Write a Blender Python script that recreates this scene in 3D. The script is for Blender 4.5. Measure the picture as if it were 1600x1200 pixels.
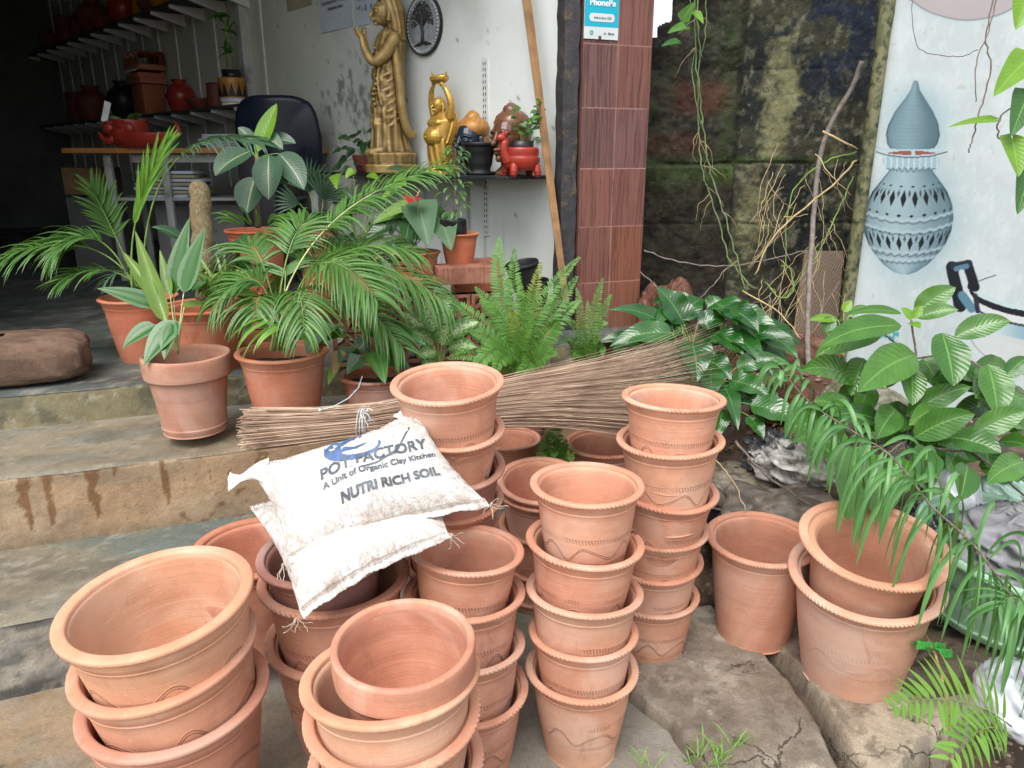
import bpy, math, random
import numpy as np
from mathutils import Vector, Matrix
random.seed(7)
for o in list(bpy.data.objects): bpy.data.objects.remove(o)
SC = bpy.context.scene
R = math.radians
# ---------------------------------------------------------------- camera
CAM_H, PITCH, FPX = 1.55, R(17.0), 1155.0
cd = bpy.data.cameras.new('camera'); cam = bpy.data.objects.new('camera', cd)
SC.collection.objects.link(cam); SC.camera = cam
cam.location = (0, 0, CAM_H); cam.rotation_euler = (R(90) - PITCH, 0, 0)
cd.sensor_width = 36; cd.lens = 36 * FPX / 1600; cd.clip_start = 0.05; cd.clip_end = 800
# ---------------------------------------------------------------- sky, sun, exposure
W = bpy.data.worlds.new("World"); SC.world = W; W.use_nodes = True
wn = W.node_tree.nodes; wl = W.node_tree.links
sky = wn.new('ShaderNodeTexSky'); sky.sky_type = 'NISHITA'; sky.sun_disc = False
SUN_EL, SUN_AZ = 58.0, 200.0          # azimuth clockwise from +Y, degrees
sky.sun_elevation = R(SUN_EL); sky.sun_rotation = R(SUN_AZ)
sky.air_density = 1.0; sky.dust_density = 4.0; sky.ozone_density = 1.0
hsv = wn.new('ShaderNodeHueSaturation'); hsv.inputs['Saturation'].default_value = 0.30
wl.new(sky.outputs[0], hsv.inputs['Color'])
wl.new(hsv.outputs[0], wn['Background'].inputs['Color'])
wn['Background'].inputs['Strength'].default_value = 0.15
sl = bpy.data.lights.new('sun', 'SUN'); sun = bpy.data.objects.new('sun', sl)
SC.collection.objects.link(sun); sl.energy = 1.0; sl.angle = R(40); sl.color = (1.0, 0.965, 0.92)
sa, se = R(SUN_AZ), R(SUN_EL)
sd = Vector((math.sin(sa) * math.cos(se), math.cos(sa) * math.cos(se), math.sin(se)))
sun.rotation_euler = (-sd).to_track_quat('-Z', 'Y').to_euler()
SC.view_settings.view_transform = 'Standard'; SC.view_settings.look = 'None'
SC.view_settings.exposure = 1.02; SC.view_settings.gamma = 1
SC.render.engine = 'CYCLES'
SC.cycles.max_bounces = 9; SC.cycles.diffuse_bounces = 5; SC.cycles.transparent_max_bounces = 8
# ---------------------------------------------------------------- helpers
CP, SP = math.cos(PITCH), math.sin(PITCH)
def P(px, py, d):                       # photo pixel + optical depth -> world point
    dn = (py - 600) / FPX * d
    return Vector(((px - 800) / FPX * d, d * CP - dn * SP, CAM_H - d * SP - dn * CP))
def PZ(px, py, z):
    d = (CAM_H - z) / (SP + (py - 600) / FPX * CP)
    return P(px, py, d)
def PPL(px, py, p0, n):                 # pixel ray meets a plane
    v = P(px, py, 1.0) - cam.location
    return cam.location + v * ((Vector(p0) - cam.location).dot(n) / v.dot(n))
def lerp(a, b, t): return a + (b - a) * t
ORG = {}
COL = SC.collection
def tag(o, label=None, cat=None, group=None, kind=None):
    if label: o['label'] = label
    if cat: o['category'] = cat
    if group: o['group'] = group
    if kind: o['kind'] = kind
    return o
def thing(name, label, cat, loc=(0, 0, 0), group=None):
    o = bpy.data.objects.new(name, None); COL.objects.link(o); o.location = loc
    o.empty_display_size = .05; ORG[o] = Vector(loc)
    return tag(o, label, cat, group)
def unit(v):
    v = Vector(v); return v.normalized() if v.length > 1e-9 else Vector((0, 0, 1))
class MB:
    def __init__(s): s.v = []; s.f = []; s.uv = []
    def add(s, vs, fs, uv=None):
        b = len(s.v); s.v += [tuple(x) for x in vs]; s.f += [tuple(i + b for i in f) for f in fs]
        s.uv += uv if uv else [(0.5, 0.5)] * len(vs); return s
    def grid(s, rows, closed=False, uv=None):       # rows: list of equal-length point lists
        n, m = len(rows), len(rows[0]); fs = []
        for i in range(n - 1):
            for j in range(m if closed else m - 1):
                k = (j + 1) % m; fs.append((i * m + j, i * m + k, (i + 1) * m + k, (i + 1) * m + j))
        return s.add([p for r in rows for p in r], fs, uv)
    def box(s, c, size, rot=None, taper=1.0):
        a, b, h = size[0] / 2, size[1] / 2, size[2] / 2; vs = []
        for z in (-1, 1):
            t = taper if z > 0 else 1
            for x, y in ((-1, -1), (1, -1), (1, 1), (-1, 1)):
                p = Vector((x * a * t, y * b * t, z * h))
                if rot: p = rot @ p
                vs.append(Vector(c) + p)
        return s.add(vs, [(3, 2, 1, 0), (4, 5, 6, 7), (0, 1, 5, 4), (1, 2, 6, 5), (2, 3, 7, 6), (3, 0, 4, 7)])
    def tube(s, pts, rad, n=8, cap=True):
        pts = [Vector(p) for p in pts]
        if not hasattr(rad, '__len__'): rad = [rad] * len(pts)
        t0 = unit(pts[1] - pts[0]); a = unit(t0.cross(Vector((0, 0, 1))) if abs(t0.z) < .9 else t0.cross(Vector((1, 0, 0))))
        rows = []
        for i, p in enumerate(pts):
            t = unit(pts[min(i + 1, len(pts) - 1)] - pts[max(i - 1, 0)])
            a = unit(a - t * a.dot(t)); b = t.cross(a)
            rows.append([p + (a * math.cos(2 * math.pi * j / n) + b * math.sin(2 * math.pi * j / n)) * rad[i] for j in range(n)])
        s.grid(rows, True)
        if cap:
            k = len(s.v) - len(pts) * n; m = len(s.v) - n
            s.f.append(tuple(range(k + n - 1, k - 1, -1))); s.f.append(tuple(range(m, m + n)))
        return s
    def lathe(s, prof, n=48, c=(0, 0, 0), fn=None, rot=None):
        rows = []
        for r, z in prof:
            row = []
            for j in range(n):
                a = 2 * math.pi * j / n; rr = fn(r, z, a) if fn else r
                p = Vector((rr * math.cos(a), rr * math.sin(a), z))
                if rot: p = rot @ p
                row.append(Vector(c) + p)
            rows.append(row)
        return s.grid(rows, True)
    def ball(s, c, r, n=16, rot=None):
        r = r if hasattr(r, '__len__') else (r, r, r); rows = []
        for i in range(n // 2 + 1):
            th = math.pi * i / (n // 2); row = []
            for j in range(n):
                a = 2 * math.pi * j / n
                p = Vector((r[0] * math.sin(th) * math.cos(a), r[1] * math.sin(th) * math.sin(a), -r[2] * math.cos(th)))
                if rot: p = rot @ p
                row.append(Vector(c) + p)
            rows.append(row)
        return s.grid(rows, True)
    def build(s, name, mat, parent=None, smooth=True, loc=None, bevel=0, sharp=None, remesh=0, sm=0):
        org = Vector(loc) if loc is not None else (ORG[parent] if parent else Vector((0, 0, 0)))
        me = bpy.data.meshes.new(name)
        me.from_pydata([(x - org.x, y - org.y, z - org.z) for x, y, z in s.v], [], s.f)
        uvl = me.uv_layers.new(name='UVMap')
        li = np.empty(len(me.loops), dtype=np.int32); me.loops.foreach_get('vertex_index', li)
        uvl.data.foreach_set('uv', np.array(s.uv, dtype=np.float32)[li].ravel())
        o = bpy.data.objects.new(name, me); COL.objects.link(o)
        if remesh or bevel:
            if remesh:
                m = o.modifiers.new('r', 'REMESH'); m.mode = 'VOXEL'; m.voxel_size = remesh
                if sm: m2 = o.modifiers.new('s', 'SMOOTH'); m2.iterations = sm; m2.factor = .5
            if bevel:
                m = o.modifiers.new('b', 'BEVEL'); m.width = bevel; m.segments = 2; m.limit_method = 'ANGLE'; m.angle_limit = R(35)
            dg = bpy.context.evaluated_depsgraph_get()
            me2 = bpy.data.meshes.new_from_object(o.evaluated_get(dg)); o.modifiers.clear(); o.data = me2; me2.name = name; me = me2
        me.materials.clear(); me.materials.append(mat)
        me.polygons.foreach_set('use_smooth', [smooth] * len(me.polygons))
        if sharp is not None: me.set_sharp_from_angle(angle=R(sharp))
        elif bevel: me.set_sharp_from_angle(angle=R(40))
        me.update()
        if parent: o.parent = parent; ORG[o] = org
        else: o.location = org; ORG[o] = org
        return o
# numpy grid surface with painted colours (for stains, paint, stone)
def npgrid(name, A, mat, parent=None, col=None, loc=None, mask=None, smooth=True):
    n, m = A.shape[:2]
    org = np.array(loc if loc is not None else (ORG[parent] if parent else (0, 0, 0)), dtype=float)
    V = (A - org).reshape(-1, 3)
    i, j = np.meshgrid(np.arange(n - 1), np.arange(m - 1), indexing='ij')
    k = (i * m + j); F = np.stack([k, k + m, k + m + 1, k + 1], -1).reshape(-1, 4)
    if mask is not None: F = F[(mask[:-1, :-1] & mask[1:, :-1] & mask[:-1, 1:] & mask[1:, 1:]).ravel()]
    me = bpy.data.meshes.new(name); me.vertices.add(len(V)); me.vertices.foreach_set('co', V.astype(np.float32).ravel())
    me.loops.add(F.size); me.loops.foreach_set('vertex_index', F.ravel().astype(np.int32))
    me.polygons.add(len(F)); me.polygons.foreach_set('loop_start', np.arange(0, F.size, 4, dtype=np.int32))
    me.update(calc_edges=True); me.validate()
    if col is not None:
        ca = me.color_attributes.new('paint', 'FLOAT_COLOR', 'POINT')
        c4 = np.concatenate([col.reshape(-1, 3), np.ones((len(V), 1))], 1).astype(np.float32)
        ca.data.foreach_set('color', c4.ravel())
    me.materials.append(mat); me.polygons.foreach_set('use_smooth', [smooth] * len(me.polygons))
    o = bpy.data.objects.new(name, me); COL.objects.link(o)
    if parent: o.parent = parent; ORG[o] = Vector(org)
    else: o.location = org; ORG[o] = Vector(org)
    return o
def nh(ix, iy, iz, s):
    h = (ix * 374761393 + iy * 668265263 + iz * 2147483647 + s * 1274126177) & 0xffffffff
    h = ((h ^ (h >> 13)) * 1103515245) & 0xffffffff
    h = ((h ^ (h >> 16)) * 2654435761) & 0xffffffff
    return ((h ^ (h >> 15)) & 0xffff) / 65535.0
def vn(x, y, s=0):
    x = np.asarray(x, float); y = np.asarray(y, float)
    ix = np.floor(x).astype(np.int64); iy = np.floor(y).astype(np.int64); fx = x - ix; fy = y - iy
    fx = fx * fx * (3 - 2 * fx); fy = fy * fy * (3 - 2 * fy); z = 0
    a = nh(ix, iy, z, s); b = nh(ix + 1, iy, z, s); c = nh(ix, iy + 1, z, s); d = nh(ix + 1, iy + 1, z, s)
    return (a * (1 - fx) + b * fx) * (1 - fy) + (c * (1 - fx) + d * fx) * fy
def fbm(x, y, s=0, o=5, g=.5):
    t = 0; a = 1; w = 0
    for i in range(o): t = t + a * vn(x * 2 ** i, y * 2 ** i, s + i * 17); w += a; a *= g
    return t / w
def ss(a, b, x):
    t = np.clip((x - a) / (b - a), 0, 1); return t * t * (3 - 2 * t)
def mixc(a, b, t): return a * (1 - t[..., None]) + np.array(b) * t[..., None]
# ---------------------------------------------------------------- materials
def srgb(r, g, b):
    f = lambda c: (c / 255 / 12.92) if c / 255 <= .04045 else ((c / 255 + .055) / 1.055) ** 2.4
    return (f(r), f(g), f(b))
class NT:
    def __init__(s, name):
        s.m = bpy.data.materials.new(name); s.m.use_nodes = True; s.t = s.m.node_tree; s.n = s.t.nodes; s.l = s.t.links
        s.b = s.n['Principled BSDF']; s.out = s.n['Material Output']
    def new(s, t, **k):
        x = s.n.new(t)
        for a, b in k.items(): setattr(x, a, b)
        return x
    def put(s, sock, v):
        if isinstance(v, bpy.types.NodeSocket): s.l.new(v, sock)
        elif isinstance(v, (tuple, list)) and len(v) == 3 and sock.type == 'RGBA': sock.default_value = (*v, 1)
        else: sock.default_value = v
    def math(s, op, a, b=None, c=None, clamp=False):
        x = s.new('ShaderNodeMath', operation=op, use_clamp=clamp)
        for i, v in enumerate((a, b, c)):
            if v is not None: s.put(x.inputs[i], v)
        return x.outputs[0]
    def mr(s, v, a, b, c=0, d=1, smooth=True):
        x = s.new('ShaderNodeMapRange', interpolation_type='SMOOTHSTEP' if smooth else 'LINEAR')
        for i, q in enumerate((v, a, b, c, d)): s.put(x.inputs[i], q)
        return x.outputs[0]
    def mix(s, f, a, b, mode='MIX'):
        x = s.new('ShaderNodeMix', data_type='RGBA', blend_type=mode)
        s.put(x.inputs[0], f); s.put(x.inputs[6], a); s.put(x.inputs[7], b); return x.outputs[2]
    def co(s, k='Object'): return s.new('ShaderNodeTexCoord').outputs[k]
    def vm(s, v, sc):
        x = s.new('ShaderNodeVectorMath', operation='MULTIPLY'); s.put(x.inputs[0], v); x.inputs[1].default_value = sc; return x.outputs[0]
    def noise(s, v, sc, det=4, rough=.55, dist=0, col=False):
        x = s.new('ShaderNodeTexNoise'); s.put(x.inputs['Vector'], v); x.inputs['Scale'].default_value = sc
        x.inputs['Detail'].default_value = det; x.inputs['Roughness'].default_value = rough; x.inputs['Distortion'].default_value = dist
        return x.outputs[1 if col else 0]
    def vor(s, v, sc, feat='F1', out='Distance'):
        x = s.new('ShaderNodeTexVoronoi', feature=feat); s.put(x.inputs['Vector'], v); x.inputs['Scale'].default_value = sc; return x.outputs[out]
    def attr(s, n): return s.new('ShaderNodeAttribute', attribute_name=n).outputs['Color']
    def sep(s, v):
        x = s.new('ShaderNodeSeparateXYZ'); s.put(x.inputs[0], v); return x.outputs
    def comb(s, a, b, c):
        x = s.new('ShaderNodeCombineXYZ')
        for i, v in enumerate((a, b, c)): s.put(x.inputs[i], v)
        return x.outputs[0]
    def bump(s, h, st=.5, dist=.01, prev=None):
        x = s.new('ShaderNodeBump'); x.inputs['Strength'].default_value = st; x.inputs['Distance'].default_value = dist
        s.put(x.inputs['Height'], h)
        if prev: s.l.new(prev, x.inputs['Normal'])
        return x.outputs[0]
    def fin(s, col=None, rough=None, bump=None, metal=None, spec=None, coat=None):
        if col is not None: s.put(s.b.inputs['Base Color'], col)
        if rough is not None: s.put(s.b.inputs['Roughness'], rough)
        if bump is not None: s.l.new(bump, s.b.inputs['Normal'])
        if metal is not None: s.put(s.b.inputs['Metallic'], metal)
        if spec is not None: s.put(s.b.inputs['Specular IOR Level'], spec)
        if coat is not None: s.put(s.b.inputs['Coat Weight'], coat)
        return s.m
M = {}
def simple(name, col, rough=.6, metal=0, var=.25, sc=8, bst=.2, bd=.004, spec=.4, dirt=None, dsc=3):
    t = NT(name); c = t.co(); n = t.noise(c, sc, 5, .6)
    k = t.mix(t.mr(n, .25, .75), tuple(x * (1 - var) for x in col), tuple(min(1, x * (1 + var)) for x in col))
    if dirt: k = t.mix(t.mr(t.noise(c, dsc, 6, .7), .5, .72), k, dirt)
    r = t.mr(n, .2, .8, max(0, rough - .08), min(1, rough + .08), False)
    M[name] = t.fin(k, r, t.bump(t.noise(c, sc * 6, 3), bst, bd), metal, spec); return M[name]
def terracotta(name, base, deco=False, dark=False, ds=1.0):
    t = NT(name); c = t.co(); oi = t.new('ShaderNodeObjectInfo'); rnd = oi.outputs['Random']
    sft = t.new('ShaderNodeVectorMath', operation='ADD'); t.put(sft.inputs[0], c)
    rr = t.math('MULTIPLY', rnd, 37.0); t.put(sft.inputs[1], t.comb(rr, rr, rr)); cs = sft.outputs[0]
    rings = t.noise(t.vm(cs, (1.0, 1.0, 17)), 1.5, 4, .55)
    rings2 = t.noise(t.vm(cs, (.6, .6, 60)), 1.5, 2, .5)
    mott = t.noise(cs, 2.6, 5, .6)
    col = t.mix(t.mr(mott, .3, .7), tuple(x * .84 for x in base), tuple(min(1, x * 1.12) for x in base))
    col = t.mix(t.mr(rings, .35, .75, 0, .30), col, tuple(x * y for x, y in zip(base, (1.12, 1.25, 1.35))))
    col = t.mix(t.mr(t.noise(cs, 1.3, 3, .5, .6), .52, .72, 0, .55), col, tuple(x * y for x, y in zip(base, (.78, .70, .72))))
    col = t.mix(t.mr(t.noise(cs, .9, 4, .6, .8), .46, .66, 0, .65), col, (.62, .41, .32))
    col = t.mix(t.mr(t.noise(t.vm(cs, (1, 1, .35)), 3.3, 5, .7, 1.0), .60, .70, 0, .35), col, (.26, .12, .085))
    sp = t.noise(cs, 60, 2, .5)
    col = t.mix(t.mr(sp, .64, .76, 0, .45), col, tuple(min(1, x * 1.9) for x in base))
    scr = t.vor(cs, 21, out='Distance')
    col = t.mix(t.mr(scr, .03, .055, .5, 0), col, (.10, .045, .03))
    h = t.math('ADD', t.math('MULTIPLY', rings, .6), t.math('MULTIPLY', rings2, .5))
    bmp = t.bump(h, .30, .004); bmp = t.bump(t.noise(cs, 70, 4, .6), .18, .002, bmp)
    if deco:
        s = t.sep(c); a = t.math('ARCTAN2', s[1], s[0]); z = s[2]
        jit = t.noise(cs, 5, 2)
        def comb_(zc, hw, n, tw):
            zz = t.math('ABSOLUTE', t.math('SUBTRACT', z, t.math('ADD', t.math('MULTIPLY', jit, .03), zc - .015)))
            m = t.mr(zz, hw * .6, hw, 1, 0)
            w = t.math('SINE', t.math('ADD', t.math('MULTIPLY', a, n), t.math('MULTIPLY', z, tw)))
            fade = t.mr(t.noise(cs, 2.2, 2), .38, .52)
            return t.math('MULTIPLY', t.math('MULTIPLY', m, t.mr(w, .0, .8)), fade)
        ph = t.math('MULTIPLY', rnd, 20)
        wv = t.math('ADD', t.math('MULTIPLY', t.math('SINE', t.math('ADD', t.math('MULTIPLY', a, 7), ph)), .055),
                    t.math('MULTIPLY', t.math('SINE', t.math('ADD', t.math('MULTIPLY', a, 11), ph)), .018))
        wd = t.math('ABSOLUTE', t.math('SUBTRACT', z, t.math('ADD', wv, .40 if not dark else .5)))
        wave = t.mr(wd, .004, .010, 1, 0)
        cm = t.math('MAXIMUM', comb_(.515, .028, 95, 60), comb_(.285, .024, 95, -60))
        cm = t.math('MULTIPLY', cm, 0.0 if dark else .8)
        outer = t.sep(t.co('UV'))[0]; groove = t.math('MULTIPLY', t.math('MAXIMUM', cm, wave), outer)
        lip = t.math('MULTIPLY', t.mr(wd, .010, .018, 1, 0), outer)
        bmp = t.bump(t.math('SUBTRACT', t.math('MULTIPLY', lip, .5), groove), .8 * ds, .006, bmp)
        col = t.mix(t.math('MULTIPLY', groove, .34 * ds), col, tuple(x * .5 for x in base))
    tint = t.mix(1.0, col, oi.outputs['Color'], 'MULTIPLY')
    M[name] = t.fin(tint, t.mr(mott, .2, .8, .72, .92), bmp, spec=.22); return M[name]
def leafmat(name, c1, c2, rough=.38, vein=None, veins=0, edge=None, blotch=None, trans=.25, stripe=None, spec=.5, tip=None):
    t = NT(name); uv = t.co('UV'); s = t.sep(uv); g = t.new('ShaderNodeNewGeometry'); ri = g.outputs['Random Per Island']
    oi = t.new('ShaderNodeObjectInfo').outputs['Random']
    rnd = t.math('FRACT', t.math('ADD', ri, oi)); c = t.co()
    k = t.mix(rnd, c1, c2); k = t.mix(t.mr(t.noise(c, 14, 3), .3, .7, 0, .35), k, tuple(x * .7 for x in c1))
    du = t.math('ABSOLUTE', t.math('SUBTRACT', s[0], .5))
    bmp = None
    if blotch:
        k = t.mix(t.mr(t.math('ADD', t.noise(t.comb(t.math('MULTIPLY', s[0], 7), t.math('MULTIPLY', s[1], 22), t.math('MULTIPLY', ri, 40)), 1.6, 4, .7), t.math('MULTIPLY', du, -.35)), blotch[1], blotch[1] + .08), k, blotch[0])
    if edge:
        w = t.math('ADD', du, t.math('MULTIPLY', t.math('SUBTRACT', t.noise(t.comb(0, t.math('MULTIPLY', s[1], 60), t.math('MULTIPLY', ri, 9)), 1, 3, .8), .5), .35))
        k = t.mix(t.mr(w, .27, .33), edge, k)
    if veins:
        v = t.math('SINE', t.math('MULTIPLY', t.math('SUBTRACT', s[1], t.math('MULTIPLY', du, .45)), veins * 6.283))
        vm = t.mr(v, .80, 1.0)
        if vein: k = t.mix(t.math('MULTIPLY', vm, .16), k, vein)
        bmp = t.bump(v, .13, .004); bmp = t.bump(t.noise(c, 60, 3), .10, .003, bmp)
    if stripe:
        k = t.mix(t.math('MULTIPLY', t.mr(t.math('SINE', t.math('MULTIPLY', s[0], stripe * 6.283)), .3, .9), .25), k, tuple(x * 1.6 for x in c2))
    if vein: k = t.mix(t.mr(du, .018, .035, .75, 0), k, vein)
    if tip: k = t.mix(t.mr(t.math('ADD', s[1], t.math('MULTIPLY', t.noise(c, 20, 2), .2)), .98, 1.08, 0, .9), k, tip)
    t.fin(k, rough, bmp, spec=spec)
    tr = t.new('ShaderNodeBsdfTranslucent'); t.put(tr.inputs[0], t.mix(.5, k, (.22, .36, .03)))
    mx = t.new('ShaderNodeMixShader'); mx.inputs[0].default_value = trans
    t.l.new(t.b.outputs[0], mx.inputs[1]); t.l.new(tr.outputs[0], mx.inputs[2]); t.l.new(mx.outputs[0], t.out.inputs[0])
    M[name] = t.m; return t.m
def paintmat(name, rough=.7, bst=.3, bsc=40, var=.12, bd=.003, spec=.3, wet=None, grit=0, crack=0):
    t = NT(name); k = t.attr('paint'); c = t.co()
    n = t.noise(c, 6, 6, .65); n2 = t.noise(c, bsc, 4, .65)
    k = t.mix(t.mr(n, .3, .7, var * 1.5, 0), k, t.mix(1, k, (.55, .52, .48), 'MULTIPLY'))
    k = t.mix(t.mr(n2, .45, .8, 0, var), k, t.mix(1, k, (1.5, 1.5, 1.45), 'MULTIPLY'))
    bm = t.bump(n2, bst, bd)
    if grit:
        g = t.noise(c, 170, 3, .7); k = t.mix(t.mr(g, .52, .72, 0, grit), k, t.mix(1, k, (.35, .33, .30), 'MULTIPLY')); k = t.mix(t.mr(g, .46, .30, 0, grit * .7), k, t.mix(1, k, (1.9, 1.85, 1.75), 'MULTIPLY'))
        m5 = t.noise(c, 19, 6, .75, .6); k = t.mix(t.mr(m5, .50, .60, 0, grit * .8), k, t.mix(1, k, (.60, .56, .50), 'MULTIPLY')); bm = t.bump(m5, .35, .008, bm)
    if crack:
        wv = t.new('ShaderNodeVectorMath', operation='ADD'); t.put(wv.inputs[0], c); nz = t.new('ShaderNodeVectorMath', operation='SCALE'); t.put(nz.inputs[0], t.noise(c, 9, 5, .65, 0, True)); nz.inputs['Scale'].default_value = .16; t.l.new(nz.outputs[0], wv.inputs[1])
        e = t.vor(wv.outputs[0], 3.1, 'DISTANCE_TO_EDGE'); cm = t.math('MULTIPLY', t.mr(e, .0, .014, 1, 0), t.mr(t.noise(c, 2.3, 3), .47, .58)); k = t.mix(t.math('MULTIPLY', cm, crack), k, (.025, .021, .017)); bm = t.bump(t.math('MULTIPLY', cm, -1), .8, .012, bm)
    if wet: rough = t.mr(t.noise(c, 2.5, 4, .6), .42, .58, wet, rough)
    M[name] = t.fin(k, rough, bm, spec=spec); return M[name]
TC = (.535, .262, .172)
terracotta('clay_plain', TC); terracotta('clay_wavy', TC, True); terracotta('clay_big', TC, True, True)
terracotta('clay_faint', TC, True, False, .35); terracotta('clay_red', (.36, .115, .055))
paintmat('stone_paint', .85, .5, 55, .3, .006, grit=.35); paintmat('wet_stone', .8, .45, 45, .3, .005, wet=.35, grit=.40); paintmat('cracked_stone', .8, .5, 45, .3, .006, wet=.45, grit=.5, crack=.6)
paintmat('wall_paint', .75, .18, 60, .06, .002); paintmat('moss_stone', .9, .8, 38, .5, .012, grit=.75)
paintmat('earth_paint', .95, 1.0, 70, .6, .012, grit=.7)
simple('soil', (.045, .028, .02), .95, var=.5, sc=30, bst=1, bd=.01)
simple('black_plastic', (.015, .016, .018), .42, var=.3, sc=6, bst=.05)
simple('concrete', (.24, .22, .19), .85, var=.3, sc=5, bst=.4, dirt=(.09, .08, .065))
simple('white_metal', (.42, .44, .42), .5, var=.15, sc=6, dirt=(.18, .17, .15))
simple('grey_metal', (.33, .34, .33), .45, .3, var=.15, sc=10, dirt=(.15, .11, .08))
simple('wood', (.27, .15, .065), .6, var=.35, sc=9, bst=.3)
simple('dark_wood', (.03, .03, .034), .6, var=.4, sc=14, bst=.5, dirt=(.12, .09, .05), dsc=9)
simple('stem_green', (.14, .24, .05), .5, var=.3, sc=20)
simple('stem_pale', (.45, .47, .20), .5, var=.25, sc=20)
simple('stem_vine', (.10, .15, .05), .5, var=.45, sc=30); simple('bark', (.17, .13, .11), .85, var=.4, sc=40, bst=.8, bd=.006)
simple('twig', (.30, .20, .10), .8, var=.4, sc=60)
simple('dead_leaf', (.22, .13, .06), .8, var=.5, sc=30)
# ================================================================ ground, steps, stones
U = Vector((math.sin(R(70)), math.cos(R(70)), 0)); Nn = Vector((-U.y, U.x, 0)); O0 = Vector((-1.534, 1.842, 0))
def S(u, n, z): return O0 + U * u + Nn * n + Vector((0, 0, z))
Z3, Z2, Z1 = .25, .518, .66          # tread heights from the ground up: lowest, middle, shop floor
# --- ground: one sheet to the horizon, finely gridded near the camera
def axis(lo, hi, st, far):
    a = list(np.arange(lo, hi + 1e-6, st)); k = []; q = st
    x = hi
    while x < far: q *= 1.5; x += q; k.append(x)
    k2 = []; q = st; x = lo
    while x > -far: q *= 1.5; x -= q; k2.append(x)
    return np.array(k2[::-1] + a + k)
gx, gy = axis(-2.5, 3.0, .02, 400), axis(.3, 5.2, .02, 400)
GX, GY = np.meshgrid(gx, gy, indexing='ij')
def terrain(X, Y):
    m = ss(.42, .95, X) * ss(2.25, 3.5, Y)                    # earth bank rising towards the walls on the right
    z = m * .50 + m * .09 * (fbm(X * 5, Y * 5, 3) - .4) + m * .03 * fbm(X * 22, Y * 22, 8, 3)
    r = ss(.62, .95, X) * (1 - ss(1.55, 2.0, Y))
    z = z - r * .10 + r * .03 * fbm(X * 9, Y * 9, 4)           # muddy dip bottom right
    z = z - m * .34 * ss(1.45, 1.95, X) + ss(1.0, 1.6, X) * ss(1.7, 2.4, Y) * .10
    return z + .004 * fbm(X * 12, Y * 12, 5, 3)
GZ = terrain(GX, GY)
earth = ss(.45, .62, GX + .10 * (fbm(GX * 4, GY * 4, 11) - .5) - .30 * (1 - ss(1.2, 1.9, GY)))
base = np.zeros(GX.shape + (3,)) + np.array([.245, .225, .195])
base = mixc(base, (.20, .19, .14), ss(.42, .62, fbm(GX * 2.2, GY * 2.2, 21)) * .8)
base = mixc(base, (.29, .20, .12), ss(-.35, -1.1, GX) * ss(.35, .6, fbm(GX * 3, GY * 3, 28)) * .8)
soilc = np.zeros(GX.shape + (3,)) + np.array([.10, .068, .045])
soilc = mixc(soilc, (.045, .032, .024), ss(.4, .6, fbm(GX * 7, GY * 7, 31)))
soilc = mixc(soilc, (.20, .15, .10), ss(.60, .72, fbm(GX * 20, GY * 20, 35)) * .7)
redm = np.exp(-(((GX - 1.15) / .45) ** 2 + ((GY - 3.3) / .45) ** 2)) 
soilc = mixc(soilc, (.12, .058, .038), ss(.3, .7, redm + .3 * (fbm(GX * 30, GY * 30, 41) - .5)))
gcol = base * (1 - earth[..., None]) + soilc * earth[..., None]
far = (np.abs(GX) > 6) | (GY > 7) | (GY < -3)
gcol[far] = (.20, .18, .13)
jn = np.minimum(np.abs(GX * .94 - GY * .342 + .02 + .01 * fbm(GX * 6, GY * 6, 3)) , 9)
gcol = mixc(gcol, (.06, .055, .045), (1 - ss(.004, .009, np.abs(GX * .342 + GY * .94 - 1.02))) * (GX < .3) * .8)
tag(npgrid('ground', np.stack([GX, GY, GZ + earth * .022 * (fbm(GX * 45, GY * 45, 77, 3) - .5) * (np.abs(GX) < 3.2)], -1), M['wet_stone'], col=gcol), kind='structure')
# --- the steps and the shop floor
steps = thing('shop_steps', 'worn concrete steps stained with brown water drips, leading up to the dark shop', 'steps', S(.6, .3, 0))
def tread(name, u0, u1, n0, n1, z, colfn, st=.012, parent=steps, mat='wet_stone', nose=.0):
    u = np.arange(u0, u1, st); n = np.arange(n0, n1 + st * .5, st); A, B = np.meshgrid(u, n, indexing='ij')
    w = (fbm(A * 5, B * 0 + z * 50, 3, 4) - .5) * .022 * np.exp(-(B - n0) / .05)
    X = O0.x + U.x * A + Nn.x * (B + w); Y = O0.y + U.y * A + Nn.y * (B + w)
    Zz = z - .010 * np.exp(-((B - n0) / .010)) + .003 * (fbm(A * 6, B * 6, 9, 3) - .5)
    return npgrid(name, np.stack([X, Y, Zz], -1), M[mat], parent, colfn(A, B))
def riser(name, u0, u1, n0, z0, z1, colfn, st=.008, parent=steps, rough=.006, mat='stone_paint'):
    u = np.arange(u0, u1, st); z = np.linspace(z0, z1, int((z1 - z0) / st)); A, B = np.meshgrid(u, z, indexing='ij')
    w = (fbm(A * 5, B * 0 + z1 * 50, 3, 4) - .5) * .022 + (fbm(A * 9, B * 9, 14, 4) - .5) * rough * 2
    w = w + .006 * ss(z1 - .02, z1, B)
    X = O0.x + U.x * A + Nn.x * (n0 + w); Y = O0.y + U.y * A + Nn.y * (n0 + w)
    return npgrid(name, np.stack([X, Y, B - .008 * (B > z1 - .004)], -1), M[mat], parent, colfn(A, B))
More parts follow.
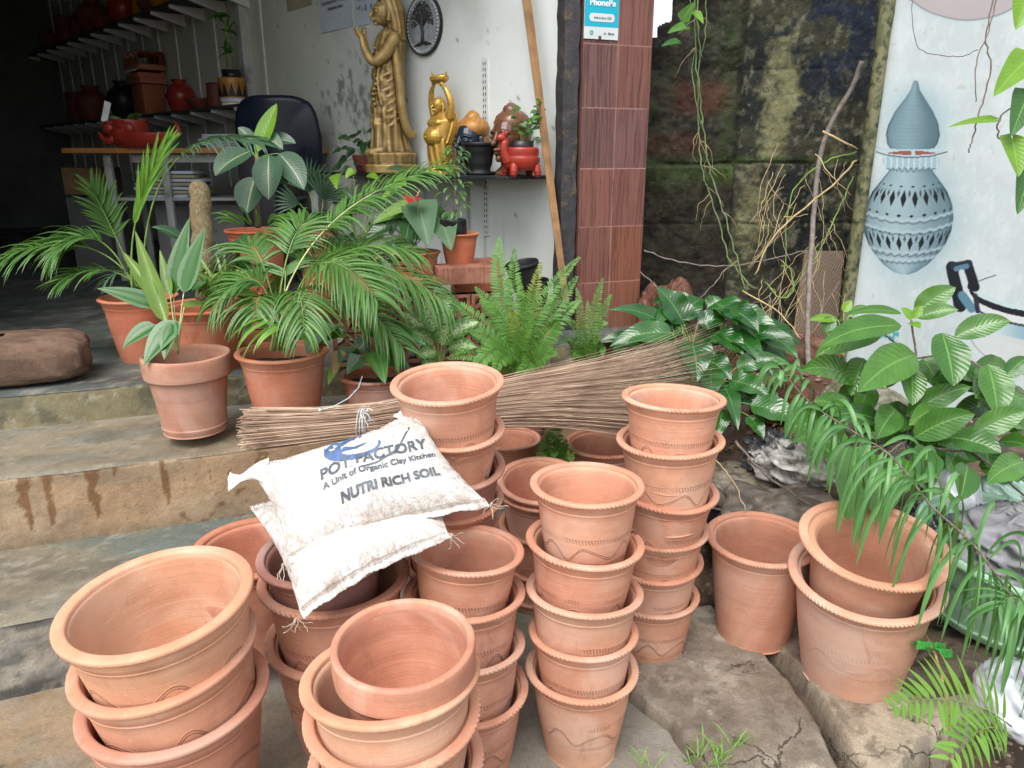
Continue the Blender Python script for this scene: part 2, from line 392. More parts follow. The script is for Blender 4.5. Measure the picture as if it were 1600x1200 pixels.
def c_slate(seed, a=(.16, .165, .135), b=(.27, .215, .145), c=(.075, .068, .055)):
    def f(A, B):
        k = np.zeros(A.shape + (3,)) + np.array(a)
        k = mixc(k, b, ss(.35, .70, fbm(A * 2.5 + 3, B * 5, seed)) * .6)
        k = mixc(k, c, ss(.45, .72, fbm(A * 4, B * 8 + 5, seed + 9)) * .5)
        k = mixc(k, (.36, .34, .28), ss(.62, .74, fbm(A * 24, B * 34, seed + 5, 4)) * .4)
        return k
    return f
def c_low(A, B):
    k = np.zeros(A.shape + (3,)) + np.array([.235, .225, .205])
    k = mixc(k, (.11, .11, .10), ss(.42, .62, fbm(A * 7, B * 9, 51)) * .8)
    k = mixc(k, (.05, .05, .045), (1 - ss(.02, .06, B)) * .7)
    return mixc(k, (.36, .33, .27), ss(.58, .68, fbm(A * 16, B * 20, 53)) * .6)
DR = [(-.33, .012, .16, 1), (.03, .017, .21, 3), (.10, .013, .22, 4), (.24, .020, .20, 5), (.47, .012, .19, 6), (.31, .008, .05, 7), (-.1, .01, .04, 8)]
def c_mid(A, B):
    k = np.zeros(A.shape + (3,)) + np.array([.37, .255, .155])
    k = mixc(k, (.28, .22, .15), ss(.40, .62, fbm(A * 3, B * 10, 61)) * .7)
    k = mixc(k, (.43, .33, .22), ss(.55, .70, fbm(A * 9, B * 9, 62)) * .5)
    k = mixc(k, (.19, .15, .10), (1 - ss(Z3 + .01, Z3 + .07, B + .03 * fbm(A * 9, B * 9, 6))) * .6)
    zt = Z2
    for u0, w, ln, sd in DR:
        cx = u0 + .012 * (fbm(B * 14, B * 0 + sd, sd, 3) - .5) * 2; ww = w * (.35 + 1.1 * fbm(B * 38, B * 0 + sd * 3, sd + 4, 4)) * (.45 + .75 * ss(0, .5, (B - zt + ln) / ln)) * ss(-.005, .03, B - zt + ln)
        d = np.abs(A - cx) + .006 * (fbm(A * 90, B * 90, sd, 2) - .5); mk = (1 - ss(ww * .75, ww, d)) * (B > zt - ln)
        k = mixc(k, (.165, .082, .032), mk * .85)
    sp = fbm(A * 45, B * 45, 77, 2) * ss(.5, .62, fbm(A * 3.2, B * 5, 78, 2))
    k = mixc(k, (.17, .09, .045), ss(.70, .76, sp) * .8)
    k = mixc(k, (.10, .08, .06), (1 - ss(.0, .003, np.abs((B - Z2 + .028) - .02 * (A - .2) - .012 * fbm(A * 20, A * 0, 5)))) * (A > .14) * (A < .33))
    return k
def c_top(A, B):
    k = np.zeros(A.shape + (3,)) + np.array([.205, .185, .11])
    k = mixc(k, (.32, .22, .12), ss(.45, .65, fbm(A * 2.5, B * 10, 71)) * .8)
    k = mixc(k, (.08, .08, .06), ss(.5, .65, fbm(A * 12, B * 16, 72)) * .6)
    return mixc(k, (.38, .36, .29), ss(.62, .70, fbm(A * 22, B * 26, 73)) * .5)
UL, UR = -1.6, 2.35
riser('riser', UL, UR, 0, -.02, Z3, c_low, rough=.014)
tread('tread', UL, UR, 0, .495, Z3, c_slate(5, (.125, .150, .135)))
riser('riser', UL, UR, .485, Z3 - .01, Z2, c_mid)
tread('tread', UL, UR, .485, 1.035, Z2, c_slate(6, (.19, .185, .15), (.30, .225, .14)))
riser('riser', UL, UR, 1.025, Z2 - .01, Z1, c_top)
e = MB()                                   # closing cheek at the right end of the steps
for n0, z in ((.01, Z3), (.50, Z2), (1.04, Z1)):
    a, b, c_, d_ = S(UR - .012, n0, -.05), S(UR - .012, n0 + .55, -.05), S(UR - .012, n0 + .55, z - .012), S(UR - .012, n0, z - .012)
    e.add([a, b, c_, d_], [(0, 1, 2, 3)])
e.build('end_cheek', M['concrete'], steps, smooth=False)
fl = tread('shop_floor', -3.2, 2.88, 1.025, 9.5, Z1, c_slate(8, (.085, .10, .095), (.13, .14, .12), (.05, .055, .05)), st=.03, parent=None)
tag(fl, kind='structure')
# dark stain marks on the middle tread are painted above; blocks and slabs next
def slab(name, label, poly, ztop, th, seed, mat='cracked_stone', col=((.38, .335, .27), (.24, .20, .16), (.48, .44, .37)), tilt=(0, 0), rough=.02, st=.0055, cat='stone slab', group=None, rnd=.03, terr=0):
    pl = np.array([(p.x, p.y) for p in poly]); mn, mx = pl.min(0) - .05, pl.max(0) + .05
    X, Y = np.meshgrid(np.arange(mn[0], mx[0], st), np.arange(mn[1], mx[1], st), indexing='ij')
    Xw = X + .035 * (fbm(X * 7, Y * 7, seed) - .5); Yw = Y + .035 * (fbm(X * 7, Y * 7, seed + 3) - .5)
    dist = np.full(X.shape, 9.); ins = np.zeros(X.shape, bool)
    for i in range(len(pl)):
        a, b = pl[i], pl[(i + 1) % len(pl)]; ab = b - a
        t = np.clip(((Xw - a[0]) * ab[0] + (Yw - a[1]) * ab[1]) / (ab @ ab), 0, 1)
        dist = np.minimum(dist, np.hypot(Xw - a[0] - ab[0] * t, Yw - a[1] - ab[1] * t))
        c = ((a[1] > Yw) != (b[1] > Yw)) & (Xw < (b[0] - a[0]) * (Yw - a[1]) / (b[1] - a[1] + 1e-12) + a[0]); ins ^= c
    sd = np.where(ins, dist, -dist); cx, cy = pl.mean(0)
    f = np.clip(sd / rnd, 0, 1); prof = np.sqrt(1 - (1 - f) ** 2)
    rel = fbm(X * 3.2, Y * 3.2, seed + 7, 6); t9 = rel * 11; ter = (np.floor(t9) + ss(.80, 1.0, t9 - np.floor(t9))) / 11
    z = ztop + (X - cx) * tilt[0] + (Y - cy) * tilt[1] + rough * ((rel * (1 - terr) + ter * terr) - .5) * 2 + .004 * (fbm(X * 30, Y * 30, seed, 3) - .5)
    Z = z - th * (1 - prof)
    k = np.zeros(X.shape + (3,)) + np.array(col[0])
    k = mixc(k, col[1], ss(.42, .60, fbm(X * 3, Y * 3, seed + 20)) * .9)
    k = mixc(k, col[2], ss(.56, .70, fbm(X * 8, Y * 8, seed + 21)) * .7)
    k = mixc(k, tuple(x * .6 for x in col[1]), ss(.54, .60, fbm(X * 26, Y * 26, seed + 31, 4)) * .55)
    k = mixc(k, tuple(x * .5 for x in col[1]), ss(.50, .56, fbm(X * 1.7, Y * 1.7, seed + 32, 6)) * .45)
    gz = np.hypot(*np.gradient(z)); k = mixc(k, (.05, .045, .038), ss(.0025, .006, gz) * .5)
    k = mixc(k, tuple(x * .45 for x in col[1]), (1 - ss(0, .5, f)) * .6)
    o = npgrid(name, np.stack([X, Y, Z], -1), M[mat], None, k, loc=(cx, cy, ztop - th), mask=sd > -.004)
    return tag(o, label, cat, group)
def zp(z, *a): return [PZ(x, y, z) for x, y in a]
GS = 'rough stone slabs paving the right side'
slab('stone_slab', 'large flat grey stone slab with a jagged left edge beneath the curved-edge stacks, grass at its front', zp(.045, (975, 1075), (1010, 960), (1110, 940), (1175, 1000), (1245, 1065), (1330, 1215), (1345, 1330), (1180, 1330), (1095, 1195), (1040, 1125)), .048, .10, 101, tilt=(.03, .0), group=GS, terr=.6, rough=.012)
slab('stone_slab', 'pale sandy stone slab split by a crack, carrying the two large nested pots', zp(.05, (1115, 935), (1300, 930), (1450, 985), (1545, 1030), (1560, 1090), (1440, 1175), (1395, 1240), (1345, 1240), (1335, 1190), (1255, 1060), (1180, 995)), .055, .16, 102, col=((.45, .39, .30), (.27, .22, .17), (.52, .47, .39)), tilt=(-.02, 0), group=GS, rough=.012)
def rock(name, label, c, r, seed, cols=((.14, .115, .095), (.07, .06, .05), (.24, .215, .18)), rz=0, mat='wet_stone', cat='rock', group=None, flat=.0, sharp=.35, sq=.75):
    n = 72; m = 48; th = np.linspace(0.02, math.pi - .02, m); ph = np.linspace(0, 2 * math.pi, n)
    T, F = np.meshgrid(th, ph, indexing='ij'); x = np.sin(T) * np.cos(F); y = np.sin(T) * np.sin(F); z = np.cos(T)
    sgn = lambda v, p: np.sign(v) * np.abs(v) ** p
    x, y, z = sgn(x, sq), sgn(y, sq), sgn(z, min(.6, sq))
    fx = (fbm(x * 1.7 + 5 + z, y * 1.7 + 9 - z * .7, seed, 5) - .5) * sharp * 2
    fx = fx + (fbm(x * 7 + z * 3, y * 7 + 4 + z, seed + 40, 4) - .5) * .10
    Q = 1 + fx; cr, sr = math.cos(rz), math.sin(rz)
    X, Y, Z = x * Q * r[0], y * Q * r[1], z * Q * r[2]; X, Y = X * cr - Y * sr, X * sr + Y * cr
    X[:, -1] = X[:, 0]; Y[:, -1] = Y[:, 0]; Z[:, -1] = Z[:, 0]
    k = np.zeros(X.shape + (3,)) + np.array(cols[0])
    k = mixc(k, cols[1], ss(.42, .6, fbm(x * 3 + z * 2, y * 3 + 7, seed + 1)) * .9)
    k = mixc(k, cols[2], ss(.55, .68, fbm(x * 7 + z * 4, y * 7 + 3, seed + 2)) * .6)
    A = np.stack([X + c[0], Y + c[1], Z + c[2]], -1)
    return tag(npgrid(name, A, M[mat], None, k, loc=(c[0], c[1], c[2] - r[2])), label, cat, group)
b = PPL(58, 568, S(0, 1.2, 0), -Nn)
rock('stone_block', 'long brown weathered stone block lying on the shop floor edge at the far left', S(-.20, 1.22, Z1 + .10), (.36, .15, .098), 201, ((.17, .105, .072), (.11, .07, .05), (.21, .14, .10)), rz=R(20), cat='stone block', sharp=.07, mat='stone_paint', sq=.42)
q = P(1215, 795, 2.62); rock('rock', 'dark rounded boulder behind the single wide pot', (q.x, q.y, q.z - .06), (.21, .15, .12), 202, group='rocks on the right bank')
q = P(1150, 740, 2.85); rock('rock', 'low dark grey rock with pale crust behind the right pot stack', (q.x, q.y, q.z - .05), (.15, .12, .075), 203, ((.17, .15, .12), (.08, .07, .055), (.30, .26, .19)), group='rocks on the right bank')
q = P(1385, 770, 2.75); rock('rock', 'brown rock half hidden by glossy leaves beside the painted wall', (q.x, q.y, q.z - .03), (.16, .14, .12), 204, group='rocks on the right bank')
q = P(1555, 985, 2.40); rock('rock', 'wide dark brown ledge rock underneath the pale green tub', (q.x, q.y + .06, q.z - .0), (.26, .19, .075), 205, ((.20, .155, .12), (.09, .07, .055), (.28, .24, .19)), group='rocks on the right bank', rz=R(-12))
q = P(1500, 1050, 2.15); rock('rock', 'shadowed brown rock below the ledge, behind the small fern', (q.x, q.y + .10, q.z - .05), (.20, .12, .08), 206, ((.15, .11, .08), (.07, .05, .04), (.22, .18, .14)), group='rocks on the right bank')
q = P(1310, 640, 3.2); rock('rock', 'pale mossy stone at the foot of the painted wall', (q.x + .1, q.y, q.z - .02), (.17, .12, .12), 207, ((.22, .21, .16), (.10, .11, .06), (.34, .32, .26)), group='rocks on the right bank')
q = P(1205, 565, 3.7); rock('rock', 'heap of reddish crumbled brick earth below the mossy wall', (q.x, q.y + .12, q.z - .06), (.30, .2, .16), 208, ((.16, .075, .05), (.08, .04, .028), (.26, .16, .115)), group='rocks on the right bank', sharp=.5, mat='earth_paint')
q = P(1225, 630, 3.3); rock('rock', 'broken lump of red laterite leaning under the bare stem', (q.x, q.y, q.z), (.13, .10, .10), 209, ((.15, .06, .04), (.08, .035, .025), (.20, .10, .07)), group='rocks on the right bank', mat='earth_paint')
q = P(1015, 470, 3.95); rock('rock', 'pile of crumbly red earth at the foot of the tiled pillar', (q.x + .10, q.y + .1, q.z - .20), (.14, .14, .26), 210, ((.15, .065, .042), (.08, .035, .025), (.27, .16, .12)), group='rocks on the right bank', sharp=.4, mat='earth_paint')

mb = MB(); rgv = random.Random(12)
for i in range(5200):
    x = rgv.uniform(.62, 2.3); y = rgv.uniform(2.2, 4.3) if rgv.random() < .8 else rgv.uniform(1.5, 2.3)
    if y < 2.3 and x < 1.3: continue
    if y > 3.0 and rgv.random() < .5: x = rgv.gauss(1.2, .3)
    z = float(terrain(np.array(x), np.array(y))); r_ = abs(rgv.gauss(0, .007)) + .003; V = []
    for a, b_, c_ in ((1, 0, 0), (-1, 0, 0), (0, 1, 0), (0, -1, 0), (0, 0, 1), (0, 0, -1)): V.append((x + a * r_ * rgv.uniform(.7, 1.4), y + b_ * r_ * rgv.uniform(.7, 1.4), z + c_ * r_ * rgv.uniform(.5, .9)))
    mb.add(V, [(0, 2, 4), (2, 1, 4), (1, 3, 4), (3, 0, 4), (2, 0, 5), (1, 2, 5), (3, 1, 5), (0, 3, 5)])
t = NT('gravel_mix'); g = t.new('ShaderNodeNewGeometry').outputs['Random Per Island']; k = t.mix(t.mr(g, 0, 1, 0, 1, False), (.10, .05, .035), (.30, .22, .17)); M['gravel_mix'] = t.fin(k, .85)
tag(mb.build('gravel', M['gravel_mix'], smooth=False), 'loose reddish gravel and earth crumbs covering the bank on the right', 'gravel', kind='stuff')
# ================================================================ clay pots
def body_prof(h, rb=.31, neck=.435, collar=False, th=.04):
    if collar:
        o = [(0, 0), (rb - .01, 0), (rb + .01, .015), (rb + .035, .10), (rb + .03, .112), (lerp(rb, .46, .55), h * .5), (.440, h - .26), (.450, h - .24)]
        i = [(.44, h - .06), (.432, h * .55), (rb, .10), (rb - .06, .05), (0, .045)]
        return o + [(.456, h - .10), (.437, h - .062), (.428, h * .62), (rb + .02, h * .28), (rb - .05, .10), (rb - .14, .055), (0, .045)]
    o = [(0, 0), (rb - .015, 0), (rb + .005, .012), (lerp(rb, neck, .32), h * .22), (lerp(rb, neck, .62), h * .46), (lerp(rb, neck, .84), h * .68), (neck - .005, h * .82), (neck + .006, h - .125), (neck + .004, h - .115), (neck + .022, h - .08), (.475, h - .035)]
    i = [(.43, h - .03), (neck - .035, h - .10), (lerp(rb, neck, .55) - .012, h * .45), (rb + .005, h * .22), (rb - .05, .10), (rb - .15, .055), (0, .045)]
    return o + i
def dens(pr, k=4):                       # Catmull-Rom through the profile for a soft hand-thrown outline
    out = []
    for a in range(len(pr) - 1):
        p0, p1, p2, p3 = pr[max(a - 1, 0)], pr[a], pr[a + 1], pr[min(a + 2, len(pr) - 1)]
        for q in range(k):
            t = q / k
            f = lambda i: .5 * (2 * p1[i] + (p2[i] - p0[i]) * t + (2 * p0[i] - 5 * p1[i] + 4 * p2[i] - p3[i]) * t * t + (3 * p1[i] - p0[i] - 3 * p2[i] + p3[i]) * t ** 3)
            out.append((max(0, f(0)), f(1)))
    return out + [pr[-1]]
KIND = {}
def potmesh(kind, h, rope, mat, neck=.435, rb=.31, collar=False, seed=0, chip=None):
    rg = random.Random(seed); A = [rg.uniform(-1, 1) for _ in range(6)]
    def wob(r, z, a): return r * (1 + .006 * A[0] * math.sin(2 * a + A[1] * 3) * z / h + .003 * math.sin(3 * a + A[2] * 5) + .0022 * math.sin(z * 75 + a) * A[3])
    pf = dens(body_prof(h, rb, neck, collar)); mb = MB().lathe(pf, 96, fn=wob)
    top = max(range(len(pf)), key=lambda q: pf[q][1])
    mb.uv = [((1.0 if k // 96 <= top else 0.0), 0) for k in range(len(mb.v))]
    b = mb.build('clay_pot', M[mat])
    if collar:
        rp = [(.445, h - .255), (.482, h - .250), (.491, h - .24), (.5, h - .10), (.498, h - .02), (.49, h - .004), (.475, h + .001), (.452, h - .004), (.442, h - .02), (.434, h - .07)]
    else:
        rp = [(.452, h - .046), (.474, h - .040), (.490, h - .035), (.4985, h - .027), (.5, h - .018), (.4985, h - .009), (.492, h - .003), (.478, h - .0005), (.452, h - .0005), (.438, h - .004), (.430, h - .014), (.424, h - .05)]
    nseg = 560 if kind[:4] == 'tall' else 440 if rope else 120; NT_ = 112 if kind[:4] == 'tall' else 78
    def rim(r, z, a):
        q = wob(r, z, a)
        if rope and r > .474:
            s = .5 + .5 * math.cos(NT_ * a + (z - h) * 120)
            q -= .011 * (s ** 2) * ss(.474, .49, r) * (1 if z < h - .004 else .4) * (.6 + .4 * math.sin(5 * a + A[4]))
        return q
    rb_ = MB().lathe(dens(rp, 2), nseg, fn=rim)
    if chip is not None:
        def cut(mb, dz):
            mb.f = [f for f in mb.f if not (abs(((math.atan2(sum(mb.v[i][1] for i in f), sum(mb.v[i][0] for i in f)) - chip + math.pi) % (2 * math.pi)) - math.pi) < .075 and sum(mb.v[i][2] for i in f) / len(f) > h - dz)]
        cut(rb_, .2)
    r = rb_.build('rim', M[mat], b)
    COL.objects.unlink(b); COL.objects.unlink(r); KIND[kind] = (b, r, h)
potmesh('rope', .90, True, 'clay_wavy', seed=1); potmesh('rope2', .88, True, 'clay_wavy', seed=2)
potmesh('chip', .90, True, 'clay_wavy', seed=3, chip=2.75)
potmesh('tall', 1.0, True, 'clay_faint', seed=4, rb=.33)
potmesh('tallin', 1.0, True, 'clay_faint', seed=14, rb=.27, neck=.392)
potmesh('wide', .84, False, 'clay_big', neck=.45, rb=.33, seed=5)
potmesh('plainr', .88, False, 'clay_plain', seed=6)
potmesh('collar', .95, False, 'clay_plain', collar=True, rb=.34, seed=7)
potmesh('redpot', .88, False, 'clay_red', seed=8, rb=.33); potmesh('redrope', .85, True, 'clay_red', seed=9, rb=.33)
PR = random.Random(3)
def pot(kind, pos, D, label, tint=(1, 1, 1), axis=(0, 0, 1), top=True, group=None, name='clay_pot', cat='clay pot', rz=None, lbl=True, hs=1.0):
    b, r, h = KIND[kind]; o = b.copy(); COL.objects.link(o); o.name = name
    c = r.copy(); COL.objects.link(c); c.parent = o
    ax = unit(axis); q = Vector((0, 0, 1)).rotation_difference(ax)
    base = Vector(pos) - ax * h * D * hs if top else Vector(pos)
    rz = PR.uniform(0, 6.28) if rz is None else rz
    o.matrix_world = Matrix.Translation(base) @ q.to_matrix().to_4x4() @ Matrix.Rotation(rz, 4, 'Z') @ Matrix.Diagonal((D * PR.uniform(.985, 1.015), D * PR.uniform(.985, 1.015), D * hs, 1))
    o.color = (*tint, 1); c.color = (*tint, 1); ORG[o] = base
    if lbl: tag(o, label, cat, group)
    return o
ORDN = ['topmost', 'second down', 'third down', 'fourth down', 'fifth down', 'sixth down', 'seventh down', 'eighth down']
def stack(desc, rows, group, tilt=None):
    """rows: (px, py, w, D, kind, tint, note) from the top pot down, read off the photo as rim centre and width"""
    pts = [P(px, py, D * FPX / w) for px, py, w, D, *_ in rows]
    n = len(pts); zs = np.array([p.z for p in pts]); A = np.vstack([zs, np.ones(n)]).T
    if n > 1:                                             # straighten: depths come from a fitted axis
        ky, cy = np.linalg.lstsq(A, np.array([p.y for p in pts]), rcond=None)[0]; ky = max(-.22, min(.22, ky)); cy = np.mean([p.y for p in pts]) - ky * zs.mean()
    Ds = [r[3] for r in rows]
    for i, (px, py, w, D, kind, tint, note) in enumerate(rows):
        p = pts[i]
        if n > 1:
            yy = ky * zs[i] + cy; qx, qy, dd = px, py, D
            for _ in range(6):                            # fit the rim circle's outline to the photo's ellipse
                p = PPL(qx, qy, (0, yy, zs[i]), (0, 1, 0)); X_ = []; Y_ = []
                for k in range(48):
                    a_ = k * math.pi / 24; v = p + Vector((dd / 2 * math.cos(a_), dd / 2 * math.sin(a_), 0)) - cam.location; o_ = v.y * CP - v.z * SP
                    X_.append(800 + v.x / o_ * FPX); Y_.append(600 - (v.y * SP + v.z * CP) / o_ * FPX)
                dd *= w / (max(X_) - min(X_)); qx += px - (max(X_) + min(X_)) / 2; qy += py - (max(Y_) + min(Y_)) / 2
            Ds[i] = dd; pts[i] = p
    for i, (px, py, w, D, kind, tint, note) in enumerate(rows):
        p = pts[i]; D = Ds[i]
        if i < n - 1:
            nx = pts[i + 1]; ax = Vector(((p.x - nx.x) * .5, (ky if n > 1 else 0) * .1, .1 + p.z - nx.z))
        else: ax = Vector((0, 0, 1))
        ax = unit(ax) + Vector((PR.uniform(-.022, .022), PR.uniform(-.022, .022), 0))
        if tilt: ax = unit(ax) + Vector(tilt[i] if isinstance(tilt, list) else tilt)
        lab = f'{note}, {ORDN[i]}, {desc}'
        pot(kind, p, D, lab, tint, ax, group=group)
    return pts
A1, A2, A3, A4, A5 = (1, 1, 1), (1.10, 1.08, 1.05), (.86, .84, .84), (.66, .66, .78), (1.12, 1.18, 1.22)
stack('front left stack',
      [(235, 943, 323, .437, 'wide', (1.04, 1.12, 1.04), 'huge pale orange smooth-rimmed clay pot'), (249, 1022, 310, .437, 'wide', (1, 1.02, .98), 'huge smooth-rimmed clay pot with a wavy scratched line'), (266, 1092, 308, .437, 'wide', (.88, .84, .86), 'huge browner smooth-rimmed clay pot')],
      'huge smooth clay pots nested at the front left', tilt=[(-.06, -.06, 0), (-.05, -.03, 0), (-.03, 0, 0)])
cp_ = stack('front centre stack',
      [(608, 1058, 283, .343, 'plainr', (1.02, 1.06, .98), 'wide smooth-rimmed clay pot holding the collared pot'), (611, 1116, 282, .343, 'rope', (.96, .98, .96), 'wide clay pot at the bottom edge of the photo'), ],
      'clay pots of the front centre stack', tilt=[(-.02, -.03, 0), (0, 0, 0)])
pot('collar', PPL(630, 1001, (0, cp_[0].y - .015, 0), (0, 1, 0)), .262, 'broad-collared clay pot with strong throwing rings, sitting inside the front centre stack', (.98, .94, .92), (.0, -.05, 1), group='clay pots of the front centre stack', hs=.95)
b0_ = cp_[1]
pot('rope', (b0_.x, b0_.y + .01, .43), .34, 'fourth clay pot down in the front centre stack, mostly below the picture edge', (.9, .9, .9), group='clay pots of the front centre stack')
pot('rope', (b0_.x + .005, b0_.y + .015, .308), .34, 'lowest clay pot of the front centre stack, standing on the paving', (.9, .9, .9), group='clay pots of the front centre stack')
stack('stack under the soil bags',
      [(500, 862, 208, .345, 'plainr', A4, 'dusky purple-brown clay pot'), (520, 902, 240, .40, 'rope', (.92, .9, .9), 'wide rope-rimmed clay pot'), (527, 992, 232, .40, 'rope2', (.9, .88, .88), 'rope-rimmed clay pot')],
      'clay pots under the soil bags', tilt=[(.04, -.06, 0), (0, 0, 0), (0, 0, 0)])
GM = 'medium rope-rimmed clay pots in tall stacks'
stack('stack right of the soil bags',
      [(730, 858, 179, .30, 'rope', (1, .98, .96), 'rope-rimmed clay pot with combed bands'), (726, 925, 190, .31, 'rope2', (.95, .95, .95), 'rope-rimmed clay pot'), (728, 1006, 186, .31, 'rope', (.92, .94, .95), 'rope-rimmed clay pot'), (733, 1073, 188, .31, 'rope2', (1, 1, 1), 'dusty rope-rimmed clay pot')], GM,
      tilt=[(.04, -.05, 0), (.01, 0, 0), (0, 0, 0), (0, 0, 0)])
stack('centre foreground stack',
      [(918, 756, 180, .30, 'rope', (1.04, 1.04, 1.02), 'clean light rope-rimmed clay pot with wavy line'), (915, 845, 187, .305, 'chip', (1.02, 1.02, 1), 'rope-rimmed clay pot with a broken notch in its left rim'), (914, 921, 185, .305, 'rope2', (.98, 1, .97), 'rope-rimmed clay pot'), (912, 985, 175, .30, 'rope', (1, 1.02, 1.02), 'pale rope-rimmed clay pot'), (910, 1043, 177, .30, 'rope2', (1, 1.04, 1.02), 'full-height rope-rimmed clay pot standing on the paving')], GM,
      tilt=[(-.02, -.04, 0), (.03, -.03, 0), (.04, 0, 0), (0, 0, 0), (0, 0, 0)])
stack('stack right of the broom',
      [(1054, 620, 166, .30, 'rope', (1.06, 1.06, 1.03), 'light rope-rimmed clay pot with flared mouth'), (1048, 685, 170, .305, 'rope2', (1.06, 1.1, 1.08), 'pale rope-rimmed clay pot'), (1043, 762, 165, .305, 'rope', (.94, .92, .9), 'rope-rimmed clay pot'), (1032, 822, 155, .30, 'rope2', (.94, .93, .9), 'rope-rimmed clay pot'), (1025, 871, 150, .30, 'rope', (.92, .9, .88), 'rope-rimmed clay pot'), (1020, 926, 147, .30, 'rope2', (.98, 1, 1), 'full-height rope-rimmed clay pot standing on the slab')], GM,
      tilt=[(.03, .09, 0), (-.02, .05, 0), (.02, 0, 0), (0, 0, 0), (0, 0, 0), (0, 0, 0)])
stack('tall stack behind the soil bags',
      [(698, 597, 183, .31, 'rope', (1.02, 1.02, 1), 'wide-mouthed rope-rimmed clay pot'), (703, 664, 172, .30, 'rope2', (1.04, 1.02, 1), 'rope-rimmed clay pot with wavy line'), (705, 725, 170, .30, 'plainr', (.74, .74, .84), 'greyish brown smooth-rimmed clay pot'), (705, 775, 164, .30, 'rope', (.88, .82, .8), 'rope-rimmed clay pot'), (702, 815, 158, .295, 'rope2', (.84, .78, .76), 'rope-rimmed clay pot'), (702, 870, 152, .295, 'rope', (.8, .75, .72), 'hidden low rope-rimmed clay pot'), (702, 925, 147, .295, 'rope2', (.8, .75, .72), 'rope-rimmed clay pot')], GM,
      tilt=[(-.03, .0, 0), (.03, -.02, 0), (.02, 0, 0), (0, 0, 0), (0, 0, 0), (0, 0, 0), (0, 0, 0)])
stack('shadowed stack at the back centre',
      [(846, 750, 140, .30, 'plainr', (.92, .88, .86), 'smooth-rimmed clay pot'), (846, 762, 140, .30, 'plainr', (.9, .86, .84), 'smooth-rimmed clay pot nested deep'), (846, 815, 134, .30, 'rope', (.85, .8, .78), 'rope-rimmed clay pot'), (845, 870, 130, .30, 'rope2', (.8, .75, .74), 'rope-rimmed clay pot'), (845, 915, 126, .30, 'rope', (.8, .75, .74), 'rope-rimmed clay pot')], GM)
GL = 'single clay pots set down behind the stacks'
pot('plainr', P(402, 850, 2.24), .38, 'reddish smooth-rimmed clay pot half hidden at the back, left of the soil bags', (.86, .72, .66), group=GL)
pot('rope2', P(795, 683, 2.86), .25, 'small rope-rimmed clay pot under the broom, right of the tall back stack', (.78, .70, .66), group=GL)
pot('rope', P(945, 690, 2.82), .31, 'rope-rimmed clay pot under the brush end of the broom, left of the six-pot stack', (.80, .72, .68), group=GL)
b1 = PZ(1176, 985, .055)
pot('tall', b1, .345, 'single tall dull clay pot standing alone on the stone slab, left of the nested pair', (.90, .86, .84), (-.02, -.03, 1), top=False, group='large clay pots on the stone slab', hs=1.02)
b2 = PZ(1328, 1046, .06); t2 = P(1354, 890, 2.10); ax2 = unit(t2 - b2)
pot('tall', b2, .42, 'large pale clay pot bleached by salts, lower pot of the nested pair on the right', (1.04, 1.16, 1.22), ax2, top=False, group='large clay pots on the stone slab', hs=.86)
pot('tallin', P(1366, 845, 2.075), .40, 'large leaning clay pot sitting inside the pale one under the drooping leaves', (1.02, 1.04, 1.0), ax2 + Vector((.05, -.05, 0)), group='large clay pots on the stone slab', hs=.96)
h_ = MB(); hp = PZ(1210, 990, .1); 
# ================================================================ shop shell and walls
Wd = Vector((-.70, .714, 0)).normalized(); Wn = Vector((-Wd.y, Wd.x, 0))   # Wn points into the shop (towards the camera side)
if Wn.dot(Vector((0, -1, 0))) < 0: Wn = -Wn
W0 = Vector((.30, 4.02, 0))
def WP(t, z, off=0): return W0 + Wd * t + Wn * off + Vector((0, 0, z))
def wall_at(px, py, off=0): return PPL(px, py, W0 + Wn * off, Wn)
def wgrid(name, p0, dirv, nrm, L, z0, z1, st, colfn, mat, disp=None, label=None, cat=None, parent=None, org=None):
    s_ = np.arange(0, L + st * .5, st); z_ = np.arange(z0, z1 + st * .5, st); A, B = np.meshgrid(s_, z_, indexing='ij')
    D = disp(A, B) if disp else np.zeros(A.shape)
    X = p0.x + dirv.x * A + nrm.x * D; Y = p0.y + dirv.y * A + nrm.y * D
    o = npgrid(name, np.stack([X, Y, B], -1), M[mat], parent, colfn(A, B), loc=org if org is not None else ((p0.x, p0.y, z0) if not parent else None))
    return tag(o, label, cat) if label else o
CEIL = 3.95
def c_white(A, B):
    k = np.zeros(A.shape + (3,)) + np.array([.68, .73, .72])
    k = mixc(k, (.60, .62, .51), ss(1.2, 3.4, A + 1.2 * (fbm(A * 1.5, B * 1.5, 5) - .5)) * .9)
    k = mixc(k, (.50, .53, .49), ss(.45, .70, fbm(A * 2.2, B * 2.0, 9)) * .55)
    sp = fbm(A * 26, B * 18, 12, 4) + .42 * (np.exp(-(((A - 1.95) / .45) ** 2 + ((B - 1.95) / .30) ** 2)))
    k = mixc(k, (.17, .18, .15), ss(.80, 1.0, sp) * .75)
    k = mixc(k, (.10, .10, .10), ss(.87, .91, fbm(A * 34, B * 30, 15, 2)) * .7)
    dr = ss(.60, .75, fbm(A * 26, B * 1.2, 18, 3)) * np.exp(-(((A - .95) / .35) ** 2)) * (B < 1.45) * (B > .9)
    k = mixc(k, (.10, .10, .09), dr * .8)
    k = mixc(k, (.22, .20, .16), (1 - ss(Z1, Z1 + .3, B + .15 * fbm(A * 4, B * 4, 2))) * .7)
    return k
ww = thing('white_wall', 'mould-spotted white plaster wall running back into the shop behind the gold statues', 'wall', WP(0, Z1))
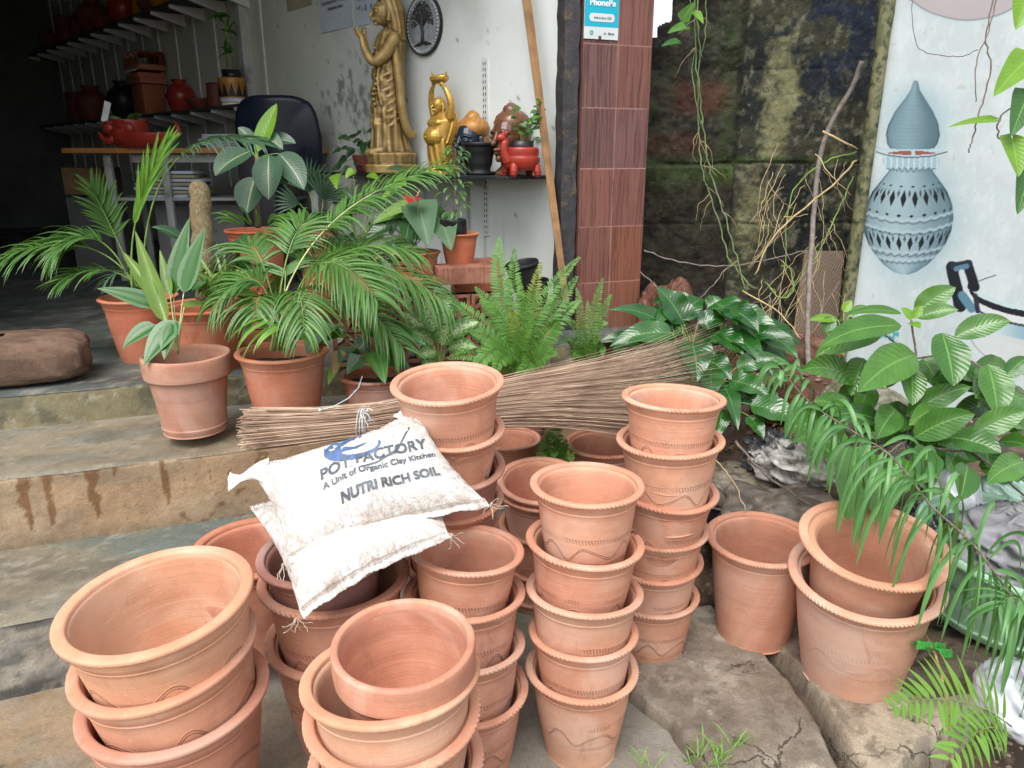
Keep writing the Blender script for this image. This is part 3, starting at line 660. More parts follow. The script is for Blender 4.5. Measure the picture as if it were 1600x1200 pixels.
wgrid('plaster', WP(0, 0), Wd, Wn, 10.2, Z1 - .2, CEIL, .02, c_white, 'wall_paint', lambda A, B: .006 * (fbm(A * 3, B * 3, 3) - .5), parent=ww)
e = MB()
for a, b in ((3.42, 3.52),):
    e.box(WP((a + b) / 2, (Z1 + CEIL) / 2, .03), (.09, b - a, CEIL - Z1), Matrix.Rotation(math.atan2(Wd.y, Wd.x) - R(90), 3, 'Z'))
e.build('pilaster', M['white_metal'], ww, smooth=False)
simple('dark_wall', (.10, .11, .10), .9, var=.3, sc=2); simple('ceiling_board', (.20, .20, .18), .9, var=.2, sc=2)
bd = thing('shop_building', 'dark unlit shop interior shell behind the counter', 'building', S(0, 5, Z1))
def quad(a, b, c, d, name, mat, par):
    MB().add([a, b, c, d], [(0, 1, 2, 3)]).build(name, mat, par, smooth=False)
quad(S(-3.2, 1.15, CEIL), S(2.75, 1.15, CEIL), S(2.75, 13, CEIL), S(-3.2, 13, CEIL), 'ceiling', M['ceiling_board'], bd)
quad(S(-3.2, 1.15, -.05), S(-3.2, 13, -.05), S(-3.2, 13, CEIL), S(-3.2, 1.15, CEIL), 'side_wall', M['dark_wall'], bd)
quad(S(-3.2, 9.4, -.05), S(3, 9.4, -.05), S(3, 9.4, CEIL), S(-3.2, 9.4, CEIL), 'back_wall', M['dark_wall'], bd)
MB().box(S(-2.05, 1.2, (Z1 + CEIL) / 2), (2.3, .12, CEIL - Z1), Matrix.Rotation(math.atan2(U.y, U.x), 3, 'Z')).build('unseen_shade_panel', M['dark_wall'], bd, smooth=False)  # out-of-view panel added across the left front to keep the shop dark
MB().box(S(-.2, 1.28, 3.80), (6.0, .14, .30), Matrix.Rotation(math.atan2(U.y, U.x), 3, 'Z')).build('unseen_shade_lintel', M['dark_wall'], bd, smooth=False)  # fascia above the view, added to darken the shop, kept shallow for some skylight
# --- tiled pillar
PL = Vector((.345, 3.90, 0)); PW = .378; TR_ = .292
zj = PPL(912, 168, PL, Nn).z
def c_tile(A, B):
    col = np.floor(A / (PW / 2)); row = np.floor((B - zj) / TR_); q = nh(col.astype(int), row.astype(int) + 50, 0, 5)
    a = np.array([.150, .058, .045]); b = np.array([.175, .062, .034]); c = np.array([.118, .055, .052])
    k = np.where((q < .33)[..., None], a, np.where((q < .6)[..., None], b, c)) * (.92 + .25 * nh(col.astype(int), row.astype(int) + 9, 3, 2))[..., None]
    wv = A * 150 + 2.4 * fbm(A * 9 + row * 7, B * 7 + col * 5, 31, 3)
    gr = fbm(wv, B * 5 + row * 3, 33, 3)
    k = mixc(k, (.22, .10, .075), ss(.50, .74, gr) * .40); k = mixc(k, (.05, .020, .017), (1 - ss(.30, .46, gr)) * .6)
    ga = np.minimum(np.abs(A - PW / 2 - .003 * (fbm(B * 4, B * 0, 6) - .5)), 9); fb = (B - zj) / TR_; gb = np.abs(fb - np.round(fb)) * TR_
    g = (1 - ss(.0015, .0035, np.minimum(ga, gb))) * (.35 + .65 * ss(.35, .55, fbm(A * 12, B * 12, 44)))
    k = mixc(k, (.36, .20, .17), g * .8)
    return mixc(k, (.16, .085, .055), (1 - ss(.62, .95, B)) * .5)
pil = thing('tiled_pillar', 'square pillar faced with wood-grain maroon tiles and pink grout lines', 'pillar', (PL.x, PL.y, .4))
t = NT('tile_glaze'); k = t.attr('paint'); M['tile_glaze'] = t.fin(k, t.mr(t.noise(t.co(), 5, 3), .3, .7, .38, .6), t.bump(t.noise(t.vm(t.co(), (60, 60, 6)), 1, 3), .25, .002), spec=.45)
wgrid('tile_face', PL, U, -Nn, PW, .35, 3.3, .003, c_tile, 'tile_glaze', parent=pil)
c = PL + U * PW / 2 + Nn * .135; MB().box((c.x, c.y, 1.83), (PW - .002, .26, 2.95), Matrix.Rotation(math.atan2(U.y, U.x), 3, 'Z')).build('core', simple('maroon_side', (.12, .05, .04), .7), pil, smooth=False)
# dark painted timber jamb
jb = MB(); j0 = PL - U * .048 + Nn * .03
rg = random.Random(5); rows = []
for i in range(60):
    z = .45 + i * .049; a = rg.uniform(-.004, .004); bq = rg.uniform(-.004, .004)
    rows.append([tuple(j0 - U * (.040 + a) + Nn * .0 + Vector((0, 0, z))), tuple(j0 + U * (.036 + bq) - Nn * .012 + Vector((0, 0, z))), tuple(j0 + U * (.036 + bq) + Nn * .09 + Vector((0, 0, z))), tuple(j0 - U * (.040 + a) + Nn * .09 + Vector((0, 0, z)))])
jb.grid(rows, True); tag(jb.build('door_post', M['dark_wood'], loc=(j0.x, j0.y, .45), smooth=False), 'chipped black-painted timber post between the white wall and the maroon tiled pillar', 'post')
# --- mossy laterite wall
LY = 4.62
def Lx(px): return (px - 800) / 1208 * LY
def Lz(py): return 1.55 + (245 - py) / 1208 * LY
def lat_c(A, B):
    A = A + Lx(985); px = A / LY * 1208 + 800; py = 245 - (B - 1.55) / LY * 1208
    n1, n2, n3 = fbm(A * 5, B * 5, 61, 6), fbm(A * 13, B * 13, 62, 5), fbm(A * 2, B * 2, 63, 4)
    k = np.zeros(A.shape + (3,)) + np.array([.030, .028, .020])
    k = mixc(k, (.040, .046, .028), ss(.35, .65, n1)); k = mixc(k, (.012, .012, .011), ss(.45, .65, n2) * .8); k = mixc(k, (.085, .08, .06), ss(.58, .70, fbm(A * 30, B * 30, 67, 5)) * .5)
    red = np.maximum(np.exp(-(((px - 1090) / 60) ** 2 + ((py - 155) / 26) ** 2) ** 2), .7 * np.exp(-(((px - 1055) / 55) ** 2 + ((py - 225) / 18) ** 2) ** 2))
    k = mixc(k, (.085, .038, .024), np.clip(red * (-.1 + 1.6 * n2), 0, 1))
    rt = ss(1140, 1152, px + 8 * (n2 - .5))
    r = np.zeros_like(k) + np.array([.040, .042, .028]); r = mixc(r, (.010, .014, .014), ss(.45, .58, n1) * .9)
    lich = np.exp(-(((px - 1208) / 30) ** 2 + ((py - 160) / 95) ** 2) ** 1.5) + .75 * np.exp(-(((px - 1180) / 35) ** 2 + ((py - 330) / 80) ** 2)) + .35 * np.exp(-(((px - 1300) / 40) ** 2 + ((py - 250) / 200) ** 2))
    r = mixc(r, (.25, .25, .13), np.clip(ss(.36, .66, lich * .34 + n2 * .30 + fbm(A * 40, B * 40, 68, 4) * .30) * 1.0, 0, 1) * .85)
    r = mixc(r, (.24, .24, .17), ss(.58, .72, fbm(A * 34, B * 26, 66, 5)) * .40)
    r = mixc(r, (.012, .022, .050), np.exp(-(((px - 1285) / 60) ** 2 + ((py - 60) / 90) ** 2)) * ss(.45, .6, n1) * .9)
    k = mixc(k, (.0, .0, .0), rt * 0) * (1 - rt[..., None]) + r * rt[..., None]
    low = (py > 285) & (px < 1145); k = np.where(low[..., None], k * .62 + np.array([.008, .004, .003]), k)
    ms = np.exp(-((py - 266) / 18) ** 2) * (px < 1150) + np.exp(-((py - 248) / 5) ** 2) * (px > 1150) * .8 + np.exp(-((px - 1132) / 14) ** 2) * (py < 250) * .4
    k = mixc(k, (.050, .090, .020), np.clip(ms * (-.1 + 1.5 * n2), 0, 1) * .9)
    jt = lat_j(A, B); k = mixc(k, (.010, .010, .008), jt * .5)
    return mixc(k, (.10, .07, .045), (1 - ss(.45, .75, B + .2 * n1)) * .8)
def lat_j(A, B):
    w = .02 * (fbm(A * 6, B * 6, 71) - .5); j = np.zeros(A.shape)
    for zz, a0 in ((Lz(253), 1.), (Lz(345), .6), (Lz(118), .35)): j = np.maximum(j, a0 * (1 - ss(.003, .012, np.abs(B + w * 1.6 - zz))) * ss(.38, .5, fbm(A * 3, B * 3, 73)))
    for xx, z0, z1 in ((Lx(1147), 0, 9), (Lx(1100), Lz(345), Lz(253)), (Lx(1265), Lz(420), Lz(253))):
        j = np.maximum(j, (1 - ss(.004, .014, np.abs(A + w - xx))) * (B > z0) * (B < z1))
    return j
def lat_d(A, B):
    A = A + Lx(985); px = A / LY * 1208 + 800; py = 245 - (B - 1.55) / LY * 1208
    rough = np.where(px < 1147, .075, .030)
    d = rough * (fbm(A * 6, B * 6, 81, 6, .6) - .5) - .012 * lat_j(A, B)
    d = d - .07 * ss(262, 250, py) * (px < 1148) * 0 + .045 * ((py > 258) & (px < 1148)) + .02 * (px > 1148)
    return d + .03 * (fbm(A * 2, B * 2, 83, 3) - .5)
sA = np.arange(0, 2.6, .008); sB = np.arange(.2, 3.0, .008); AA, BB = np.meshgrid(sA, sB, indexing='ij')
pxx = (AA + Lx(985)) / LY * 1208 + 800; lim = np.where(pxx < 1016, Lz(72), np.where(pxx < 1037, Lz(58 - (pxx - 1016) * .5), 9.)) + .02 * (fbm(AA * 20, BB * 0, 5) - .5)
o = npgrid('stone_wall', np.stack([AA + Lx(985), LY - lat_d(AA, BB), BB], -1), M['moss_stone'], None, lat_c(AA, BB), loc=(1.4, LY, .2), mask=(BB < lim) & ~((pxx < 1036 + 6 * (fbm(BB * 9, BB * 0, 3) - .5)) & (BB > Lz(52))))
tag(o, 'old laterite block wall dark with moss and yellow lichen, between the pillar and the drainpipe', 'wall')
# --- drainpipe
pp = Vector((1.722, 3.75, 0)); mb = MB(); pts = [(pp.x, pp.y, .2 + i * .1) for i in range(32)]
mb.tube(pts, [.031 * (1 + .12 * (i == 20)) for i in range(32)], 20)
t = NT('algae_pipe'); c = t.co(); n = t.noise(t.vm(c, (8, 8, 3)), 3, 6, .7)
k = t.mix(t.mr(n, .3, .6), (.055, .065, .022), (.17, .165, .085)); k = t.mix(t.mr(t.noise(c, 30, 5), .45, .65), k, (.02, .032, .012))
M['algae_pipe'] = t.fin(k, .6, t.bump(n, .3, .004))
tag(mb.build('drainpipe', M['algae_pipe'], loc=(pp.x, pp.y, .2)), 'upright algae-stained pipe at the left edge of the painted wall', 'pipe')
mb = MB(); q0 = P(1258, 392, 4.45); q1 = P(1318, 392, 4.45); q2 = P(1305, 560, 4.3); q3 = P(1235, 560, 4.3)
nb = (q1 - q0).cross(q3 - q0).normalized() * .02
mb.add([q0, q1, q2, q3, q0 + nb, q1 + nb, q2 + nb, q3 + nb], [(0, 1, 2, 3), (7, 6, 5, 4), (0, 4, 5, 1), (1, 5, 6, 2), (2, 6, 7, 3), (3, 7, 4, 0)])
t = NT('board_brown'); c = t.co(); s_ = t.sep(c); w = t.math('SINE', t.math('ADD', t.math('MULTIPLY', s_[2], 240), t.math('MULTIPLY', t.math('PINGPONG', s_[0], .06), 400)))
k = t.mix(t.mr(w, -.2, .8), (.12, .085, .055), (.22, .16, .105)); M['board_brown'] = t.fin(k, .7, t.bump(w, .3, .003))
tag(mb.build('herringbone_board', M['board_brown'], smooth=False, loc=q3), 'brown board with a herringbone pattern leaning behind the drainpipe', 'board')
# --- painted wall with mural (paint is flat on the plaster)
MD = Vector((.93, -.367, 0)).normalized(); MN = Vector((-.367, -.93, 0)).normalized(); M0 = Vector((1.757, 3.76, 0))
def mural(A, B):
    X = M0.x + MD.x * A; Y = M0.y + MD.y * A; rz = B - CAM_H
    d = Y * CP - rz * SP; up = Y * SP + rz * CP
    x = 800 + X / d * FPX; y = 600 - up / d * FPX
    x = x + 1.2 * (fbm(A * 25, B * 25, 3, 2) - .5); y = y + 1.2 * (fbm(A * 25, B * 25, 4, 2) - .5)
    k = np.zeros(A.shape + (3,)) + np.array([.44, .495, .505])
    k = mixc(k, (.37, .43, .44), ss(.45, .62, fbm(A * 5, B * 5, 91)) * .6); k = mixc(k, (.52, .57, .57), ss(.5, .75, fbm(A * 60, B * 22, 92, 4)) * .3)
    k = mixc(k, (.30, .30, .26), ss(.78, .84, fbm(A * 35, B * 35, 93, 3)) * .4)
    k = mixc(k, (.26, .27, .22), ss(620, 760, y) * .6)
    # pot belly at the top
    e = ((x - 1512) / 118) ** 2 + ((y + 60) / 92) ** 2
    k = mixc(k, (.30, .42, .46), np.exp(-np.maximum(e - 1, 0) * 9) * .5)
    k = mixc(k, (.34, .31, .32), (1 - ss(.96, 1.0, e)) * 1.); k = mixc(k, (.12, .11, .12), (1 - ss(.0, .05, np.abs(e - .985))) * .7)
    # hanging clay lamp
    lean = (y - 280) * -.055
    ctr = 1421 + lean + 1.5
    ys = np.array([126, 140, 155, 175, 195, 210, 225, 234]); rs = np.array([4, 8, 17, 31, 40, 43, 40, 33])
    yb = np.array([250, 264, 280, 300, 322, 340, 362, 382, 400, 414, 425, 429]); rb = np.array([28, 33, 45, 60, 69, 71, 69, 61, 48, 34, 18, 4])
    r1 = np.interp(y, ys, rs, left=-9, right=-9); r2 = np.interp(y, yb, rb, left=-9, right=-9); dx = x - ctr
    rr = np.maximum(r1, r2)
    glow = np.exp(-(((dx - 6) / 78) ** 2 + ((y - 345) / 92) ** 2) ** 2) + .9 * np.exp(-(((dx - 6) / 52) ** 2 + ((y - 190) / 62) ** 2) ** 2)
    k = mixc(k, (.15, .29, .35), np.clip(glow, 0, 1) * .62)
    def vol(r, c1, c2, c3):
        u = np.clip(dx / np.maximum(r, 1), -1, 1); q = np.zeros(A.shape + (3,)) + np.array(c1)
        q = mixc(q, c2, ss(.0, 1., np.abs(u + .25) / 1.2)); return mixc(q, c3, ss(.86, 1., np.abs(u)))
    m1 = ss(0, 1.5, r1 - np.abs(dx)); k = k * (1 - m1[..., None]) + vol(r1, (.16, .25, .29), (.065, .12, .15), (.025, .05, .065)) * m1[..., None]
    ln = (1 - ss(0, .8, np.abs(((y + .001 * dx ** 2) % 6) - 3))) * m1; k = mixc(k, (.09, .15, .18), ln * .35)
    m2 = ss(0, 1.5, r2 - np.abs(dx)); k = k * (1 - m2[..., None]) + vol(r2, (.25, .345, .38), (.10, .165, .195), (.04, .07, .085)) * m2[..., None]
    ang = np.arcsin(np.clip(dx / np.maximum(rr, 1), -1, 1))
    bow = .0028 * dx ** 2
    def holes(yc, hh, n, ph, w0):
        a = (ang * n / math.pi + ph) % 1 - .5; yy = (y + bow - yc) / hh
        return (1 - ss(w0 * .8, w0, np.abs(a) / np.clip(np.abs(1 - np.abs(yy)), .05, 1))) * (np.abs(yy) < 1) * m2
    dk = (.005, .008, .012)
    k = mixc(k, dk, holes(311, 14, 11, 0, .30)); k = mixc(k, dk, holes(303, 7, 11, .5, .16) * .8); k = mixc(k, dk, holes(381, 12, 11, .2, .28)); k = mixc(k, dk, holes(374, 6, 11, .7, .15) * .8)
    for yc, n, hh in ((338, 11, 2.6), (292, 9, 1.8), (366, 13, 1.8), (397, 12, 1.8)): k = mixc(k, dk, holes(yc, hh, n, .25, .22))
    for yc, st_ in ((346, 1), (364, 1), (397, 1), (408, 1), (262, 2)):
        sc = yc + 2.5 * np.abs(np.sin(ang * 12)) * st_; dd = y + bow - sc
        k = mixc(k, (.33, .42, .45), np.exp(-((dd + 3.2) / 2.2) ** 2) * m2 * .7); k = mixc(k, (.05, .09, .11), np.exp(-((dd - 1.5) / 1.3) ** 2) * m2 * .85)
    # flared collar
    fr = (np.abs(dx) < 45 - np.abs(y - 252) * .5) & (y > 244) & (y < 262 + 2.5 * np.abs(np.sin(dx * .32))); k = mixc(k, (.25, .35, .39), fr * 1.)
    k = mixc(k, (.10, .16, .19), (np.abs(y - 262 - 2.5 * np.abs(np.sin(dx * .32))) < 1.2) & (np.abs(dx) < 40)); k = mixc(k, (.36, .46, .50), fr & (np.abs((dx % 9) - 4.5) < 1.4))
    pt = (np.abs(y - (240 - .0035 * dx ** 2)) < 6 * (1 - (dx / 60) ** 2)) & (np.abs(dx) < 58); k = mixc(k, (.32, .44, .48), pt * 1.)
    inn = (np.abs(y - 239) < 3.6 * (1 - (dx / 40) ** 2)) & (np.abs(dx) < 38) & (np.abs(dx - 2) > 3); k = mixc(k, (.20, .075, .055), inn * 1.)
    k = mixc(k, (.07, .11, .13), (np.abs(y - (246 - .0028 * dx ** 2)) < 1.1) & (np.abs(dx) < 56))
    # steel vessel
    def line(xa, ya, xb, yb, w):
        L = math.hypot(xb - xa, yb - ya); tt = np.clip(((x - xa) * (xb - xa) + (y - ya) * (yb - ya)) / L ** 2, 0, 1)
        return 1 - ss(w - .8, w + .8, np.hypot(x - xa - tt * (xb - xa), y - ya - tt * (yb - ya)))
    cv = 452 + 52 * np.sqrt(np.clip(1 - ((x - 1700) / 186) ** 2, 0, 1)) - 5
    ins = (x > 1514) & (y > cv - 12)
    bl = ins & (y < cv + 45 + .05 * (x - 1514)); k = mixc(k, (.40, .50, .52), bl * .9)
    k = mixc(k, (.13, .26, .32), bl * ss(1550, 1600, x) * .7 * (y > cv + 20))
    lo = (((x - 1700) / 190) ** 2 + ((y - 505) / 95) ** 2); k = mixc(k, (.45, .48, .48), ((lo < 1) & (y > cv + 40)) * .8); k = mixc(k, (.12, .14, .15), (1 - ss(0, .02, np.abs(lo - 1))) * (y > 500) * .8)
    b1_ = (x > 1512) & (np.abs(y - cv) < 5); b2_ = (x > 1512) & (np.abs(y - cv - 11) < 5.5); b3_ = (x > 1514) & (np.abs(y - cv - 18) < 2)
    k = mixc(k, (.50, .52, .53), b2_ * 1.); k = mixc(k, dk, b1_ * 1.); k = mixc(k, dk, b3_ * .9)
    k = mixc(k, (.004, .007, .012), line(1488, 418, 1500, 478, 10)); k = mixc(k, (.004, .007, .012), line(1512, 414, 1523, 448, 8)); k = mixc(k, (.012, .02, .03), line(1490, 416, 1514, 412, 6))
    k = mixc(k, (.07, .16, .22), line(1494, 420, 1510, 416, 4)); k = mixc(k, (.42, .48, .50), line(1502, 425, 1507, 444, 4)); k = mixc(k, (.08, .18, .24), line(1504, 462, 1518, 482, 7)); k = mixc(k, (.012, .02, .03), line(1524, 462, 1528, 486, 4))
    k = mixc(k, (.03, .04, .05), line(1527, 440, 1556, 430, .8))
    # blue dabs and black flower stencil near the foot
    for a, b in ((1382, 524), (1392, 528), (1400, 522), (1475, 640), (1502, 668)): k = mixc(k, (.02, .26, .32), (np.hypot(x - a, (y - b) * 1.4) < 5 + 2 * np.sin(x)) * .9)
    fx, fy = x - 1579, y - 674; fr_ = np.hypot(fx, fy); fa = np.arctan2(fy, fx)
    k = mixc(k, (.01, .01, .012), ((fr_ < 16) & (fr_ > 2.5) & (np.abs(((fa + .5) % (math.pi / 3)) - math.pi / 6) < .30 * np.sin(np.clip(fr_ / 16, 0, 1) * 3.0) + .02)) * 1.)
    return k
wgrid('mural_wall', M0, MD, MN, 1.5, .05, 2.9, .0033, mural, 'wall_paint', lambda A, B: .004 * (fbm(A * 5, B * 5, 3) - .5), 'pale blue painted wall with a grey hanging clay lamp and steel vessel mural', 'wall')
# ================================================================ soil bags
t = NT('woven_white'); c = t.co(); uv = t.sep(t.co('UV'))
n = t.noise(c, 5, 5, .6); d = t.noise(c, 38, 5, .7)
k = t.mix(t.mr(n, .4, .7, 0, .3), (.70, .685, .655), (.55, .51, .47))
eu = t.math('MINIMUM', uv[0], t.math('SUBTRACT', 1.0, uv[0])); ev = t.math('MINIMUM', uv[1], t.math('SUBTRACT', 1.0, uv[1])); ed = t.math('MINIMUM', eu, ev)
k = t.mix(t.math('MULTIPLY', t.mr(ed, .0, .16, 1, 0), t.mr(d, .42, .66, .0, .55)), k, (.36, .21, .13))
k = t.mix(t.math('MULTIPLY', t.mr(uv[1], .0, .45, 1, .25), t.mr(t.noise(c, 150, 2), .66, .72, 0, .75)), k, (.28, .17, .11))
wx = t.math('SINE', t.math('MULTIPLY', uv[0], 900)); wy = t.math('SINE', t.math('MULTIPLY', uv[1], 620)); wv = t.math('MULTIPLY', wx, wy)
cr = t.noise(t.comb(t.math('MULTIPLY', uv[0], 16), t.math('MULTIPLY', uv[1], 5), 0), 2.2, 5, .7, .8)
b = t.bump(wv, .12, .0008); b = t.bump(cr, .9, .014, b)
M['woven_white'] = t.fin(k, .55, b, spec=.35)
tr = t.new('ShaderNodeBsdfTranslucent'); t.put(tr.inputs[0], k)
simple('ink_grey', (.10, .115, .135), .7, var=.5, sc=30); simple('ink_blue', (.075, .135, .27), .7, var=.35, sc=30); simple('thread', (.50, .42, .33), .9, var=.3, sc=60)
class Bag:
    def __init__(s, c4, T, seed, amp=.010, p=3.2, sag=0):
        s.c = [Vector(v) for v in c4]; s.T = T; s.seed = seed; s.amp = amp; s.p = p
        s.n = (s.c[1] - s.c[0]).cross(s.c[3] - s.c[0]).normalized(); s.sag = sag
    def at(s, u, v, top=1, off=0):
        a, b, c, d = s.c; ex = 1 - abs(2 * u - 1) ** s.p; ey = 1 - abs(2 * v - 1) ** s.p
        pin = .035 * math.sin(math.pi * v) * (1 - 2 * u) * (1 if True else 0); pv = .06 * math.sin(math.pi * u) * (1 - 2 * v)
        uu, vv = u + pin, v + pv
        base = (a * (1 - uu) + b * uu) * (1 - vv) + (d * (1 - uu) + c * uu) * vv
        f = max(0, ex * ey) ** .62
        w = float(fbm(np.array(u * 6.0), np.array(v * 3.5), s.seed, 5)) - .5
        e = math.exp(-min(u, 1 - u, v, 1 - v) / .07); rip = float(vn(np.array(u * 26), np.array(v * 26), s.seed + 4)) - .5
        big = float(vn(np.array(u * 2.6), np.array(v * 2.2), s.seed + 9)) - .5
        return base + s.n * (top * s.T * f * (1 + .35 * big) + s.amp * w * 2 * f ** .5 + .010 * rip * e * (1 if top > 0 else 0) + off - s.sag * f)
def bag(B, name, label, group, ears=(), nu=110, nv=80):
    root = B.root = thing(name, label, 'soil bag', (B.c[0] + B.c[1] + B.c[2] + B.c[3]) / 4 - B.n * B.T, group)
    mb = MB()
    for top in (1, -1):
        rows = [[B.at(i / nu, j / nv, top if top > 0 else -.8) for i in range(nu + 1)] for j in range(nv + 1)]
        if top < 0: rows = rows[::-1]
        uv = [((i / nu), (j / nv) if top > 0 else 1 - j / nv) for j in range(nv + 1) for i in range(nu + 1)]
        mb.grid(rows, uv=uv)
    mb.build('sack', M['woven_white'], root)
    rg = random.Random(B.seed)
    # stitched hems with flat frayed flange
    for e, nm in ((0, 'hem'), (2, 'hem')):
        rows = []; uvs = []; N = 120
        for i in range(N + 1):
            u = i / N; v = 0 if e == 0 else 1; p = B.at(u, v, 0); o = (B.c[0] - B.c[3]).normalized() if e == 0 else (B.c[3] - B.c[0]).normalized()
            wv = .0015 * math.sin(u * 34 + B.seed) + .003 * (float(vn(np.array(u * 14), np.array(B.seed * 1.), 3)) - .5) + rg.uniform(-.0015, .0015); L = .013 + .004 * (float(vn(np.array(u * 9), np.array(2. + e), 5)))
            rows.append([p - o * .01 + B.n * .003, p + o * L * .5 + B.n * (wv + .002), p + o * L + B.n * wv * 1.6, p + o * L + B.n * (wv * 1.6 - .002), p - o * .01 - B.n * .003])
            uvs += [(u, .02)] * 5
        MB().grid(rows, uv=uvs).build(nm, M['woven_white'], root)
        st = MB()
        for i in range(0, 100):
            u0, u1 = (i + .1) / 100, (i + .75) / 100; v = .012 if e == 0 else .988
            st.tube([B.at(u0, v, 1, .0035), B.at(u1, v, 1, .0035)], .0010, 4)
        st.build('stitching', M['thread'], root)
    for cidx, dirp, L, w in ears:                                 # gathered corner ears with frayed thread
        c0 = B.c[cidx]; tip = dirp; mb = MB(); rows = []; n = 14; cen = (B.c[0] + B.c[2]) / 2
        st0 = c0 + (cen - c0).normalized() * .05; ax = (tip - st0); sd_ = ax.cross(B.n).normalized(); up = sd_.cross(ax).normalized()
        for i in range(n + 1):
            q = i / n; r1 = w * (1 - .75 * math.sin(q * math.pi * .62)) + (.4 * w * max(0, q - .72) / .28); p = st0 + ax * q + up * .010 * math.sin(q * 5)
            rows.append([p + sd_ * r1 * math.cos(a) * (1 + .15 * math.sin(3 * a + q * 4)) + up * r1 * .42 * math.sin(a) * (1 + .3 * math.sin(5 * a + q * 6)) for a in [k2 * 2 * math.pi / 28 for k2 in range(28)]])
        mb.grid(rows, True, uv=[(.1, .6)] * (28 * (n + 1))); mb.build('gathered_corner', M['woven_white'], root)
    for cidx in (0, 1):
        fr = MB()
        c0 = B.c[cidx] + (B.c[cidx] - (B.c[0] + B.c[2]) / 2).normalized() * .012
        for q in range(7):
            pts = [c0]; dv = Vector((rg.uniform(-1, 1), rg.uniform(-1, .3), -.6)).normalized()
            for k2 in range(7): dv = (dv + Vector((rg.uniform(-.7, .7), rg.uniform(-.7, .7), rg.uniform(-.7, .5)))).normalized(); pts.append(pts[-1] + dv * .0065)
            fr.tube(pts, .0008, 4)
        fr.build('frayed_thread', M['thread'], root)
    return root
# the printed face: letters sit flat on the cloth, following its curve
def text_pts(txt, size=1.0, fine=0):
    cu = bpy.data.curves.new('t', 'FONT'); cu.body = txt; cu.size = size; cu.align_x = 'LEFT'; cu.resolution_u = 4
    o = bpy.data.objects.new('t', cu); COL.objects.link(o); dg = bpy.context.evaluated_depsgraph_get()
    me = bpy.data.meshes.new_from_object(o.evaluated_get(dg)); COL.objects.unlink(o); bpy.data.objects.remove(o)
    v = [tuple(x.co) for x in me.vertices]; f = [tuple(p.vertices) for p in me.polygons]; bpy.data.meshes.remove(me); return v, f
def bold(vf, k):                          # thicken strokes by stacking slightly shifted copies
    v, f = vf; V = []; F = []
    for i, (dx, dy) in enumerate(((0, 0), (k, 0), (0, k), (k, k))):
        b = len(V); V += [(x + dx, y + dy, i * .00012) for x, y, z in v]; F += [tuple(q + b for q in ff) for ff in f]
    return V, F
def print_on(root, name, mat, vf, mapf):
    v, f = vf; return MB().add([mapf(x, y, z) for x, y, z in v], f).build(name, M[mat], root, smooth=False)
def subdiv_poly(pts, n=3):
    out = []
    for i in range(len(pts)):
        a, b = pts[i], pts[(i + 1) % len(pts)]
        for q in range(n): out.append((a[0] + (b[0] - a[0]) * q / n, a[1] + (b[1] - a[1]) * q / n))
    return out
def ribbon(pts, ws):
    V = []; F = []
    for i, p in enumerate(pts):
        a = pts[max(i - 1, 0)]; b = pts[min(i + 1, len(pts) - 1)]; dx, dy = b[0] - a[0], b[1] - a[1]; L = math.hypot(dx, dy) or 1
        w = ws[i] if hasattr(ws, '__len__') else ws; V += [(p[0] - dy / L * w, p[1] + dx / L * w, 0), (p[0] + dy / L * w, p[1] - dx / L * w, 0)]
    for i in range(len(pts) - 1): F.append((2 * i, 2 * i + 1, 2 * i + 3, 2 * i + 2))
    return V, F
lower = Bag([P(470, 958, 1.60), P(700, 834, 1.70), P(690, 735, 2.02), P(392, 795, 1.86)], .085, 11, p=2.6, sag=.015)
bag(lower, 'soil_bag', 'blank white woven soil bag squashed underneath the printed one', 'woven soil bags on the pots', ears=())
upper = Bag([P(450, 872, 1.67), P(760, 784, 1.76), P(655, 650, 1.87), P(392, 736, 1.84)], .084, 23, p=2.5, amp=.010)
ub = bag(upper, 'soil_bag', 'white woven soil bag printed with a blue round emblem and grey lettering', 'woven soil bags on the pots',
         ears=((3, P(357, 748, 1.82), .1, .040), (2, P(627, 642, 1.93), .1, .030)))
def inv_uv():                            # photo pixel -> bag uv, by search on the finished surface
    T = []
    for i in range(61):
        for j in range(61):
            p = upper.at(i / 60, j / 60, 1); r = p - cam.location; d = r.y * CP - r.z * SP
            T.append((800 + r.x / d * FPX, 600 - (r.y * SP + r.z * CP) / d * FPX, i / 60, j / 60))
    return np.array(T)
TT = inv_uv()
def uv_of(px, py):
    d = np.hypot(TT[:, 0] - px, TT[:, 1] - py); k = np.argsort(d)[:6]; w = 1 / (d[k] + .5) ** 2
    return (TT[k, 2] * w).sum() / w.sum(), (TT[k, 3] * w).sum() / w.sum()
def line_map(p0, p1, width, hpx):        # a line of print whose baseline runs from pixel p0 to p1
    (u0, v0), (u1, v1) = uv_of(*p0), uv_of(*p1)
    hx, hy = uv_of(p0[0] - hpx * .12, p0[1] - hpx); du, dv = hx - u0, hy - v0
    def f(x, y, z):
        s = x / width; return upper.at(u0 + (u1 - u0) * s + du * y, v0 + (v1 - v0) * s + dv * y, 1, .0016 + z)
    return f
for txt, p0, p1, hpx, bk, nm in (('POT FACTORY', (500, 752), (668, 701), 17, .05, 'brand_line'), ('A Unit of Organic Clay Kitchen', (505, 767), (681, 714), 10.5, .06, 'tagline'), ('NUTRI RICH SOIL', (533, 789), (689, 743), 18, .085, 'product_line')):
    vf = bold(text_pts(txt), bk); w = max(x for x, y, z in vf[0])
    print_on(ub, 'printed_letters', 'ink_grey', vf, line_map(p0, p1, w, hpx * 1.35))
def emb(x, y, z=0): u, v = uv_of(556 + x * 46, 700 - y * 17 - x * 10); return upper.at(u, v, 1, .0016 + z)
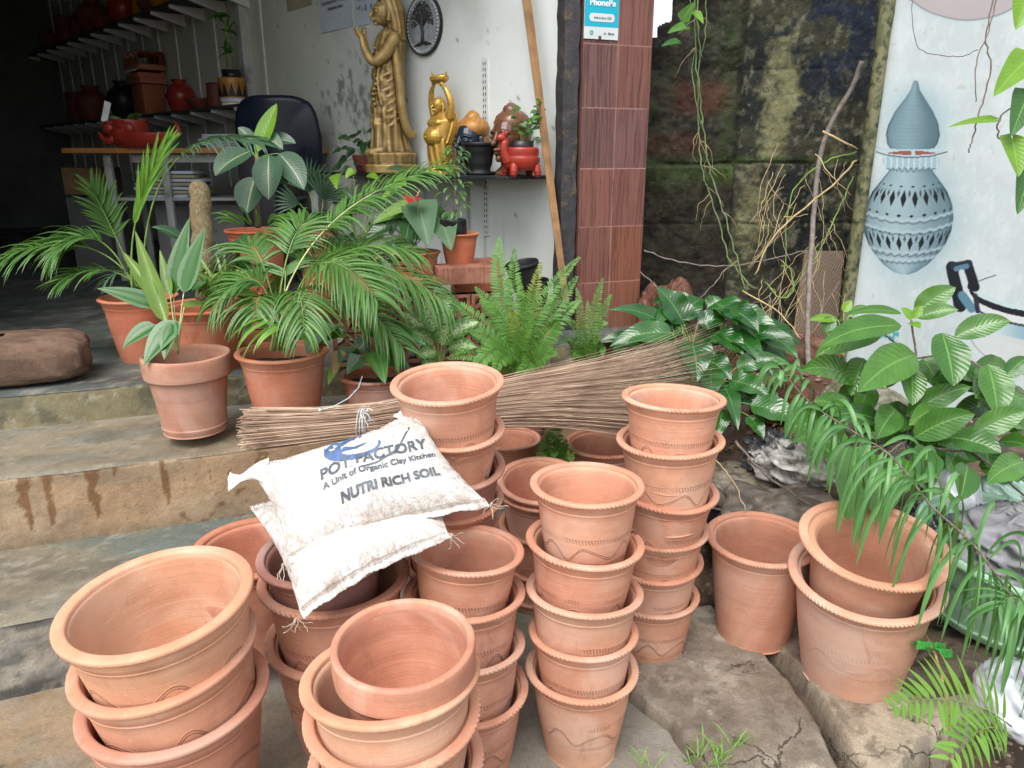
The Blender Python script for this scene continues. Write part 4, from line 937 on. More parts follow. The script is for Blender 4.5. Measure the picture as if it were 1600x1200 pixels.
arc = []; 
for i in range(60):
    a = R(75) + R(300) * i / 59; arc.append((.80 * math.cos(a), .80 * math.sin(a)))
ws = [.05 + .23 * math.sin(math.pi * min(1, i / 59 * 1.15 + .02)) ** .7 * (1 if i < 52 else .8) for i in range(60)]
v, f = ribbon(arc, ws); print_on(ub, 'printed_emblem', 'ink_blue', (v, f), emb)
v, f = ribbon([(-.62, -.15), (-.35, .02), (-.05, .02), (.25, .18), (.38, .30)], [.02, .11, .10, .07, .01]); print_on(ub, 'printed_emblem', 'ink_blue', (v, f), emb)
v, f = ribbon([(-.75, .55), (-.5, .42), (-.2, .62), (.0, .75)], [.03, .18, .2, .1]); print_on(ub, 'printed_emblem', 'ink_blue', (v, f), emb)
def px_map(x, y, z=0): u, v = uv_of(x, y); return upper.at(u, v, 1, .0018)
v, f = ribbon([(548, 729), (570, 728), (590, 722), (606, 712), (618, 706), (626, 694), (632, 682), (640, 668)], [.6, .9, 1.1, 1.6, 2.6, 1.3, 1.2, 1.6]); print_on(ub, 'printed_emblem', 'ink_grey', (v, f), px_map)
# ================================================================ broom
t = NT('broom_stick'); g = t.new('ShaderNodeNewGeometry').outputs['Random Per Island']
k = t.mix(g, (.24, .15, .10), (.72, .54, .40)); k = t.mix(t.mr(t.noise(t.co(), 9, 3), .4, .7, 0, .5), k, (.16, .09, .06)); M['broom_stick'] = t.fin(k, .65, spec=.3)
br = thing('broom', 'long bundle of brown coconut-leaf ribs tied with white string, lying over the rear pots', 'broom', P(600, 660, 2.55))
rg = random.Random(21); mb = MB()
ctrl = [(P(392, 672, 2.50), .074, .075), (P(560, 660, 2.46), .050, .055), (P(700, 640, 2.47), .064, .070), (P(850, 622, 2.55), .095, .090), (P(1000, 612, 2.66), .150, .11), (P(1130, 590, 2.85), .24, .15)]
def spine(q):
    x = q * (len(ctrl) - 1); i = min(int(x), len(ctrl) - 2); f = x - i
    f2 = f * f * (3 - 2 * f) * .3 + f * .7
    return ctrl[i][0].lerp(ctrl[i + 1][0], f), lerp(ctrl[i][1], ctrl[i + 1][1], f2), lerp(ctrl[i][2], ctrl[i + 1][2], f2)
sid = Vector((0, .5, .86)).normalized(); dep = Vector((0, -.86, .5)).normalized()
for i in range(1500):
    a = rg.uniform(0, 6.283); r = math.sqrt(rg.uniform(.02, 1)); q0 = abs(rg.gauss(0, .045)) - .022; q1 = rg.choice((.78, .84, .9, .97, 1.0)) * rg.uniform(.86, 1.0)
    if rg.random() < .25: q0 = rg.uniform(0, .1)
    r *= rg.uniform(.9, 1.12); ja = rg.gauss(0, .22); pts = []; rad = []; rr0 = rg.uniform(.0011, .0019); sgq = rg.uniform(-.6, .6); cur = rg.gauss(0, .02)
    nseg = 7
    for k2 in range(nseg + 1):
        q = lerp(q0, q1, k2 / nseg); c, wz, wd = spine(max(q, 0)); c = c + (ctrl[0][0] - ctrl[1][0]).normalized() * max(0, -q) * 1.2
        ar = a + ja * q; p = c + sid * wz * r * math.sin(ar) * 1.0 + dep * wd * r * math.cos(ar)
        p = p + Vector((0, 0, -1)) * (.10 * max(0, q - .55) ** 2 * (1 - r * math.sin(ar))) + Vector((rg.uniform(-1, 1), rg.uniform(-1, 1), rg.uniform(-1, 1))) * .002 + sid * cur * q * q
        pts.append(p); rad.append(rr0 * (1 - .72 * k2 / nseg))
    mb.tube(pts, rad, 4)
o = mb.build('bristles', M['broom_stick'], br); o['kind'] = 'stuff'
simple('string_white', (.55, .60, .62), .6, var=.2, sc=40)
st = MB(); c, wz, wd = spine(.215)
for w_ in range(7):
    off = (w_ - 3) * .005; ax = (spine(.25)[0] - spine(.18)[0]).normalized(); pts = []
    for k2 in range(33):
        a = 2 * math.pi * k2 / 32; pts.append(c + ax * (off + .006 * math.sin(a + w_)) + sid * (wz * 1.04 + .002) * math.sin(a) + dep * (wd * 1.04 + .002) * math.cos(a))
    st.tube(pts, .0016, 5, False)
kn = P(566, 645, 2.40)
for q in range(6):
    pts = [kn]; dv = Vector((rg.uniform(-1, 1), rg.uniform(-.5, .2), rg.uniform(-.6, .9))).normalized()
    for k2 in range(8): dv = (dv + Vector((rg.uniform(-.6, .6), rg.uniform(-.4, .4), rg.uniform(-.7, .3)))).normalized(); pts.append(pts[-1] + dv * .008)
    st.tube(pts, .0013, 5)
st.build('binding_string', M['string_white'], br)
st = MB(); st.tube([P(500, 641, 2.42), P(520, 636, 2.44), P(545, 622, 2.50), P(560, 606, 2.58), P(566, 588, 2.66)], .0018, 6); st.ball(P(500, 641, 2.41), .006, 8)
st.build('loose_string', M['string_white'], br)
# ================================================================ leaves and fronds
G1, G2 = (.030, .095, .018), (.075, .190, .035)
leafmat('leaf_fern', (.075, .20, .030), (.13, .31, .050), .5, trans=.35)
leafmat('leaf_fern_old', (.22, .26, .04), (.28, .34, .06), .5, trans=.35)
leafmat('leaf_palm', (.050, .140, .030), (.120, .260, .060), .36, stripe=3, trans=.28)
leafmat('leaf_palm_light', (.13, .30, .03), (.18, .38, .05), .35, stripe=3, trans=.40)
leafmat('leaf_dark', (.015, .058, .020), (.035, .095, .030), .28, vein=(.12, .20, .08), veins=9, trans=.15)
leafmat('leaf_gloss', (.012, .070, .014), (.030, .125, .020), .12, vein=(.09, .22, .05), veins=13, trans=.2, spec=.7)
leafmat('leaf_shrub', (.030, .115, .020), (.090, .230, .035), .20, vein=(.16, .33, .08), veins=11, trans=.25, spec=.55)
leafmat('leaf_bright', (.16, .34, .03), (.24, .45, .05), .32, vein=(.26, .45, .10), veins=9, trans=.4)
leafmat('leaf_big_dark', (.030, .085, .050), (.045, .110, .060), .38, vein=(.34, .40, .20), veins=15, trans=.15)
leafmat('leaf_silver', (.12, .225, .11), (.17, .28, .15), .30, edge=(.03, .12, .02), trans=.22)
leafmat('leaf_lime', (.17, .30, .06), (.23, .36, .09), .35, trans=.35, vein=(.3, .42, .16))
leafmat('leaf_speckle', (.04, .15, .025), (.06, .18, .03), .34, blotch=((.42, .52, .27), .42), trans=.25)
leafmat('leaf_narrow', (.080, .225, .065), (.145, .33, .11), .34, vein=(.20, .40, .16), trans=.28)
leafmat('leaf_fernr', (.13, .30, .04), (.20, .40, .06), .35, vein=(.28, .48, .1), trans=.4)
leafmat('leaf_dry', (.30, .20, .09), (.40, .29, .14), .7, trans=.2)
leafmat('spathe_red', (.38, .012, .02), (.50, .02, .03), .25, trans=.2)
leafmat('grass_blade', (.16, .36, .05), (.24, .48, .08), .45, trans=.4)
RL = random.Random(99)
SH = {
 'ell': lambda s: math.sin(math.pi * min(1, s ** .85)) ** .75 if 0 < s < 1 else 0,
 'lance': lambda s: (math.sin(math.pi * s ** .62)) ** .9 * (1 - .15 * s) if 0 < s < 1 else 0,
 'obov': lambda s: (math.sin(math.pi * s ** 1.25)) ** .8 if 0 < s < 1 else 0,
 'heart': lambda s: (min(1, (s / .12)) ** .4) * (1 - s) ** .75 * 1.15 if s < 1 else 0,
 'strap': lambda s: min(1, s / .15) ** .6 * min(1, (1 - s) / .35) ** .8 if 0 < s < 1 else 0,
}
def leaf(mb, base, d, nrm, L, Wd_, droop=.6, shape='ell', fold=.18, seg=9, wave=0, cross=2, curl=0, twist=0):
    d = unit(d); side = unit(d.cross(Vector(nrm))); n = side.cross(d); rows = []; uv = []; p = Vector(base); ph = RL.uniform(0, 6)
    st = L / seg
    for i in range(seg + 1):
        s = i / seg; w = Wd_ * .5 * SH[shape](min(max(s, .0001), .9999)); row = []
        for j in range(-cross, cross + 1):
            q = j / cross; z = abs(q) ** 1.2 * fold * w * 1.6 - curl * w * q * q
            if wave: z += wave * w * math.sin(s * 16 + ph + (1.5 if q > 0 else 0)) * abs(q)
            row.append(p + side * (w * q) + n * z - (d * (L * .17 * abs(q) ** 1.4 * (1 - s) ** 7) if shape == 'heart' else d * 0)); uv.append((.5 + q * .5, s))
        rows.append(row)
        d = unit(d + Vector((0, 0, -1)) * droop * st / L * (1.2 * s + .25) * 1.0)
        if twist: side = unit(side + n * twist / seg)
        side = unit(side - d * side.dot(d)); n = side.cross(d); p = p + d * st
    mb.grid(rows, uv=uv); return p
def bez(a, b, c, t): return a * (1 - t) ** 2 + b * 2 * t * (1 - t) + c * t * t
def bez_pts(a, b, c, n): return [bez(a, b, c, i / n) for i in range(n + 1)]
def mid(a, b, lift, k=.5): return a.lerp(b, k) + Vector((0, 0, lift))
def frond(parent, base, ctrl_, tip, n, Lm, w, mat='leaf_palm', smat='stem_green', start=.25, droop=1.2, ang=55, r0=.004, name='frond', up=None, prof=None, seg=6, fold=.3, jit=.12, shape='lance'):
    """a pinnate frond: rachis with leaflets on both sides"""
    lf = MB(); rc = MB(); N = 24; pts = bez_pts(base, ctrl_, tip, N)
    rc.tube(pts, [r0 * (1 - .8 * i / N) for i in range(N + 1)], 6)
    for i in range(n):
        s = start + (1 - start) * (i + .5) / n; p = bez(base, ctrl_, tip, s); q = bez(base, ctrl_, tip, min(1, s + .02)); t = unit(q - bez(base, ctrl_, tip, s - .02))
        u = Vector(up) if up else Vector((0, 0, 1)); sd_ = unit(t.cross(u)); un = sd_.cross(t)
        r = (s - start) / (1 - start); l = Lm * (prof(r) if prof else (.45 + .75 * math.sin(math.pi * min(1, r * .8 + .12))))
        for sg in (-1, 1):
            a = R(ang * (1 - .35 * r) + RL.uniform(-8, 8)); dv = t * math.cos(a) + sd_ * sg * math.sin(a) + un * RL.uniform(.05, .25)
            ll = l * (1 + RL.uniform(-jit, jit))
            leaf(lf, p + t * sg * .002, dv, un + Vector((RL.uniform(-jit, jit),) * 3), ll, w * RL.uniform(.85, 1.1), droop * RL.uniform(.7, 1.2), shape, fold, seg, cross=1)
    o = lf.build(name, M[mat], parent); rc.build('rachis', M[smat], o); return o
def fernfrond(parent, base, ctrl_, tip, W=.05, mat='leaf_fern', n=46, name='frond', up=None, start=.06):
    n = max(14, int(((ctrl_ - base).length + (tip - ctrl_).length) * .9 / .0108))
    return frond(parent, base, ctrl_, tip, n, W, min(.0092, .0056 * W / .045 + .0022), mat, 'stem_green', start, .5, 80, .0018, name, up, lambda r: min(1, .35 + r * 4) * (1 - r ** 2.6 * .88), 3, .12, .1, 'strap')
def petiole(mb, a, b, sag=.1, r=.003, n=10):
    pts = bez_pts(a, mid(a, b, sag), b, n); mb.tube(pts, [r * (1.2 - .5 * i / n) for i in range(n + 1)], 6); return unit(pts[-1] - pts[-2])
def potplant(name, label, kind, pos, D, tint=(1, 1, 1), group=None, axis=(0, 0, 1), soilz=.80, hs=1.0, cat='potted plant', top=True):
    """thing > pot (> rim), soil; plants are added as further parts.  pos is the rim centre"""
    b, r, h = KIND[kind]; base = Vector(pos) - unit(axis) * h * D * hs if top else Vector(pos); root = thing(name, label, cat, base, group)
    o = b.copy(); COL.objects.link(o); o.name = 'pot'; c = r.copy(); COL.objects.link(c); c.name = 'rim'; c.parent = o; o.parent = root
    q = Vector((0, 0, 1)).rotation_difference(unit(axis)); o.matrix_local = q.to_matrix().to_4x4() @ Matrix.Rotation(PR.uniform(0, 6), 4, 'Z') @ Matrix.Diagonal((D, D, D * hs, 1))
    o.color = (*tint, 1); c.color = (*tint, 1); ORG[o] = base
    sp = base + unit(axis) * h * D * soilz * hs
    mb = MB(); rows = []
    for i in range(7):
        rr = .415 * D * i / 6; rows.append([sp + Vector((rr * math.cos(a), rr * math.sin(a), .008 * math.sin(a * 3 + i) + RL.uniform(-.004, .004) + .01 * (1 - i / 6))) for a in [k * 2 * math.pi / 24 for k in range(24)]])
    mb.grid(rows, True); mb.build('soil', M['soil'], root); return root, sp
# ================================================================ potted plants on the steps
def PX(t): return P(*t)
CAMN = Vector((0, -.75, .66))
def lpx(mb, b, t_, wpx, droop=.5, shape='ell', nrm=CAMN, stem=None, sm=None, **k):
    b3, t3 = PX(b), PX(t_); L = (t3 - b3).length; d = unit(unit(t3 - b3) + Vector((0, 0, droop * .42)))
    w = wpx * (b[2] + t_[2]) / 2 / FPX
    leaf(mb, b3, d, nrm, L * 1.03, w, droop, shape, **k)
    if stem is not None: petiole(sm, PX(stem), b3, .02, .0028)
def leaves_each(root, specs, stemat='stem_green', name='leaf', default='leaf_dark', **kw):
    sm = MB()
    for sp in specs:
        b, t_, w = sp[:3]; w = w * 1.12; o = dict(sp[3]) if len(sp) > 3 else {}; mat = o.pop('mat', default); k = dict(kw); k.update(o)
        mb = MB(); lpx(mb, b, t_, w, sm=sm, **k); mb.build(name, M[mat], root)
    if sm.v: sm.build('stems', M[stemat], root)
# --- silver aglaonema in the collared pot
r, sp = potplant('potted_aglaonema', 'collared clay pot with silver-green lance leaves, standing on the middle step', 'collar', P(290, 552, 2.74), .315, (.78, .76, .76), group='potted plants on the steps', soilz=.66)
D = 2.72; s0 = (278, 552, D)
leaves_each(r, [((261, 505, D), (212, 364, D), 27, dict(mat='leaf_lime', stem=s0, droop=.15, fold=.5)), ((247, 468, D), (194, 396, D + .05), 20, dict(mat='leaf_lime', stem=s0, droop=.1, fold=.6)),
    ((266, 462, D), (250, 392, D + .08), 15, dict(mat='leaf_lime', stem=s0, droop=.1)), ((271, 460, D + .03), (296, 343, D + .05), 31, dict(mat='leaf_silver', stem=s0, droop=.2)),
    ((287, 458, D - .02), (321, 357, D), 32, dict(mat='leaf_silver', stem=s0, droop=.25)), ((247, 478, D), (153, 453, D - .05), 27, dict(mat='leaf_silver', stem=s0, droop=.3)),
    ((243, 508, D - .04), (196, 548, D - .08), 27, dict(mat='leaf_silver', stem=s0, droop=.7)), ((278, 502, D - .05), (230, 574, D - .12), 38, dict(mat='leaf_silver', stem=s0, droop=.6)),
    ((288, 480, D), (326, 476, D + .1), 17, dict(mat='leaf_lime', stem=s0, droop=.5)), ((268, 505, D - .06), (258, 562, D - .12), 26, dict(mat='leaf_silver', stem=s0, droop=.4))], 'stem_pale', shape='lance', seg=12)
# --- large areca palm
r, sp = potplant('potted_areca_palm', 'bushy areca palm in a reddish clay pot directly behind the butt of the broom', 'plainr', P(441, 547, 2.785), .345, (.80, .60, .52), group='potted plants on the steps')
D = 2.8
fr = [((435, 540), (455, 330), (690, 262), 40, .20, .9), ((445, 540), (480, 330), (590, 470), 34, .24, 1.1), ((448, 540), (520, 330), (700, 478), 38, .24, 1.2), ((430, 540), (420, 380), (335, 478), 30, .20, 1.2),
      ((430, 540), (405, 340), (372, 405), 26, .18, 1.0), ((440, 540), (445, 330), (500, 350), 30, .20, .9), ((446, 540), (500, 350), (650, 395), 34, .21, 1.1), ((448, 545), (520, 400), (630, 545), 30, .19, 1.1),
      ((438, 540), (400, 420), (400, 500), 24, .17, 1.3), ((443, 540), (470, 380), (540, 390), 30, .22, 1.1), ((440, 545), (470, 390), (475, 520), 24, .18, 1.3), ((440, 540), (460, 360), (430, 460), 26, .20, 1.1)]
for i, (a, c_, t_, n, l, dr) in enumerate(fr):
    dd = [.12, -.22, .05, -.1, .1, .15, .12, -.05, -.2, .2, -.28, .1, -.15][i]
    frond(r, P(a[0] + (i % 5 - 2) * 6, 548, D), P(c_[0], c_[1] - 12, D + dd * .6), P(t_[0], t_[1], D + dd), int(n * 1.15), l * .92, .0118, 'leaf_palm', 'stem_pale' if i == 0 else 'stem_green', start=.42 if i else .5, droop=1.5 * dr, ang=58, r0=.0045, fold=.35, up=(0, -.25, 1))
frond(r, P(440, 545, D), P(440, 470, D - .12), P(442, 515, D - .22), 9, .19, .017, 'leaf_palm_light', start=.45, droop=1.6, ang=75, r0=.004)
# --- left areca palm
r, sp = potplant('potted_areca_palm', 'sparse areca palm reaching left over the dark shop floor, in an orange pot', 'plainr', P(216, 462, 3.36), .34, (.84, .56, .46), group='potted plants on the steps')
D = 3.36
for a, c_, t_, n, l, dr, mt in (((215, 450), (150, 345), (5, 402), 30, .22, 1.5, 'leaf_palm'), ((208, 450), (160, 330), (88, 395), 28, .22, 1.4, 'leaf_palm'), ((218, 450), (170, 400), (98, 440), 16, .17, 1.1, 'leaf_palm'), ((222, 450), (225, 180), (405, 222), 22, .17, 1.5, 'leaf_big_dark'),
                         ((214, 450), (180, 360), (140, 290), 18, .14, .6, 'leaf_palm')):
    frond(r, P(a[0], a[1], D), P(c_[0], c_[1], D - .05), P(t_[0], t_[1], D - .15), n, l, .016, mt, 'stem_green', start=.45 if mt == 'leaf_palm' else .55, droop=dr, ang=50, r0=.005, up=(0, -.2, 1))
frond(r, P(207, 455, D - .1), P(195, 330, D - .12), P(258, 232, D - .15), 15, .17, .020, 'leaf_palm_light', start=.42, droop=.35, ang=13, r0=.005, up=(.3, -.9, .2))
frond(r, P(212, 455, D), P(205, 400, D - .1), P(165, 440, D - .15), 8, .13, .012, 'leaf_big_dark', start=.3, droop=1.2, ang=50, r0=.003)
# --- moss pole pot
r, sp = potplant('potted_climber_on_pole', 'wide orange clay pot with a coir moss pole and dark green climber leaves', 'plainr', P(318, 476, 3.22), .385, (.84, .54, .43), group='potted plants on the steps')
t = NT('coir'); c = t.co(); n = t.noise(t.vm(c, (40, 40, 14)), 3, 5, .8, 1.5); k = t.mix(t.mr(n, .35, .65), (.10, .075, .035), (.33, .26, .14)); M['coir'] = t.fin(k, .95, t.bump(n, 1, .01))
pb, pt_ = P(322, 470, 3.22), P(311, 284, 3.20); rw = []
mb = MB(); pts = [pb.lerp(pt_, i / 24) + Vector((.004 * math.sin(i), 0, 0)) for i in range(25)]
mb.tube(pts, [(.044 + .003 * math.sin(i * 1.7)) * (.92 if i in (8, 16, 20) else 1) * (.55 if i == 24 else .85 if i == 23 else 1) for i in range(25)], 24); mb.build('moss_pole', M['coir'], r)
mb = MB()
for i in (8, 16, 20): p = pts[i]; mb.tube([p + Vector((.044 * math.cos(a), .044 * math.sin(a), .002 * math.sin(a * 2))) for a in [k2 * math.pi / 12 for k2 in range(25)]], .0015, 5, False)
mb.build('tie_string', M['dead_leaf'], r)
lv = []; 
for i in range(16):
    a = (322 + RL.uniform(-10, 10), 470, 3.2); x = RL.choice((-1, 1)); tx = 330 + RL.uniform(-40, 62); ty = RL.uniform(378, 470)
    lv.append(((lerp(330, tx, .55), lerp(440, ty, .7), 3.18 + RL.uniform(-.1, .2)), (tx + 12 * (1 if tx > 330 else -1), ty + 16, 3.15 + RL.uniform(-.1, .15)), RL.uniform(8, 22), dict(stem=a, mat=RL.choice(('leaf_dark', 'leaf_gloss', 'leaf_palm')))))
lv += [((283, 372, 3.25), (236, 356, 3.2), 16, dict(stem=(310, 460, 3.2), mat='leaf_dark')), ((372, 372, 3.15), (389, 404, 3.1), 30, dict(stem=(335, 460, 3.2), mat='leaf_dark'))]
leaves_each(r, lv, shape='lance', droop=.9, seg=8)
mb = MB()
for i in range(26):
    a = RL.uniform(-.2, 2.6); b_ = P(340, 462, 3.15); leaf(mb, b_ + Vector((RL.uniform(-.06, .06), 0, 0)), (math.cos(a) * .7, RL.uniform(-.5, .3), 1), CAMN, RL.uniform(.16, .28), .012, 2.4, 'strap', .3, 9, cross=1)
mb.build('strap_leaves', M['leaf_lime'], r)
# --- dieffenbachia on the brick stand
r, sp = potplant('potted_dieffenbachia', 'tall clay pot with huge dark pale-veined leaves, in front of the blue-black chair', 'plainr', P(400, 358, 3.62), .30, (.85, .50, .38), group='potted plants on the steps', hs=1.15)
D = 3.58; st = (402, 350, D)
MB().tube([P(403, 355, D), P(399, 300, D), P(402, 245, D)], [.016, .014, .010], 10).build('stem', M['bark'], r)
ct = (402, 252, D)
leaves_each(r, [((392, 236, D), (341, 280, D - .1), 38, dict(stem=ct)), ((402, 238, D), (432, 164, D), 26, dict(stem=ct, mat='leaf_bright', droop=.1)), ((420, 243, D - .05), (421, 314, D - .12), 42, dict(stem=ct)),
    ((436, 240, D), (472, 300, D - .05), 38, dict(stem=ct)), ((399, 276, D - .05), (388, 336, D - .1), 42, dict(stem=ct)), ((408, 222, D + .05), (462, 228, D + .05), 24, dict(stem=ct)), ((396, 208, D + .02), (440, 238, D), 26, dict(stem=ct)), ((396, 225, D), (372, 200, D), 18, dict(stem=ct)), ((410, 262, D), (446, 292, D), 30, dict(stem=ct))], default='leaf_big_dark', droop=.75, seg=12)
mb = MB()
for i in range(20):
    a = RL.uniform(0, 3.14); leaf(mb, P(400 + 30 * math.cos(a), 352, D - .1), (math.cos(a) * .8, RL.uniform(-.8, 0), .8), CAMN, RL.uniform(.09, .18), .010, 1.8, 'strap', .3, 7, cross=1)
mb.build('low_leaves', M['leaf_fern'], r)
# stands: brick plinth under it
def brick_stack(pos, nb, label):
    rt = thing('brick_stand', label, 'brick stand', pos)
    for i in range(nb): MB().box(Vector(pos) + Vector((0, 0, .04 + i * .078)), (.27, .22, .074), Matrix.Rotation(.3 + .05 * i, 3, 'Z')).build('brick', M['clay_red'], rt, smooth=False, bevel=.004)
pb_ = P(400, 358, 3.62); brick_stack((pb_.x, pb_.y, Z1), max(1, int((pb_.z - .30 * .88 * 1.15 - Z1) / .078)), 'rough clay brick stand hidden behind palm leaves, under the dieffenbachia pot')
# --- fan palm far back
r, sp = potplant('potted_fan_palm', 'small grey-green fan palm in a brown pot against the white wall by the chair', 'redpot', P(500, 350, 4.35), .24, (1, 1, 1), group='potted plants on the steps')
for cx, cy, rr, a0, a1, n in ((483, 300, .22, 35, 150, 17), (505, 312, .20, 0, 120, 13), (520, 318, .17, -35, 50, 9), (468, 318, .16, 120, 200, 8)):
    mb = MB(); c0 = P(cx, cy, 4.3)
    for i in range(n):
        a = R(lerp(a0, a1, i / (n - 1))); leaf(mb, c0, (math.cos(a), -.25, math.sin(a)), (0, -1, .2), rr * RL.uniform(.85, 1.05), .016, .35, 'strap', .5, 6, cross=1)
    f = mb.build('fan', M['leaf_big_dark'], r); MB().tube([P(500, 350, 4.35), P((500 + cx) / 2, (350 + cy) / 2 + 3, 4.3), c0], .003, 6).build('stalk', M['stem_green'], f)
# --- leafy pothos between palm and wall
r, sp = potplant('potted_pothos', 'mixed bright and dark pothos leaves rising behind the big palm, below the wall shelf', 'redpot', P(560, 400, 3.95), .28, (1, 1, 1), group='potted plants on the steps')
mb = MB(); mb2 = MB(); sm = MB()
for i in range(46):
    x = RL.uniform(515, 640); y = RL.uniform(262, 410); d_ = 3.95 + RL.uniform(-.15, .2)
    petiole(sm, P(560 + RL.uniform(-12, 12), 400, 3.95), P(x, y, d_), .02, .002)
    leaf(mb2 if (y < 300 and i % 2) else mb, P(x, y, d_), (RL.uniform(-1, 1), -.5, RL.uniform(-.6, .4)), CAMN + Vector((RL.uniform(-.4, .4), 0, 0)), RL.uniform(.06, .11), RL.uniform(.045, .075), .8, 'heart', .15, 7)
mb.build('foliage', M['leaf_dark'], r); mb2.build('foliage', M['leaf_bright'], r); sm.build('stems', M['stem_green'], r)
# --- upper anthurium
r, sp = potplant('potted_anthurium', 'brown rope-rimmed pot on the clay lattice with heart leaves and one high red flower', 'redrope', P(648, 392, 3.62), .255, (1, 1, 1), group='potted plants on the steps')
D = 3.6; s_ = (645, 388, D)
leaves_each(r, [((627, 330, D), (585, 352, D), 26, dict(stem=s_, mat='leaf_palm')), ((638, 322, D), (590, 350, D - .1), 22, dict(stem=s_, mat='leaf_lime')), ((640, 345, D), (634, 386, D - .1), 30, dict(stem=s_, mat='leaf_dark')), ((655, 322, D), (668, 386, D - .1), 52, dict(stem=s_, mat='leaf_silver2')),
    ((690, 345, D), (704, 393, D - .1), 44, dict(stem=s_, mat='leaf_silver2')), ((618, 330, D), (612, 368, D), 26, dict(stem=s_)), ((632, 368, D), (640, 388, D - .15), 26, dict(stem=s_)), ((600, 340, D + .1), (586, 372, D + .1), 24, dict(stem=s_)), ((675, 335, D + .1), (700, 350, D), 30, dict(stem=s_)), ((606, 352, D), (570, 380, D), 24, dict(stem=s_))] if M.setdefault('leaf_silver2', leafmat('leaf_silver2', (.05, .12, .055), (.09, .17, .085), .5, vein=(.14, .22, .12), trans=.2)) else [], shape='heart', droop=.5, seg=10)
fl = MB(); leaf(fl, P(648, 309, 3.55), (-.2, -.8, -.1), (0, -.6, .8), .095, .095, .3, 'heart', .1, 8); f = fl.build('flower', M['spathe_red'], r)
MB().tube([P(650, 309, 3.54), P(653, 303, 3.53), P(655, 298, 3.53)], [.004, .0035, .002], 8).build('spadix', simple('spadix_c', (.5, .25, .1), .5), f)
MB().tube([P(647, 388, 3.6), P(656, 350, 3.58), P(650, 311, 3.55)], .0022, 6).build('flower_stalk', M['stem_green'], f)
# --- sapling in nursery bag
r, sp = potplant('potted_sapling', 'orange clay pot with a leafy sapling in a black nursery bag, on hollow bricks', 'plainr', P(717, 364, 3.64), .20, (.88, .56, .42), group='potted plants on the steps')
mb = MB(); cb = P(709, 362, 3.62); mb.lathe(dens([(0, -.02), (.055, -.02), (.060, .03), (.063, .055), (.058, .06), (.052, .045), (0, .042)], 3), 30, c=cb, fn=lambda r_, z, a: r_ * (1 + .07 * math.sin(5 * a + z * 60) + .04 * math.sin(11 * a))); mb.build('nursery_bag', M['black_plastic'], r)
mb = MB(); tr_ = [P(710, 350, 3.62), P(711, 300, 3.62), P(710, 260, 3.62), P(712, 232, 3.62)]; mb.tube(tr_, [.0035, .003, .0025, .0015], 8); 
lf = MB()
for i in range(64):
    q = RL.random(); p = tr_[0].lerp(tr_[3], .12 + .88 * q); a = RL.uniform(0, 6.28); l = RL.uniform(.02, .065) * (1.2 - .3 * q); e_ = p + Vector((math.cos(a) * l, math.sin(a) * l * .7, .015)); mb.tube([p, e_], .0009, 4)
    leaf(lf, e_, (math.cos(a), math.sin(a) * .6, -.35), (0, -.3, 1), RL.uniform(.030, .050), RL.uniform(.013, .02), 1.0, 'ell', .2, 5, cross=1)
mb.build('stem', M['bark'], r); lf.build('foliage', M['leaf_shrub'], r)
# --- lower anthurium
r, sp = potplant('potted_anthurium', 'dark brown rope-rimmed pot on the step with drooping leaves and a low red flower', 'redrope', P(590, 582, 2.92), .31, (.8, .85, .9), group='potted plants on the steps')
D = 2.9; s_ = (592, 575, D)
leaves_each(r, [((507, 508, D), (482, 556, D - .1), 44, dict(stem=s_, mat='leaf_silver2')), ((535, 516, D), (500, 540, D), 22, dict(stem=s_, mat='leaf_shrub')), ((580, 512, D), (664, 545, D - .1), 36, dict(stem=s_, mat='leaf_gloss')), ((588, 552, D - .12), (601, 602, D - .2), 34, dict(stem=s_, mat='leaf_palm')), ((545, 545, D), (530, 572, D - .1), 26, dict(stem=s_, mat='leaf_silver2')),
    ((570, 535, D), (553, 560, D), 26, dict(stem=s_)), ((530, 552, D - .05), (523, 590, D - .1), 20, dict(stem=s_, mat='leaf_dry')), ((524, 575, D - .08), (514, 603, D - .12), 14, dict(stem=s_, mat='leaf_lime')), ((604, 540, D), (628, 565, D), 26, dict(stem=s_, mat='leaf_dark')), ((560, 560, D - .1), (545, 585, D - .1), 26, dict(stem=s_, mat='leaf_dark')), ((610, 560, D), (640, 580, D), 26, dict(stem=s_, mat='leaf_dark'))], shape='heart', droop=.6, seg=10)
fl = MB(); leaf(fl, P(572, 485, 2.86), (.2, -.5, -.9), (0, -1, .3), .075, .070, .3, 'heart', .1, 8); f = fl.build('flower', M['spathe_red'], r)
MB().tube([P(590, 578, 2.9), P(585, 530, 2.88), P(574, 488, 2.86)], .0022, 6).build('flower_stalk', M['stem_green'], f)
# --- speckled aglaonema
r, sp = potplant('potted_speckled_plant', 'cream-speckled broad leaves of an aglaonema left of the big fern', 'redpot', P(692, 585, 3.0), .24, (.9, .9, .9), group='potted plants on the steps')
D = 2.98; s_ = (688, 575, D)
leaves_each(r, [((682, 520, D), (664, 468, D), 30, dict(stem=s_)), ((692, 515, D), (702, 462, D + .05), 32, dict(stem=s_)), ((672, 530, D), (628, 488, D), 24, dict(stem=s_)), ((700, 528, D), (748, 505, D), 26, dict(stem=s_)), ((678, 540, D), (640, 520, D - .1), 26, dict(stem=s_)), ((700, 545, D), (744, 545, D - .05), 26, dict(stem=s_)), ((680, 550, D - .05), (655, 560, D - .1), 22, dict(stem=s_)), ((690, 540, D - .05), (700, 505, D - .1), 30, dict(stem=s_)), ((676, 560, D - .05), (663, 578, D - .1), 20, dict(stem=s_))], default='leaf_speckle', shape='ell', droop=.6, seg=10)
